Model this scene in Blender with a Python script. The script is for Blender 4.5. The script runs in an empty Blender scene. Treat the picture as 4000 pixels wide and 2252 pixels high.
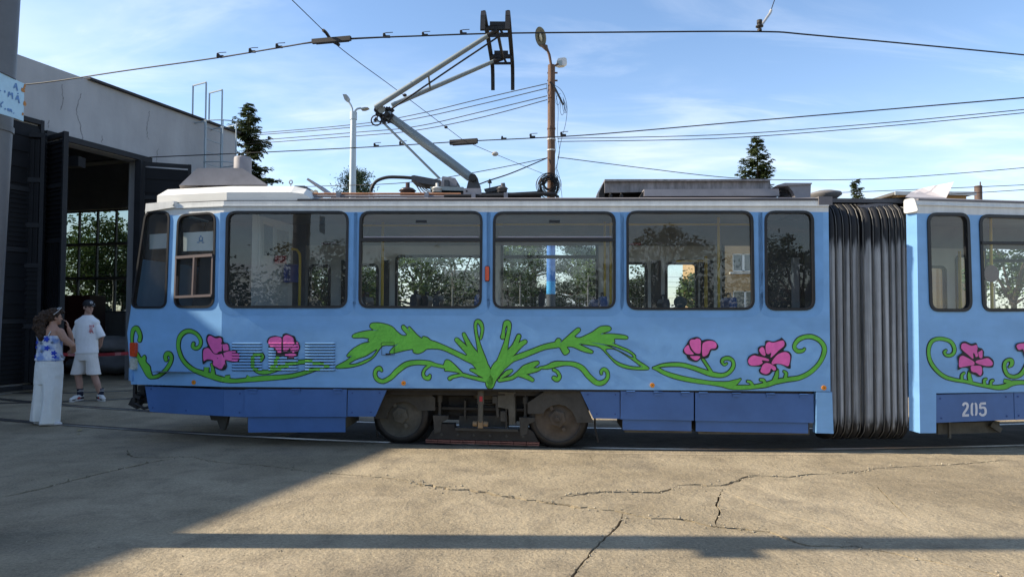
import bpy, bmesh, math, random
from mathutils import Vector, Matrix, noise
from mathutils.geometry import delaunay_2d_cdt

R = math.radians
scene = bpy.context.scene
COL = scene.collection

# ------------------------------------------------------------------ camera
FPX, CX, CY = 2700.0, 2000.0, 1126.0          # focal length and centre in photo pixels (4000 px wide)
CAMH, PITCH, ROLL = 1.635, R(1.89), R(0.24)
cam_d = bpy.data.cameras.new("camera")
cam = bpy.data.objects.new("camera", cam_d)
COL.objects.link(cam)
cam_d.sensor_fit = 'HORIZONTAL'; cam_d.sensor_width = 36.0
cam_d.lens = 36.0 * FPX / 4000.0
cam_d.clip_start = 0.05; cam_d.clip_end = 6000
_F = Vector((0, math.cos(PITCH), math.sin(PITCH)))
_R0 = Vector((1, 0, 0)); _U0 = Vector((0, -math.sin(PITCH), math.cos(PITCH)))
_R = _R0 * math.cos(ROLL) + _U0 * math.sin(ROLL)
_U = _U0 * math.cos(ROLL) - _R0 * math.sin(ROLL)
CAM = Vector((0, 0, CAMH))
cam.matrix_world = Matrix(((_R.x, _U.x, -_F.x, CAM.x), (_R.y, _U.y, -_F.y, CAM.y), (_R.z, _U.z, -_F.z, CAM.z), (0, 0, 0, 1)))
scene.camera = cam

# ------------------------------------------------------------------ world, sun, exposure
SUN_EL = R(32.0)
world = bpy.data.worlds.new("World"); scene.world = world; world.use_nodes = True
nt = world.node_tree; nt.nodes.clear()
def N(t, **kw):
    n = nt.nodes.new(t)
    for k, v in kw.items(): setattr(n, k, v)
    return n
out = N('ShaderNodeOutputWorld'); bg = N('ShaderNodeBackground')
sky = N('ShaderNodeTexSky', sky_type='NISHITA', sun_disc=False, sun_elevation=SUN_EL, sun_rotation=R(-90), altitude=50, air_density=1.0, dust_density=0.35, ozone_density=3.2)
tc = N('ShaderNodeTexCoord'); sep = N('ShaderNodeSeparateXYZ'); nt.links.new(tc.outputs['Generated'], sep.inputs[0])
def math_node(op, a=None, b=None, **kw):
    n = N('ShaderNodeMath', operation=op, **kw)
    for i, v in enumerate((a, b)):
        if v is None: continue
        if isinstance(v, (int, float)): n.inputs[i].default_value = v
        else: nt.links.new(v, n.inputs[i])
    return n.outputs[0]
zc = math_node('ADD', math_node('MAXIMUM', sep.outputs['Z'], 0.0), 0.16)
ux = math_node('DIVIDE', sep.outputs['X'], zc); vy = math_node('DIVIDE', sep.outputs['Y'], zc)
comb = N('ShaderNodeCombineXYZ'); nt.links.new(ux, comb.inputs[0]); nt.links.new(vy, comb.inputs[1])
def cloud(scale, rot, sx, sy, detail, dist, lo, hi, seed):
    mp = N('ShaderNodeMapping'); mp.inputs['Rotation'].default_value = (0, 0, rot); mp.inputs['Scale'].default_value = (sx, sy, 1); mp.inputs['Location'].default_value = (seed, seed * .7, 0)
    nt.links.new(comb.outputs[0], mp.inputs[0])
    no = N('ShaderNodeTexNoise'); no.inputs['Scale'].default_value = scale; no.inputs['Detail'].default_value = detail; no.inputs['Roughness'].default_value = .58; no.inputs['Distortion'].default_value = dist
    nt.links.new(mp.outputs[0], no.inputs['Vector'])
    mr = N('ShaderNodeMapRange', interpolation_type='SMOOTHSTEP'); mr.inputs[1].default_value = lo; mr.inputs[2].default_value = hi
    nt.links.new(no.outputs['Fac'], mr.inputs[0]); return mr.outputs[0]
c1 = cloud(.9, R(24), .7, 1.25, 6, .4, .44, .76, 3.1)
c2 = cloud(2.6, R(16), .6, 1.35, 10, .9, .47, .74, 7.7)
hz_ = N('ShaderNodeMapRange', interpolation_type='SMOOTHSTEP'); hz_.inputs[1].default_value = .0; hz_.inputs[2].default_value = .42; hz_.inputs[3].default_value = 1.0; hz_.inputs[4].default_value = .0
nt.links.new(math_node('ABSOLUTE', sep.outputs['Z']), hz_.inputs[0])                                   # thin haze thickening towards the horizon, all round
cl = math_node('ADD', math_node('MULTIPLY', c1, .60), math_node('MULTIPLY', c2, .34))
cl = math_node('MINIMUM', math_node('ADD', math_node('MULTIPLY', cl, math_node('ADD', math_node('MULTIPLY', hz_.outputs[0], .9), .55)), math_node('MULTIPLY', hz_.outputs[0], .20)), .85)
mixc = N('ShaderNodeMix', data_type='RGBA'); nt.links.new(cl, mixc.inputs[0])
nt.links.new(sky.outputs[0], mixc.inputs[6])
mixc.inputs[7].default_value = (4.6, 5.05, 5.8, 1)
nt.links.new(mixc.outputs[2], bg.inputs[0]); bg.inputs[1].default_value = 0.135
nt.links.new(bg.outputs[0], out.inputs[0])

sun_d = bpy.data.lights.new("sun", 'SUN'); sun_d.energy = 5.0; sun_d.angle = R(0.8); sun_d.color = (1.0, 0.88, 0.70)
sun = bpy.data.objects.new("sun", sun_d); COL.objects.link(sun); sun.location = (-30, 0, 25)
SUNV = Vector((-math.cos(SUN_EL), 0.0, math.sin(SUN_EL)))
sun.rotation_euler = SUNV.to_track_quat('Z', 'Y').to_euler()
scene.view_settings.view_transform = 'Standard'; scene.view_settings.look = 'None'
scene.view_settings.exposure = 0.83; scene.view_settings.gamma = 1.0
scene.view_settings.use_curve_mapping = False
scene.render.engine = 'CYCLES'
scene.cycles.use_denoising = True
scene.cycles.max_bounces = 10; scene.cycles.transparent_max_bounces = 24; scene.cycles.glossy_bounces = 4; scene.cycles.diffuse_bounces = 4
scene.cycles.caustics_reflective = False; scene.cycles.caustics_refractive = False

# ------------------------------------------------------------------ measuring helpers (photo pixel -> point at its true distance)
def ray(px, py): return _F + _R * ((px - CX) / FPX) + _U * ((CY - py) / FPX)
def on_plane(px, py, p, n):
    d = ray(px, py); return CAM + d * ((p - CAM).dot(n) / d.dot(n))
def at_y(px, py, Y): return on_plane(px, py, Vector((0, Y, 0)), Vector((0, 1, 0)))
def at_z(px, py, z): return on_plane(px, py, Vector((0, 0, z)), Vector((0, 0, 1)))

# ------------------------------------------------------------------ materials
MATS = {}
def M(name, col=(.5, .5, .5), rough=.55, metal=0.0, var=.12, vs=3.0, bump=0.0, bs=40.0, col2=None, spec=.4, stretch=None, v2=0.0, v2s=30, island=0.0, emit=None, trans=0.0):
    if name in MATS: return MATS[name]
    m = bpy.data.materials.new(name); m.use_nodes = True; t = m.node_tree; b = t.nodes['Principled BSDF']; L = t.links
    b.inputs['Roughness'].default_value = rough; b.inputs['Metallic'].default_value = metal; b.inputs['Specular IOR Level'].default_value = spec
    g = t.nodes.new('ShaderNodeNewGeometry'); vec = g.outputs['Position']
    if stretch:
        mp = t.nodes.new('ShaderNodeMapping'); mp.inputs['Scale'].default_value = stretch; L.new(vec, mp.inputs[0]); svec = mp.outputs[0]
    else: svec = vec
    n = t.nodes.new('ShaderNodeTexNoise'); n.inputs['Scale'].default_value = vs; n.inputs['Detail'].default_value = 6; n.inputs['Roughness'].default_value = .62; L.new(svec, n.inputs['Vector'])
    mr = t.nodes.new('ShaderNodeMapRange'); mr.inputs[1].default_value = .3; mr.inputs[2].default_value = .7; L.new(n.outputs['Fac'], mr.inputs[0])
    mx = t.nodes.new('ShaderNodeMix'); mx.data_type = 'RGBA'; L.new(mr.outputs[0], mx.inputs[0])
    c2 = col2 or tuple(min(1, c * (1 + var)) for c in col)
    c1 = col if col2 else tuple(c * (1 - var) for c in col)
    mx.inputs[6].default_value = (*c1, 1); mx.inputs[7].default_value = (*c2, 1)
    o = mx.outputs[2]
    def mulby(o, fac_out, lo, hi):
        r = t.nodes.new('ShaderNodeMapRange'); r.inputs[3].default_value = lo; r.inputs[4].default_value = hi; L.new(fac_out, r.inputs[0])
        v = t.nodes.new('ShaderNodeMix'); v.data_type = 'RGBA'; v.blend_type = 'MULTIPLY'; v.inputs[0].default_value = 1
        L.new(o, v.inputs[6]); L.new(r.outputs[0], v.inputs[7]); return v.outputs[2]
    if v2:
        n2 = t.nodes.new('ShaderNodeTexNoise'); n2.inputs['Scale'].default_value = v2s; n2.inputs['Detail'].default_value = 5; L.new(vec, n2.inputs['Vector'])
        o = mulby(o, n2.outputs['Fac'], 1 - v2, 1 + v2)
    if island: o = mulby(o, g.outputs['Random Per Island'], 1 - island, 1 + island)
    L.new(o, b.inputs['Base Color'])
    if bump:
        nb = t.nodes.new('ShaderNodeTexNoise'); nb.inputs['Scale'].default_value = bs; nb.inputs['Detail'].default_value = 6; L.new(vec, nb.inputs['Vector'])
        bp = t.nodes.new('ShaderNodeBump'); bp.inputs['Strength'].default_value = 1; bp.inputs['Distance'].default_value = bump; L.new(nb.outputs['Fac'], bp.inputs['Height']); L.new(bp.outputs[0], b.inputs['Normal'])
    if trans:
        b.inputs['Subsurface Weight'].default_value = 0
        tr = t.nodes.new('ShaderNodeBsdfTranslucent'); L.new(o, tr.inputs['Color']); ms = t.nodes.new('ShaderNodeMixShader'); ms.inputs[0].default_value = trans
        L.new(b.outputs[0], ms.inputs[1]); L.new(tr.outputs[0], ms.inputs[2]); L.new(ms.outputs[0], t.nodes['Material Output'].inputs[0])
    if emit: b.inputs['Emission Color'].default_value = (*emit, 1); b.inputs['Emission Strength'].default_value = 1
    MATS[name] = m; return m

def glass_mat(name, tint=(.86, .9, .88), refl=1.0, dirt_haze=.04):
    if name in MATS: return MATS[name]
    m = bpy.data.materials.new(name); m.use_nodes = True; t = m.node_tree; t.nodes.clear(); L = t.links
    o = t.nodes.new('ShaderNodeOutputMaterial'); tr = t.nodes.new('ShaderNodeBsdfTransparent'); tr.inputs[0].default_value = (*tint, 1)
    gl = t.nodes.new('ShaderNodeBsdfGlossy'); gl.inputs['Roughness'].default_value = .0
    g = t.nodes.new('ShaderNodeNewGeometry')
    def ma(op, a, b=None):
        q = t.nodes.new('ShaderNodeMath'); q.operation = op; q.use_clamp = op == 'MULTIPLY'
        for i, v in enumerate((a, b)):
            if v is None: continue
            if isinstance(v, (int, float)): q.inputs[i].default_value = v
            else: L.new(v, q.inputs[i])
        return q
    dt = t.nodes.new('ShaderNodeVectorMath'); dt.operation = 'DOT_PRODUCT'; L.new(g.outputs['Normal'], dt.inputs[0]); L.new(g.outputs['Incoming'], dt.inputs[1])
    sch = ma('POWER', ma('SUBTRACT', 1.0, ma('ABSOLUTE', dt.outputs['Value']).outputs[0]).outputs[0], 5.0)      # Schlick, both pane faces together
    mu = ma('MULTIPLY', ma('ADD', .062, sch.outputs[0]).outputs[0], refl)
    nb = t.nodes.new('ShaderNodeTexNoise'); nb.inputs['Scale'].default_value = 2.2; nb.inputs['Detail'].default_value = 1; L.new(g.outputs['Position'], nb.inputs['Vector'])
    bp = t.nodes.new('ShaderNodeBump'); bp.inputs['Strength'].default_value = .25; bp.inputs['Distance'].default_value = .004; L.new(nb.outputs['Fac'], bp.inputs['Height']); L.new(bp.outputs[0], gl.inputs['Normal'])
    ms = t.nodes.new('ShaderNodeMixShader'); L.new(mu.outputs[0], ms.inputs[0]); L.new(tr.outputs[0], ms.inputs[1]); L.new(gl.outputs[0], ms.inputs[2])
    df = t.nodes.new('ShaderNodeBsdfDiffuse'); df.inputs[0].default_value = (.55, .54, .5, 1)
    nd = t.nodes.new('ShaderNodeTexNoise'); nd.inputs['Scale'].default_value = 5; nd.inputs['Detail'].default_value = 5; L.new(g.outputs['Position'], nd.inputs['Vector'])
    md = t.nodes.new('ShaderNodeMath'); md.operation = 'MULTIPLY'; md.inputs[1].default_value = dirt_haze * 2; L.new(nd.outputs['Fac'], md.inputs[0])  # grey film: dirt, plus reflected haze put in as diffuse colour
    m2 = t.nodes.new('ShaderNodeMixShader'); L.new(md.outputs[0], m2.inputs[0]); L.new(ms.outputs[0], m2.inputs[1]); L.new(df.outputs[0], m2.inputs[2])
    L.new(m2.outputs[0], o.inputs[0]); MATS[name] = m; return m

# ------------------------------------------------------------------ mesh builder
WLOC = {}
class MB:
    def __init__(s): s.v = []; s.f = []; s.mi = []; s.sm = []
    def add(s, vs, fs, mi=0, smooth=False):
        o = len(s.v); s.v += [Vector(x) for x in vs]
        for f in fs: s.f.append(tuple(i + o for i in f)); s.mi.append(mi); s.sm.append(smooth)
    def box(s, c, size, rot=None, mi=0, bev=0.0):
        hx, hy, hz = (x / 2 for x in size); c = Vector(c)
        vs = [Vector((x, y, z)) for x in (-hx, hx) for y in (-hy, hy) for z in (-hz, hz)]
        if rot is not None: vs = [rot @ v for v in vs]
        s.add([v + c for v in vs], [(0, 1, 3, 2), (4, 6, 7, 5), (0, 4, 5, 1), (2, 3, 7, 6), (0, 2, 6, 4), (1, 5, 7, 3)], mi)
    def beam(s, p0, p1, w, h, mi=0, up=(0, 0, 1)):
        p0, p1 = Vector(p0), Vector(p1); d = (p1 - p0); L = d.length; d.normalize()
        sd = d.cross(Vector(up)); 
        if sd.length < 1e-4: sd = d.cross(Vector((1, 0, 0)))
        sd.normalize(); u = sd.cross(d)
        vs = [p + sd * a * w / 2 + u * b * h / 2 for p in (p0, p1) for a, b in ((-1, -1), (1, -1), (1, 1), (-1, 1))]
        s.add(vs, [(3, 2, 1, 0), (4, 5, 6, 7), (0, 1, 5, 4), (1, 2, 6, 5), (2, 3, 7, 6), (3, 0, 4, 7)], mi)
    def cyl(s, p0, p1, r0, r1=None, n=12, mi=0, cap=True, smooth=True):
        p0, p1 = Vector(p0), Vector(p1); r1 = r0 if r1 is None else r1
        d = (p1 - p0).normalized(); a = d.orthogonal().normalized(); b = d.cross(a)
        vs = [p + (a * math.cos(2 * math.pi * i / n) + b * math.sin(2 * math.pi * i / n)) * r for p, r in ((p0, r0), (p1, r1)) for i in range(n)]
        s.add(vs, [(i, (i + 1) % n, n + (i + 1) % n, n + i) for i in range(n)], mi, smooth)
        if cap: s.add(vs, [tuple(range(n - 1, -1, -1)), tuple(range(n, 2 * n))], mi)
    def tube(s, pts, r, n=6, mi=0, closed=False, cap=True):
        pts = [Vector(p) for p in pts]; k = len(pts); rs = r if isinstance(r, (list, tuple)) else [r] * k
        vs = []; ref = None
        for i, p in enumerate(pts):
            d = (pts[(i + 1) % k] - pts[i - 1]) if closed else (pts[min(i + 1, k - 1)] - pts[max(i - 1, 0)])
            if d.length < 1e-9: d = Vector((0, 0, 1))
            d.normalize()
            a = (ref - d * ref.dot(d)) if ref is not None else d.orthogonal()
            if a.length < 1e-6: a = d.orthogonal()
            a.normalize(); ref = a; b = d.cross(a)
            vs += [p + (a * math.cos(2 * math.pi * j / n) + b * math.sin(2 * math.pi * j / n)) * rs[i] for j in range(n)]
        fs = []
        for i in range(k if closed else k - 1):
            i2 = (i + 1) % k
            fs += [(i * n + j, i * n + (j + 1) % n, i2 * n + (j + 1) % n, i2 * n + j) for j in range(n)]
        s.add(vs, fs, mi, True)
        if cap and not closed: s.add(vs, [tuple(range(n - 1, -1, -1)), tuple((k - 1) * n + j for j in range(n))], mi)
    def lathe(s, prof, c, axis=(0, 0, 1), n=20, mi=0, smooth=True):
        c = Vector(c); d = Vector(axis).normalized(); a = d.orthogonal().normalized(); b = d.cross(a)
        vs = [c + d * h + (a * math.cos(2 * math.pi * i / n) + b * math.sin(2 * math.pi * i / n)) * max(r, 1e-4) for r, h in prof for i in range(n)]
        s.add(vs, [(k * n + i, k * n + (i + 1) % n, (k + 1) * n + (i + 1) % n, (k + 1) * n + i) for k in range(len(prof) - 1) for i in range(n)], mi, smooth)
    def ell(s, c, rad, rot=None, n=10, mi=0):
        c = Vector(c); vs = []; fs = []
        for i in range(n + 1):
            th = math.pi * i / n
            for j in range(n * 2):
                ph = math.pi * j / n
                v = Vector((rad[0] * math.sin(th) * math.cos(ph), rad[1] * math.sin(th) * math.sin(ph), rad[2] * math.cos(th)))
                vs.append(c + (rot @ v if rot is not None else v))
        w = n * 2
        for i in range(n):
            for j in range(w): fs.append((i * w + j, (i + 1) * w + j, (i + 1) * w + (j + 1) % w, i * w + (j + 1) % w))
        s.add(vs, fs, mi, True)
    def loft(s, rings, n=16, mi=0):
        """rings: (centre, rx, ry[, tilt matrix]) horizontal ellipses"""
        vs = []; k = len(rings)
        for rg in rings:
            c = Vector(rg[0]); m = rg[3] if len(rg) > 3 else None
            for j in range(n):
                a = 2 * math.pi * j / n; v = Vector((rg[1] * math.cos(a), rg[2] * math.sin(a), 0)); vs.append(c + (m @ v if m is not None else v))
        s.add(vs, [(i * n + j, i * n + (j + 1) % n, (i + 1) * n + (j + 1) % n, (i + 1) * n + j) for i in range(k - 1) for j in range(n)], mi, True)
        s.add(vs, [tuple(range(n - 1, -1, -1)), tuple((k - 1) * n + j for j in range(n))], mi)
    def prism(s, polys, fn, depth=0.0, mi=0, holes_mi=None, matfn=None, extra=()):
        """polys: 2D outlines, even-odd; fn(x, y, d) -> 3D; depth>0 gives a solid"""
        V, T, loops = fill(polys, extra)
        s2 = lambda tri: ((V[tri[0]][0] + V[tri[1]][0] + V[tri[2]][0]) / 3, (V[tri[0]][1] + V[tri[1]][1] + V[tri[2]][1]) / 3)
        fr = [fn(x, y, 0) for x, y in V]; o = len(s.v); s.v += fr
        for t in T: s.f.append(tuple(i + o for i in t)); s.mi.append(matfn(*s2(t)) if matfn else mi); s.sm.append(False)
        if depth:
            o2 = len(s.v); s.v += [fn(x, y, depth) for x, y in V]
            for t in T: s.f.append(tuple(i + o2 for i in reversed(t))); s.mi.append(matfn(*s2(t)) if matfn else mi); s.sm.append(False)
            for lp in loops:
                for i in range(len(lp)):
                    a, b = lp[i], lp[(i + 1) % len(lp)]
                    mx = ((V[a][0] + V[b][0]) / 2, (V[a][1] + V[b][1]) / 2)
                    s.f.append((o + a, o2 + a, o2 + b, o + b)); s.mi.append(matfn(*mx) if matfn else mi); s.sm.append(False)
    def mesh(s, name, mats, centre):
        me = bpy.data.meshes.new(name); me.from_pydata([tuple(v - centre) for v in s.v], [], s.f)
        for m in mats: me.materials.append(m)
        me.polygons.foreach_set('material_index', s.mi); me.polygons.foreach_set('use_smooth', s.sm); me.update(); return me
    def build(s, name, mats, parent=None, label=None, cat=None, group=None, kind=None, base=False, auto=False):
        mats = mats if isinstance(mats, (list, tuple)) else [mats]
        lo = Vector([min(v[i] for v in s.v) for i in range(3)]); hi = Vector([max(v[i] for v in s.v) for i in range(3)])
        c = (lo + hi) / 2
        if base: c.z = lo.z
        o = bpy.data.objects.new(name, s.mesh(name, mats, c)); COL.objects.link(o); place(o, c, parent)
        return tag(o, label, cat, group, kind)
def place(o, c, parent=None):
    c = Vector(c); WLOC[o.name] = c
    if parent is not None: o.parent = parent; o.location = c - WLOC[parent.name]
    else: o.location = c
def tag(o, label=None, cat=None, group=None, kind=None):
    if label: o['label'] = label
    if cat: o['category'] = cat
    if group: o['group'] = group
    if kind: o['kind'] = kind
    return o
def empty(name, loc, label=None, cat=None, group=None, parent=None):
    o = bpy.data.objects.new(name, None); o.empty_display_size = .2; COL.objects.link(o); place(o, loc, parent); return tag(o, label, cat, group)
def copy_tree(o, parent=None, mat=None):
    """a copy of a thing and its parts (shares mesh data)"""
    c = o.copy(); COL.objects.link(c); c.parent = parent
    for ch in list(o.children): copy_tree(ch, c)
    return c

def inside(poly, x, y):
    r = False; j = len(poly) - 1
    for i in range(len(poly)):
        xi, yi = poly[i]; xj, yj = poly[j]
        if (yi > y) != (yj > y) and x < (xj - xi) * (y - yi) / (yj - yi) + xi: r = not r
        j = i
    return r
def fill(polys, extra=(), rule=None):
    """constrained triangulation of outlines (even-odd)"""
    V = []; E = []; loops0 = []
    for p in polys:
        o = len(V); V += [Vector(q) for q in p]; k = len(p); E += [(o + i, o + (i + 1) % k) for i in range(k)]; loops0.append(list(range(o, o + k)))
    for p in extra:
        o = len(V); V += [Vector(q) for q in p]; E += [(o + i, o + i + 1) for i in range(len(p) - 1)]
    ov, oe, of, iv, ie, iff = delaunay_2d_cdt(V, E, [], 0, 1e-6)
    mp = {}
    for k, lst in enumerate(iv):
        for i in lst: mp.setdefault(i, k)
    T = []
    for f in of:
        cx = sum(ov[i].x for i in f) / len(f); cy = sum(ov[i].y for i in f) / len(f)
        ok = rule(cx, cy) if rule else (sum(inside(p, cx, cy) for p in polys) % 2 == 1)
        if ok: T.append(tuple(f))
    lp1 = [[mp[i] for i in lp if i in mp] for lp in loops0]
    used = sorted({i for t in T for i in t} | {i for lp in lp1 for i in lp}); re = {k: i for i, k in enumerate(used)}      # drop loose points
    return [(ov[k].x, ov[k].y) for k in used], [tuple(re[i] for i in t) for t in T], [[re[i] for i in lp] for lp in lp1]
def catmull(pts, n=6, closed=False):
    P = [tuple(p) for p in pts]; k = len(P); o = []
    for i in range(k if closed else k - 1):
        g = (lambda j: P[j % k]) if closed else (lambda j: P[max(0, min(k - 1, j))])
        a, b, c, d = g(i - 1), g(i), g(i + 1), g(i + 2)
        for q in range(n):
            t = q / n; o.append(tuple(.5 * (2 * b[m] + (c[m] - a[m]) * t + (2 * a[m] - 5 * b[m] + 4 * c[m] - d[m]) * t * t + (3 * b[m] - a[m] - 3 * c[m] + d[m]) * t ** 3) for m in range(len(b))))
    if not closed: o.append(P[-1])
    return o
def rounded(pts, r, n=5):
    """round the corners of a 2D polygon"""
    o = []; k = len(pts)
    for i in range(k):
        p = Vector(pts[i]); a = Vector(pts[i - 1]) - p; b = Vector(pts[(i + 1) % k]) - p
        rr = r[i] if isinstance(r, (list, tuple)) else r
        q = min(rr, a.length * .49, b.length * .49); a.normalize(); b.normalize()
        p0 = p + a * q; p1 = p + b * q
        for t in range(n + 1):
            u = t / n; w = p0 * (1 - u) ** 2 + p * 2 * u * (1 - u) + p1 * u * u; o.append((w.x, w.y))
    return o
def grow(poly, d):
    k = len(poly); ar = sum(poly[i][0] * poly[(i + 1) % k][1] - poly[(i + 1) % k][0] * poly[i][1] for i in range(k)); sg = 1 if ar > 0 else -1; o = []
    for i in range(k):
        t = Vector(poly[(i + 1) % k]) - Vector(poly[i - 1])
        if t.length < 1e-9: o.append(poly[i]); continue
        t.normalize(); o.append((poly[i][0] + t.y * d * sg, poly[i][1] - t.x * d * sg))
    return o
def bez(p0, p1, sag, n=14):
    p0, p1 = Vector(p0), Vector(p1)
    return [p0.lerp(p1, t / n) - Vector((0, 0, sag * 4 * (t / n) * (1 - t / n))) for t in range(n + 1)]
rng = random.Random(7)

# ================================================================== GROUND
def ground_mat():
    m = bpy.data.materials.new('worn_concrete'); m.use_nodes = True; t = m.node_tree; b = t.nodes['Principled BSDF']; L = t.links
    g = t.nodes.new('ShaderNodeNewGeometry')
    def noi(s, det=6, rough=.6, dist=0, sc=None):
        v = g.outputs['Position']
        if sc: mp = t.nodes.new('ShaderNodeMapping'); mp.inputs['Scale'].default_value = sc; mp.inputs['Rotation'].default_value = (0, 0, .25); L.new(v, mp.inputs[0]); v = mp.outputs[0]
        n = t.nodes.new('ShaderNodeTexNoise'); n.inputs['Scale'].default_value = s; n.inputs['Detail'].default_value = det; n.inputs['Roughness'].default_value = rough; n.inputs['Distortion'].default_value = dist; L.new(v, n.inputs['Vector']); return n.outputs['Fac']
    def ramp(fac, lo, hi, a, bb):
        r = t.nodes.new('ShaderNodeMapRange'); r.inputs[1].default_value = lo; r.inputs[2].default_value = hi; r.inputs[3].default_value = a; r.inputs[4].default_value = bb; L.new(fac, r.inputs[0]); return r.outputs[0]
    def mix(f, a, bb, mode='MIX'):
        x = t.nodes.new('ShaderNodeMix'); x.data_type = 'RGBA'; x.blend_type = mode
        for i, v in ((0, f), (6, a), (7, bb)):
            if isinstance(v, (int, float)): x.inputs[i].default_value = v
            elif isinstance(v, tuple): x.inputs[i].default_value = (*v, 1)
            else: L.new(v, x.inputs[i])
        return x.outputs[2]
    base = mix(ramp(noi(.55, 5, .6, .4), .35, .65, 0, 1), (.245, .200, .132), (.385, .320, .219))
    base = mix(ramp(noi(2.6, 7, .68, .6), .46, .70, 0, .65), base, (.165, .137, .095))      # worn, darker matter
    base = mix(ramp(noi(1.5, 6, .6, .2, (.35, 3.0, 1)), .54, .76, 0, .5), base, (.38, .31, .22))    # pale scuffs along the tracks
    base = mix(ramp(noi(.9, 4, .5, .2, (1, 1, 1)), .56, .72, 0, .5), base, (.125, .11, .09))
    base = mix(1.0, base, ramp(noi(42, 4, .75), .3, .7, .72, 1.26), 'MULTIPLY')
    vo = t.nodes.new('ShaderNodeTexVoronoi'); vo.inputs['Scale'].default_value = 75; L.new(g.outputs['Position'], vo.inputs['Vector'])
    base = mix(ramp(vo.outputs['Distance'], .08, .3, .5, 0), base, mix(ramp(noi(21, 2), .42, .58, 0, 1), (.09, .08, .065), (.55, .48, .37)))
    L.new(base, b.inputs['Base Color']); b.inputs['Roughness'].default_value = .9; b.inputs['Specular IOR Level'].default_value = .2
    hsum = t.nodes.new('ShaderNodeMath'); hsum.operation = 'ADD'; L.new(noi(30, 5, .7), hsum.inputs[0])
    h2 = t.nodes.new('ShaderNodeMath'); h2.operation = 'MULTIPLY'; h2.inputs[1].default_value = 2.2; L.new(noi(6, 4, .6), h2.inputs[0]); L.new(h2.outputs[0], hsum.inputs[1])
    bp = t.nodes.new('ShaderNodeBump'); bp.inputs['Distance'].default_value = .013; bp.inputs['Strength'].default_value = .9; L.new(hsum.outputs[0], bp.inputs['Height']); L.new(bp.outputs[0], b.inputs['Normal'])
    return m
CONC = ground_mat()

def gz(zx, zy, off): return at_z(off[0] + zx / 1.288, off[1] + zy / 1.288, 0)
ZL, ZR = (0, 1600), (2000, 1600)
crack_lines = [
 (ZL, [(640, 200), (670, 235), (800, 240), (960, 235), (1050, 255), (1200, 270), (1380, 285), (1590, 312), (1970, 345), (2060, 365)], .018, .03),
 (ZL, [(2060, 365), (2250, 395), (2400, 410), (2576, 440), (2690, 455), (2826, 480), (2996, 497)], .035, .085),
 (ZR, [(420, 497), (560, 515), (700, 545), (850, 550), (1000, 585), (1250, 610), (1340, 630), (1480, 680), (1620, 685), (1730, 685)], .02, .05),
 (ZR, [(1730, 690), (1870, 712), (2100, 760), (2300, 800), (2560, 850)], .015, .03),
 (ZR, [(230, 440), (480, 410), (740, 415), (830, 382)], .015, .05),
 (ZR, [(830, 382), (920, 375), (1010, 380), (1100, 370), (1200, 330), (1400, 335), (1500, 323), (1620, 322)], .022, .055),
 (ZR, [(1620, 322), (1750, 310), (1850, 292), (2100, 280), (2300, 268), (2500, 250)], .010, .026),
 (ZR, [(560, 520), (540, 570), (470, 640), (430, 680), (380, 740), (340, 790), (310, 830), (280, 900)], .009, .024),
 (ZR, [(1060, 395), (1040, 440), (1030, 480), (1045, 510), (1025, 560), (1035, 590)], .008, .02),
 (ZR, [(1070, 405), (1200, 465), (1400, 530), (1560, 580), (1640, 620), (1850, 690)], .007, .012),
 (ZR, [(1830, 375), (1880, 430), (1950, 500), (2010, 560)], .008, .014),
 (ZL, [(0, 440), (170, 405), (400, 345), (640, 290), (800, 255), (900, 238)], .028, .042),
 (ZL, [(-60, 158), (100, 162), (200, 168)], .006, .012),
 (ZR, [(380, 215), (400, 245), (415, 270)], .005, .008),
]
CR = random.Random(11)
def crack_poly(pts, w0, w1):
    P = [(p.x, p.y) for p in pts]; C = catmull(P, 3); D = []
    for i in range(len(C) - 1):                                   # resample about every 5 cm
        a, b = Vector(C[i]), Vector(C[i + 1]); k = max(1, int((b - a).length / .05))
        D += [a.lerp(b, j / k) for j in range(k)]
    D.append(Vector(C[-1])); Lf = []; Rt = []
    for i, p in enumerate(D):
        t = D[min(i + 1, len(D) - 1)] - D[max(i - 1, 0)]; t.normalize(); nn = Vector((-t.y, t.x))
        e = min(1, i / 4 + .15, (len(D) - 1 - i) / 4 + .15)
        w = (w0 + (w1 - w0) * (noise.noise(Vector((p.x * 2.3, p.y * 2.3, 5))) * .5 + .5)) * e
        j = nn * CR.uniform(-1, 1) * (w0 + w1) * .22
        Lf.append(p + j + nn * w * CR.uniform(.25, .75)); Rt.append(p + j - nn * w * CR.uniform(.25, .75))
    return [(v.x, v.y) for v in Lf + Rt[::-1]], D
cracks = []; crack_mid = []
for off, pts, w0, w1 in crack_lines:
    pl, mid = crack_poly([gz(x, y, off) for x, y in pts], w0, w1); cracks.append(pl); crack_mid.append((mid, w1))
outer = [(-2500, -2500), (2500, -2500), (2500, 2500), (-2500, 2500)]
V, T, loops = fill([outer] + cracks, rule=lambda x, y: not any(inside(c, x, y) for c in cracks))
mb = MB(); mb.v = [Vector((x, y, 0)) for x, y in V]; mb.f = list(T); mb.mi = [0] * len(T); mb.sm = [False] * len(T)
for lp in loops[1:]:
    vs = [Vector((*V[i], z)) for z in (0, -.05) for i in lp]; k = len(lp)
    mb.add(vs, [(i, (i + 1) % k, k + (i + 1) % k, k + i) for i in range(k)])
ground = mb.build('ground', [CONC], kind='structure')
mb = MB(); mb.add([(-9, 2, -.05), (9, 2, -.05), (9, 9.5, -.05), (-9, 9.5, -.05)], [(0, 1, 2, 3)])
mb.build('crack_soil', M('crack_soil', (.07, .06, .048), .95, bump=.02, bs=60, var=.4, vs=12), kind='structure')
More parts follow.
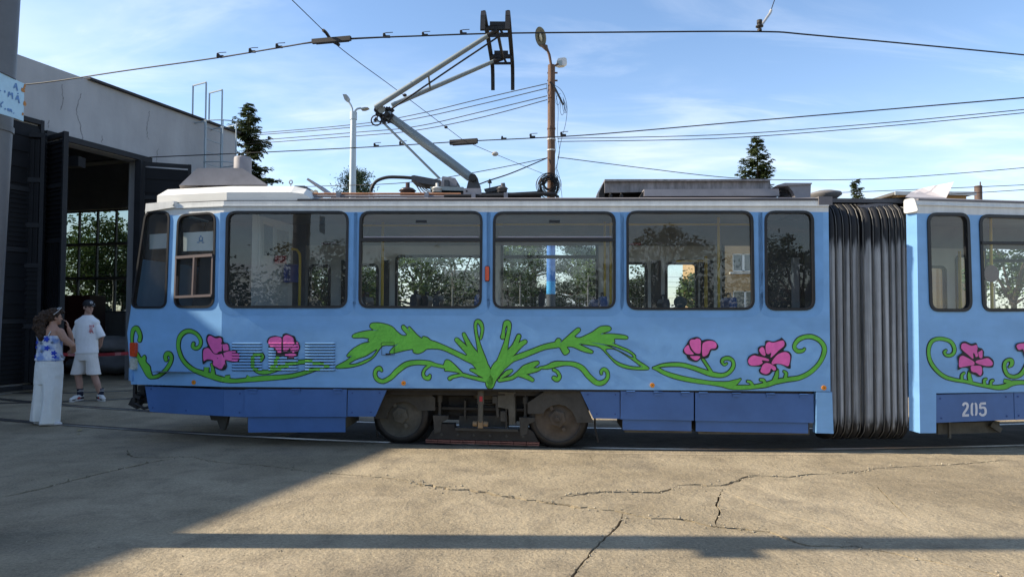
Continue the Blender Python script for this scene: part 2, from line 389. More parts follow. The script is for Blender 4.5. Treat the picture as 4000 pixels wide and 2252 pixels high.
# loose stones broken off along the cracks
mb = MB(); SR = random.Random(3)
def pebble(mb, c, r):
    vs = [Vector((SR.uniform(.6, 1), 0, 0)), Vector((-SR.uniform(.6, 1), 0, 0)), Vector((0, SR.uniform(.6, 1), 0)), Vector((0, -SR.uniform(.6, 1), 0)), Vector((0, 0, SR.uniform(.5, .9))), Vector((0, 0, -.5))]
    q = Matrix.Rotation(SR.uniform(0, 6.28), 3, 'Z') @ Matrix.Rotation(SR.uniform(-.5, .5), 3, 'X')
    mb.add([c + (q @ v) * r for v in vs], [(0, 2, 4), (2, 1, 4), (1, 3, 4), (3, 0, 4), (2, 0, 5), (1, 2, 5), (3, 1, 5), (0, 3, 5)])
for mid, w in crack_mid:
    if w < .02: continue
    for p in mid:
        for _ in range(int(1 + w * 45)):
            s = SR.gauss(0, .022 + w * .5); r = abs(SR.gauss(.004, .0045)) + .003 + (.004 if SR.random() < .12 else 0)
            pebble(mb, Vector((p.x + SR.uniform(-.03, .03), p.y + s, r * .35 - (.02 if abs(s) < w * .3 else 0))), r)
for _ in range(900):
    q = at_z(SR.uniform(-200, 4200), SR.uniform(1790, 2250), 0); r = abs(SR.gauss(.0022, .002)) + .0022
    pebble(mb, Vector((q.x, q.y, r * .4)), r)
mb.build('gravel', M('loose_stone', (.30, .26, .19), .9, var=.4, vs=50, island=.4), label='loose gravel and crumbled concrete along the cracks', cat='gravel', kind='stuff')

# ------------------------------------------------------------------ rails
STEEL = M('rail_steel', (.32, .30, .28), .32, .9, var=.25, vs=8)
RUSTY = M('rail_rust', (.075, .062, .052), .75, .2, var=.3, vs=20)
near_rail = [(-13, 12.9), (-10.2, 11.45), (-7.63, 10.3), (-4.5, 9.28), (-2.27, 8.76), (-.3, 8.47), (1.84, 8.29), (3.70, 8.33), (6.39, 8.63), (9.5, 9.25), (14, 10.5), (22, 13.5)]
def offset_line(pts, d):
    o = []
    for i, p in enumerate(pts):
        t = Vector(pts[min(i + 1, len(pts) - 1)]) - Vector(pts[max(i - 1, 0)]); t.normalize(); o.append((p[0] - t.y * d, p[1] + t.x * d))
    return o
def rail(line, name='rail'):
    C = catmull(line, 8)
    prof = [(-.05, .002, .0), (-.048, .006, 1), (-.03, .008, 1), (.03, .008, 1), (.034, .004, 1), (.036, .004, 0), (.075, .004, 0), (.077, .006, 0), (.10, .007, 0), (.105, .001, 0)]
    mb = MB(); vs = []; n = len(prof)
    for i, p in enumerate(C):
        t = Vector(C[min(i + 1, len(C) - 1)]) - Vector(C[max(i - 1, 0)]); t.normalize(); nn = Vector((-t.y, t.x))
        vs += [Vector((p[0] + nn.x * a, p[1] + nn.y * a, z + .001)) for a, z, _ in prof]
    for i in range(len(C) - 1):
        for j in range(n - 1): mb.f.append((i * n + j, i * n + j + 1, (i + 1) * n + j + 1, (i + 1) * n + j)); mb.mi.append(0 if 1 <= j <= 3 else 1); mb.sm.append(False)
    mb.v = vs; return mb.build(name, [STEEL, RUSTY], kind='structure')
NR = catmull(near_rail, 6)
JL = [p for p in offset_line(NR, -.30) if -.6 < p[0] < 7.5]; mb = MB(); A = [(p[0] - 0, p[1]) for p in JL]; B = offset_line(JL, .02)
mb.add([Vector((*p, .004)) for p in A] + [Vector((*p, .004)) for p in B], [(i, i + 1, len(A) + i + 1, len(A) + i) for i in range(len(A) - 1)]); mb.build('concrete_joint', M('joint_mortar', (.50, .42, .30), .9, var=.25, vs=9), kind='structure')
rail(near_rail); rail(offset_line(NR, 1.435)[::4])
br = [(-12, 13.6), (-10.5, 12.35), (-9.2, 12.05), (-8.1, 12.25), (-7.0, 12.75), (-5.2, 13.9), (-2.5, 16.2), (0, 19)]
rail(br); rail(offset_line(catmull(br, 6), 1.435)[::4])
rail([(-13, 20.5), (-6, 18.5), (2, 16.3), (10, 14.6), (22, 12.8)]); rail([(-13, 21.9), (-6, 19.9), (2, 17.7), (10, 16.0), (22, 14.2)])
# dark strip under the tram: its shade and some oil put into the colour
NB = [p for p in NR if -3.2 < p[0] < 10]
mb = MB(); A = offset_line(NB, -.03); B = offset_line(NB, 1.5); C2 = A + B[::-1]
V, T, _ = fill([C2]); mb.v = [Vector((x, y, .003)) for x, y in V]; mb.f = list(T); mb.mi = [0] * len(T); mb.sm = [False] * len(T)
mb.build('shade_oil_strip', M('shade_oil_tone', (.085, .078, .068), .9, bump=.012, bs=40, var=.35, vs=3, v2=.25), kind='structure')

# ================================================================== DEPOT SHED
PLAST = M('shed_plaster', (.345, .35, .36), .9, var=.11, vs=1.3, bump=.008, bs=9, v2=.14, v2s=1.6, stretch=(1, 1, .18))
DARKP = M('black_sheet_metal', (.0075, .008, .010), .65, .0, spec=.2, var=.3, vs=2, bump=.002, bs=10)
DARKF = M('dark_frame_metal', (.016, .017, .020), .6, .0, spec=.25, var=.2, vs=4)
ROOFD = M('roof_felt', (.03, .03, .035), .85, var=.3)
def fx(Y): return -14.04 + .32 * Y                      # facade line on the ground
FD = Vector((.32, 1, 0)).normalized(); FNI = Vector((-1, .32, 0)).normalized()      # along the facade, into the shed
def fac(Y, d=0.0, z=0.0): return Vector((fx(Y), Y, z)) + FNI * d
SH, LIN, YO0, YO1, YEND = 6.64, 5.15, 14.0, 16.3, 19.45
shed = empty('depot_shed', fac(15, 4), 'long grey plastered tram shed with an open doorway on the left', 'building')
def wall_panel(y0, y1, z0, z1, th=.35, d0=0.0):
    mb = MB(); a, b = fac(y0, d0), fac(y1, d0); c, e = fac(y0, d0 + th), fac(y1, d0 + th)
    vs = [Vector((p.x, p.y, z)) for z in (z0, z1) for p in (a, b, e, c)]
    mb.add(vs, [(0, 1, 5, 4), (1, 2, 6, 5), (2, 3, 7, 6), (3, 0, 4, 7), (4, 5, 6, 7), (3, 2, 1, 0)]); return mb
# facade as one plate with its door openings
op = [(YO0, YO1, LIN), (9.0, 13.1, LIN), (3.5, 7.6, LIN), (-3.0, 1.1, LIN)]
poly = [(-9, 0)]
for a, b, h in sorted(op): poly += [(a, 0), (a, h), (b, h), (b, 0)]
poly += [(YEND, 0), (YEND, SH), (11.2, SH), (11.2, SH - .38), (-9, SH - .38)]  # near parapet, out of view, set lower to shift its ground shadow
mb = MB(); mb.prism([poly], lambda x, y, d: fac(x, d, y), .35); mb.build('wall', PLAST, shed)
DIRN = Vector((-1, .32, 0)).normalized()                 # end wall runs square to the facade
END = fac(YEND)
def endw(t, d, z): return END + DIRN * t - FD * d + Vector((0, 0, z))   # t into the shed, d towards the camera side
# end wall with a big window grid
w0, w1, wz0, wz1 = 1.25, 6.3, 1.55, 4.62
mb = MB(); mb.prism([[(.355, 0), (14, 0), (14, SH), (.355, SH)], [(w0, wz0), (w1, wz0), (w1, wz1), (w0, wz1)]], lambda x, y, d: endw(x, d, y), .35)
mb.build('wall', PLAST, shed)
mb = MB(); p = [fac(-9, 14), fac(YEND - .36, 14)]; mb.beam(p[0] + Vector((0, 0, SH / 2 - .2)), p[1] + Vector((0, 0, SH / 2 - .2)), .3, SH - .4); mb.build('wall', PLAST, shed)
mb = MB(); mb.beam(fac(-9, .4) + Vector((0, 0, SH / 2 - .2)), fac(-9, 13.8) + Vector((0, 0, SH / 2 - .2)), .3, SH - .4); mb.build('wall', PLAST, shed)
mb = MB(); vs = [fac(-9.2, .36), fac(YEND - .36, .36), fac(YEND - .36, 13.8), fac(-9.2, 13.8)]
mb.add([v + Vector((0, 0, z)) for z in (SH - .65, SH - .42) for v in vs], [(3, 2, 1, 0), (4, 5, 6, 7), (0, 1, 5, 4), (1, 2, 6, 5), (2, 3, 7, 6), (3, 0, 4, 7)])
mb.build('roof', M('shed_ceiling', (.22, .215, .2), .9), shed)
mb = MB()
for k in range(5): mb.beam(fac(YEND - 2.2 - k * 2.6, .4) + Vector((0, 0, SH - .92)), fac(YEND - 2.2 - k * 2.6, 13.7) + Vector((0, 0, SH - .92)), .3, .55)
mb.build('roof_beam', M('shed_ceiling'), shed)
mb = MB(); y = 13.2
mb.beam(fac(14.9, .12) + Vector((0, 0, SH + .02)), fac(YEND + .05, .12) + Vector((0, 0, SH + .02)), .42, .05)
mb.build('roof_flashing', ROOFD, shed)
mb = MB(); mb.cyl(fac(18.2, 1.5, SH), fac(18.2, 1.5, SH + .28), .25, .1, 10); mb.build('roof_vent', M('vent_white', (.6, .6, .6)), shed)
# plaster cracks on the facade (shallow grooves)
CRK = M('plaster_crack', (.19, .19, .195), .95)
for pts in ([(318, 365), (300, 430), (312, 480), (322, 545)], [(585, 435), (575, 480), (573, 520), (580, 545)], [(240, 330), (245, 380), (238, 430)], [(400, 530), (398, 560)], [(618, 580), (610, 610), (612, 635)], [(190, 470), (188, 500)]):
    P = []
    for px, py in catmull(pts, 6):
        q = on_plane(px + rng.uniform(-3, 3), py, fac(15), Vector((1, -.32, 0)).normalized()); P.append(q - FNI * .002)
    mb = MB()
    for i in range(len(P) - 1):
        w = rng.uniform(.004, .014); mb.add([P[i] - FD * w, P[i] + FD * w, P[i + 1] + FD * rng.uniform(.005, .018), P[i + 1] - FD * .01], [(0, 1, 2, 3)])
    mb.build('plaster_crack', CRK, shed)
# doorway frame and lintel
mb = MB(); mb.beam(fac(YO0 + .06, -.03, 0), fac(YO0 + .06, -.03, LIN), .12, .12); mb.beam(fac(YO1 - .06, -.03, 0), fac(YO1 - .06, -.03, LIN), .14, .14); mb.beam(fac(YO0, -.03, LIN + .07), fac(YO1 + .25, -.03, LIN + .07), .10, .12)
mb.build('door_frame', DARKF, shed)
# floodlight-like gear under the lintel
mb = MB(); mb.box(fac(14.95, .35, 4.86), (.3, .25, .22)); mb.build('lintel_gear', DARKF, shed)

def door_leaf(p0, p1, h, z0=.04, style='v', thick=.06, bands=None):
    """sheet-metal leaf from p0 to p1; parts: frame, each ribbed infill panel"""
    p0, p1 = Vector(p0), Vector(p1); L = (p1 - p0).length; d = (p1 - p0).normalized(); nrm = Vector((d.y, -d.x, 0))
    leaf = empty('door_leaf', p0, parent=shed)
    P = lambda x, z, o=0.0: p0 + d * x + nrm * o + Vector((0, 0, z))
    mb = MB()
    fw = .07
    for x in (fw / 2, L - fw / 2): mb.beam(P(x, z0), P(x, h), fw, thick + .03, up=nrm)
    for z in [z0 + .06] + (bands or [1.4, 2.8, 4.0]) + [h - .05]: mb.beam(P(fw, z), P(L - fw, z), thick + .02, .09)
    mb.build('frame', DARKF, leaf)
    zs = [z0 + .1] + (bands or [1.4, 2.8, 4.0]) + [h - .09]
    for i in range(len(zs) - 1):
        mb = MB(); a, b = zs[i] + .045, zs[i + 1] - .045
        mb.beam(P(L / 2, a), P(L / 2, b), L - 2 * fw, .012, up=nrm)
        st = style if isinstance(style, str) else style[i % len(style)]
        if st == 'v':
            k = max(4, int(L / .11))
            for j in range(k):
                x = fw + (L - 2 * fw) * (j + .5) / k; mb.beam(P(x, a, .012), P(x, b, .012), .04, .03, up=nrm)
        else:
            k = int((b - a) / (.09 if st == 'h' else .26))
            for j in range(k):
                z = a + (b - a) * (j + .5) / k; mb.beam(P(fw, z, .012), P(L - fw, z, .012), .03, .045 if st == 'h' else .20)
        mb.build('panel', DARKP, leaf)
    return leaf
door_leaf((-9.5, 14.0, 0), (-8.82, 13.56, 0), LIN, style=['h', 'v', 'h', 'h'], bands=[1.5, 3.0, 4.1])
door_leaf((-9.83, 13.6, 0), (-9.33, 13.72, 0), LIN, style=['v', 'h', 'v', 'v'], bands=[1.3, 2.5, 3.3, 4.2])
door_leaf(fac(13.15, -.05), fac(13.93, -.05), 5.45, style=['h', 'H', 'h', 'H'])
door_leaf((-8.80, 16.32, 0), (-7.80, 16.68, 0), LIN, style=['H', 'H', 'H', 'h'], bands=[1.1, 2.2, 3.3, 4.3])
for a, b, h in op[1:]:
    y = a + .06
    while y < b - .3:
        door_leaf(fac(y, .05), fac(min(y + 1.0, b - .05), .05), LIN, style='v'); y += 1.02
# shed window: frame bars and panes
win = empty('window', endw((w0 + w1) / 2, .17, wz0), parent=shed)
WFR = M('window_bar_grey', (.16, .155, .15), .7)
cols, rows = 7, 3; cw = (w1 - w0) / cols; rh = (wz1 - wz0) / rows
mb = MB()
for c in range(cols + 1): mb.beam(endw(w0 + c * cw, .17, wz0), endw(w0 + c * cw, .17, wz1), .05, .06, up=FD)
for r in range(rows + 1): mb.beam(endw(w0, .17, wz0 + r * rh), endw(w1, .17, wz0 + r * rh), .07, .085)
mb.build('frame', WFR, win)
DG = glass_mat('dusty_glass', (.46, .51, .47), .9, .05)
for c in range(cols):
    for r in range(rows):
        x0, x1, a, b = w0 + c * cw + .02, w0 + (c + 1) * cw - .02, wz0 + r * rh + .03, wz0 + (r + 1) * rh - .03
        mb = MB(); mb.add([endw(x0, .17, a), endw(x1, .17, a), endw(x1, .17, b), endw(x0, .17, b)], [(0, 1, 2, 3)]); mb.build('pane', DG, win)
# things standing inside the shed
mb = MB(); q = at_y(290, 1460, 18.2); q.z = 0
cab = empty('steel_cabinet', (q.x, q.y, 0), 'dark red steel cabinet just inside the shed doorway', 'cabinet')
mb = MB(); mb.box((q.x, q.y, 1.0), (1.15, .7, 2.0)); mb.build('body', M('cabinet_red', (.05, .012, .012), .5), cab)
for s in (-1, 1):
    mb = MB(); mb.box((q.x + s * .285, q.y - .36, 1.02), (.55, .02, 1.86)); d = mb.build('door', M('cabinet_red'), cab)
    mb = MB(); mb.box((q.x + s * .07, q.y - .38, 1.05), (.03, .02, .16)); mb.build('handle', DARKF, d)
def sack(c, size, seed, name, mat, label, sub):
    S = Vector((seed, 0, 0)); mb = MB(); mb.ell((0, 0, 0), (1, 1, 1), n=14)
    vs = []
    for v in mb.v:
        k = 1 + .28 * noise.noise(v * 1.6 + S) + .14 * noise.noise(v * 4.5 + S); w = Vector((v.x * size[0] * k, v.y * size[1] * k, max(-.9, v.z) * size[2] * k)); vs.append(w + Vector(c))
    mb.v = vs; zmin = min(v.z for v in vs)
    for v in mb.v: v.z -= zmin - sub
    return mb.build(name, mat, label=label, cat='tarpaulin', base=True)
q = at_y(440, 1405, 17.5)
sack((q.x - .1, q.y, .3), (1.0, .5, .28), 2, 'tarpaulin_bundle', M('tarp_grey', (.26, .26, .27), .8, bump=.02, bs=6), 'grey rolled tarpaulin lying on the shed floor', .0)
sack((q.x + .1, q.y + .05, .75), (.9, .42, .22), 9, 'tarpaulin_bundle', M('tarp_pale', (.38, .37, .37), .8, bump=.03, bs=8), 'pale crumpled sheet heaped on the grey tarpaulin roll', .52)
mb = MB(); a = at_y(200, 1380, 13.4); b = at_y(520, 1377, 12.9)
pts = bez(a, b, .03)
for i in range(len(pts) - 1): mb.add([pts[i] + Vector((0, 0, .03)), pts[i] - Vector((0, 0, .03)), pts[i + 1] - Vector((0, 0, .03)), pts[i + 1] + Vector((0, 0, .03))], [(0, 1, 2, 3)], i % 4 == 3)
mb.build('barrier_tape', [M('tape_red', (.42, .05, .06), .5), M('tape_white', (.5, .2, .2), .5)], label='red barrier tape stretched across the shed doorway behind the man', cat='tape')

# roof ladder on the shed
GALV = M('galvanised_pale_blue', (.30, .36, .40), .5, .2, var=.1)
lad = empty('roof_ladder', fac(18.0, -.3), 'pale blue steel roof ladder with hoop guard on the shed wall', 'ladder')
def fpx(px, py, d=-.35): return on_plane(px, py, fac(15, d), Vector((1, -.32, 0)).normalized())
r1 = [fpx(800, 690), fpx(803, 470)]; r2 = [fpx(863, 690), fpx(866, 495)]
for (a, b) in (r1, r2):
    a.z = 2.4; mb = MB(); mb.beam(a, b, .045, .04); mb.build('side_rail', GALV, lad)
for k in range(13):
    t = (k + .5) / 13; mb = MB(); mb.cyl(r1[0].lerp(r1[1], t), r2[0].lerp(r2[1], t), .013, n=6); mb.build('rung', GALV, lad)
for (top, dx) in ((r1[1], -1.0), (r2[1], -1.0)):
    q = [top + Vector((0, 0, -.05)), top + Vector((0, 0, 1.0)), top + FNI * .42 + Vector((0, 0, .95)), top + FNI * .42 + Vector((0, 0, -.05)), top + Vector((0, 0, -.02))]
    mb = MB()
    for i in range(4): mb.beam(q[i], q[i + 1], .035, .03)
    mb.build('guard_frame', GALV, lad)
for zz in (r1[1].z - .02, r1[1].z - 1.1):
    a = r1[1].copy(); a.z = zz; b = r2[1].copy(); b.z = zz; c = (a + b) / 2; w = (b - a).length / 2; hoop = []
    for k in range(13):
        t = math.pi * k / 12; hoop.append(c - (b - a).normalized() * w * math.cos(t) * 1.15 - FNI * .72 * math.sin(t))
    mb = MB(); mb.tube(hoop, .014, 5); mb.build('hoop', GALV, lad)
for k in (3, 6, 9):
    t = math.pi * k / 12; a = r1[1].lerp(r2[1], .5); w = (r2[1] - r1[1]).length / 2; p = a - (r2[1] - r1[1]).normalized() * w * math.cos(t) * 1.15 - FNI * .72 * math.sin(t); p.z = r1[1].z
    mb = MB(); mb.cyl(p, p - Vector((0, 0, 1.8)), .011, n=5); mb.build('guard_strip', GALV, lad)
for a in (r1, r2):
    p = a[0].lerp(a[1], .62); mb = MB(); mb.beam(p, p + FNI * .3 - FD * .25, .05, .04); mb.build('bracket', GALV, lad)

# ================================================================== TRAM
YAW1 = R(-1.8)
e1 = Vector((math.cos(YAW1), math.sin(YAW1), 0)); n1 = Vector((-math.sin(YAW1), math.cos(YAW1), 0)); O1 = Vector((0, 8.22, 0))
def T1(s, d, z): return O1 + e1 * s + n1 * d + Vector((0, 0, z))
def p1(px, py, d=0.0): return on_plane(px, py, O1 + n1 * d, n1)
def sz(px, py, d=0.0):
    q = p1(px, py, d); return ((q - O1).dot(e1), q.z)
SB = sz(868, 1150)[0]; SE = sz(3240, 1150)[0]; ZT = sz(2000, 784)[1]; ZB = sz(2000, 1518)[1]; ZW = sz(2000, 828)[1]
AL = R(13.4); BK = T1(SB, 0, 0)
et = -e1 * math.cos(AL) + n1 * math.sin(AL); ntp = n1 * math.cos(AL) + e1 * math.sin(AL)
def TT(t, d, z): return BK + et * t + ntp * d + Vector((0, 0, z))
def tz(px, py):
    q = on_plane(px, py, BK, ntp); return ((q - BK).dot(et), q.z)
YAW2 = R(8.1)
e2 = Vector((math.cos(YAW2), math.sin(YAW2), 0)); n2 = Vector((-math.sin(YAW2), math.cos(YAW2), 0)); O2 = at_y(3586, 1150, 8.06); O2.z = 0
def T2(s, d, z): return O2 + e2 * s + n2 * d + Vector((0, 0, z))
def s2(px, py, d=0.0):
    q = on_plane(px, py, O2 + n2 * d, n2); return ((q - O2).dot(e2), q.z)
def P2(px, py, d=0.0): return on_plane(px, py, O2 + n2 * d, n2)
W = 2.2; L2 = 6.2

BLUE = M('tram_light_blue', (.20, .415, .70), .42, var=.09, vs=1.6, bump=.008, bs=2.2, spec=.45, v2=.10, v2s=7, stretch=(.6, .6, 2.2))
WHITE = M('tram_white', (.66, .665, .64), .5, var=.09, vs=3, spec=.4, v2=.10, v2s=12, stretch=(5, 5, .5))
NAVY = M('tram_dark_blue', (.060, .142, .345), .45, var=.12, vs=2, bump=.003, bs=3, spec=.45, v2=.06, v2s=14)
GASK = M('rubber_gasket', (.013, .013, .0145), .42, var=.2, vs=10)
ALU = M('window_alloy', (.20, .16, .15), .45, .4, var=.12)
ROOFG = M('roof_grey', (.17, .16, .165), .7, var=.2, vs=2, v2=.15)
BOXG = M('roof_box_grey', (.28, .265, .275), .62, var=.18, vs=1.5, v2=.18, v2s=10)
BLK = M('grimy_black', (.016, .015, .015), .6, var=.4, vs=10)
STG = M('pantograph_grey', (.22, .255, .26), .42, .15, var=.12, vs=5, v2=.1)
TGL = glass_mat('tram_glass', (.88, .91, .90), 1.0, .035)
TGD = glass_mat('tram_glass_dark', (.70, .74, .75), 1.1, .035)
GREEN = M('paint_green', (.125, .46, .05), .48, var=.12, vs=2, v2=.16, v2s=11, bump=.003, bs=30)
PINK = M('paint_pink', (.76, .13, .41), .48, var=.12, vs=3, v2=.14, v2s=14, bump=.003, bs=30)
INK = M('paint_black', (.012, .012, .014), .5, var=.2)
INT = M('interior_grey', (.72, .72, .69), .6, var=.06)
INTD = M('interior_dark', (.10, .10, .105), .6, var=.2)
YEL = M('handrail_yellow', (.66, .44, .03), .4, var=.06)

tram = empty('tram', T1(0, 1.1, 0), 'light blue articulated tram painted with green vines and pink flowers', 'tram')
part = lambda name, mats, mb, par=None, **k: mb.build(name, mats, par or tram, **k)

# ---- window outlines (corner points, photo pixels)
WIN1 = [[(884, 824), (1364, 824), (1357, 1203), (877, 1203)], [(1405, 824), (1886, 824), (1882, 1204), (1400, 1203)], [(1926, 826), (2405, 826), (2405, 1206), (1924, 1205)], [(2446, 823), (2942, 823), (2948, 1210), (2447, 1210)], [(2985, 823), (3178, 823), (3184, 1212), (2988, 1212)]]
WINT = [[(568, 824), (666, 824), (651, 1204), (512, 1204)], [(695, 838), (845, 826), (838, 1202), (679, 1203)]]
WIN2 = [[(3619, 830), (3785, 831), (3797, 1217), (3630, 1217)], [(3822, 836), (4330, 850), (4330, 1212), (3836, 1217)], [(4370, 852), (4880, 870), (4880, 1205), (4370, 1210)]]
def window(poly, T, rad=.13, glass=TGL, bars=(), gw=.030):
    """gasket ring, pane and bars of one window; poly in (s, z)"""
    o = rounded(poly, rad, 6); inn = grow(o, -gw); c = T(sum(p[0] for p in poly) / 4, 0, min(p[1] for p in poly))
    w = empty('window', c, parent=tram)
    mb = MB(); mb.prism([o, inn], lambda x, y, d: T(x, -.014 + d, y), .06); mb.build('gasket', GASK, w)
    mb = MB(); mb.prism([grow(o, -gw * .5)], lambda x, y, d: T(x, .022, y)); mb.build('pane', glass, w)
    return w, grow(o, -.012)

# ---- near side, straight part
holes = []; wins = []
for i, wp in enumerate(WIN1):
    poly = [sz(*p) for p in wp]; w, h = window(poly, T1, glass=TGD if i in (0, 4) else TGL); holes.append(h); wins.append((w, poly))
side_poly = [(SB, ZB), (SE, ZB), (SE, ZT), (SB, ZT)]
ZS1 = lambda s: ZB
mb = MB(); mb.prism([side_poly] + holes, lambda x, y, d: T1(x, d, y), .05, matfn=lambda x, y: 1 if y > ZW else 0, extra=[[(SB, ZW), (SE, ZW)]])
side1 = part('side_panel', [BLUE, WHITE], mb)
# earlier coat of paint left round the windows
BLUE2 = M('tram_blue_older_coat', (.175, .378, .66), .5, var=.10, vs=2.5, v2=.08, v2s=9)
for h_, (w_, pl_) in zip(holes, wins):
    xs = [p[0] for p in pl_]; zs_ = [p[1] for p in pl_]; dx = (.07, .10)
    oc = rounded([(min(xs) - dx[0], min(zs_) - .085), (max(xs) + dx[1], min(zs_) - .085), (max(xs) + dx[1], ZW - .002), (min(xs) - dx[0], ZW - .002)], [.16, .2, .02, .02], 6)
    oc = [(x + .012 * noise.noise(Vector((x * 3, z * 3, 1))), min(z + .012 * noise.noise(Vector((x * 3, z * 3, 4))), ZW - .002)) for x, z in oc]
    hh = [(x, min(z, ZW - .002)) for x, z in h_]
    mb = MB(); mb.prism([oc, hh], lambda x, y, d: T1(x, -.0012, y)); mb.build('old_paint', BLUE2, side1)
# leg of the end pillar
leg = [sz(3188, 1530), sz(3250, 1530), sz(3256, 1692), sz(3188, 1690)]
mb = MB(); mb.prism([leg], lambda x, y, d: T1(x, d - .002, y), .10); part('end_pillar_foot', BLUE, mb)
# ---- tapered front end
tholes = []; twins = []
for i, wp in enumerate(WINT):
    poly = [tz(*p) for p in wp]; w, h = window(poly, TT, rad=.11 if i == 0 else .13, glass=TGD if i == 0 else TGL, gw=.026); tholes.append(h); twins.append((w, poly))
nose = [tz(512, 1500), tz(497, 1300), tz(540, 1010), tz(572, 806), tz(578, 800)]
tp = [(0, ZB), (nose[0][0], tz(520, 1500)[1])] + nose[1:4] + [(nose[4][0], ZT), (0, ZT)]
ZWT = tz(750, 838)[1]
mb = MB(); mb.prism([tp] + tholes, lambda x, y, d: TT(x, d, y), .05, matfn=lambda x, y: 1 if y > ZWT + .0 * x else 0, extra=[[(0, ZW), (1.6, ZWT)]])
sideT = part('front_side_panel', [BLUE, WHITE], mb)
# mirrored far taper and the front itself
def mir(p): d = (p - O1).dot(n1); return p + n1 * (W - 2 * d)
mb = MB(); mb.prism([tp], lambda x, y, d: mir(TT(x, d, y)), .05, matfn=lambda x, y: 1 if y > ZWT else 0); part('front_side_panel', [BLUE, WHITE], mb)
mb = MB(); mb.prism([tp], lambda x, y, d: mir(TT(x, .07 + d, y)), .02); part('cab_lining', INTD, mb)
mb = MB(); prof = tp[1:6]
for i in range(len(prof) - 1):
    a, b = TT(prof[i][0], 0, prof[i][1]), TT(prof[i + 1][0], 0, prof[i + 1][1]); mb.add([a, mir(a), mir(b), b], [(0, 1, 2, 3)], 1 if prof[i][1] > 1.5 and i == 2 else 0)
part('front_panel', [BLUE, M('windscreen_dark', (.02, .022, .025), .08, spec=.6)], mb)
# white eyebrow above the first window and hinge knob
mb = MB(); t0, t1 = nose[4][0] - .02, tz(690, 815)[0]
mb.prism([[(t0 + .03, ZT - .10), (t0 + .02, ZT + .005), (t1, ZT + .02), (t1, ZT - .055)]], lambda x, y, d: TT(x, -.035 + d, y), .05); part('eyebrow', WHITE, mb)
mb = MB(); q = tz(683, 795); mb.cyl(TT(q[0], -.05, q[1]), TT(q[0], .02, q[1]), .028, n=14); part('hinge_knob', WHITE, mb)

# ---- roof edge trims
mb = MB(); mb.beam(T1(SB, -.004, ZT - .062), T1(SE, -.004, ZT - .062), .028, .014); mb.beam(TT(0, -.004, ZT - .062), TT(1.0, -.004, ZT - .062), .028, .014); part('drip_rail', WHITE, mb)
mb = MB(); mb.beam(T1(SB + .9, .02, ZT + .012), T1(SE, .02, ZT + .012), .05, .026); part('roof_gutter', M('gutter_dark', (.07, .066, .07), .6), mb)
def roof(T, sa, sb, mat):
    prof = [(.05, ZT - .01), (.07, ZT + .03), (.2, ZT + .07), (.6, ZT + .12), (1.1, ZT + .135)]; prof = prof + [(W - d, z) for d, z in prof[-2::-1]]
    mb = MB(); n = len(prof); mb.add([T(s, d, z) for s in (sa, sb) for d, z in prof], [(i, i + 1, n + i + 1, n + i) for i in range(n - 1)]); return mb
part('roof', ROOFG, roof(T1, SB, SE, ROOFG))
mb = MB(); ta = TT(.0, .02, ZT + .001); tb = TT(nose[4][0], .02, ZT + .001); mb.add([ta, tb, mir(tb), mir(ta)], [(0, 1, 2, 3)]); part('roof', ROOFG, mb)

# ---- second section (behind the bellows)
holes2 = []; wins2 = []
for i, wp in enumerate(WIN2):
    poly = [s2(*p) for p in wp]
    w, h = window(poly, T2, glass=TGL, gw=.038); holes2.append(h); wins2.append((w, poly))
zb2 = s2(3700, 1534)[1]; zt2 = s2(3700, 786)[1]; zw2 = s2(3700, 836)[1]; sl = .0
sp2 = [(0, s2(3607, 1690)[1]), (s2(3657, 1690)[0], s2(3657, 1690)[1]), (s2(3657, 1536)[0], zb2), (L2, zb2), (L2, zt2), (0, zt2)]
mb = MB(); mb.prism([sp2] + holes2, lambda x, y, d: T2(x, d, y), .05, matfn=lambda x, y: 1 if y > zw2 else 0, extra=[[(0, zw2), (L2, zw2)]])
side2 = part('side_panel', [BLUE, WHITE], mb)
ef = -e2 * math.cos(R(48)) + n2 * math.sin(R(48)); nf = n2 * math.cos(R(48)) + e2 * math.sin(R(48))
def TF(t, d, z): return O2 + ef * t + nf * d + Vector((0, 0, z))
mb = MB(); mb.prism([[(0.0, sp2[0][1]), (.11, sp2[0][1] + .02), (.11, zt2), (0.0, zt2)]], lambda x, y, d: TF(x, d, y), .05, matfn=lambda x, y: 1 if y > zw2 else 0, extra=[[(0, zw2), (.11, zw2)]])
part('end_side_panel', [BLUE, WHITE], mb)
mb = MB(); q = P2(3552, 780, .13); mb.prism([rounded([(-.02, zt2 - .13), (.13, zt2 - .15), (.13, zt2 + .02), (.02, zt2 + .03)], .03, 4)], lambda x, y, d: TF(x, -.03 + d, y), .05); part('roof_corner_cap', WHITE, mb)
part('roof', ROOFG, roof(T2, 0, L2, ROOFG))
mb = MB(); mb.beam(T2(.02, .02, zt2 + .012), T2(L2, .02, zt2 + .012), .05, .022); part('roof_gutter', M('gutter_grey', (.16, .15, .155), .6), mb)
mb = MB(); mb.beam(T2(.02, -.004, zt2 - .05), T2(L2, -.004, zt2 - .05), .024, .012); part('drip_rail', WHITE, mb)

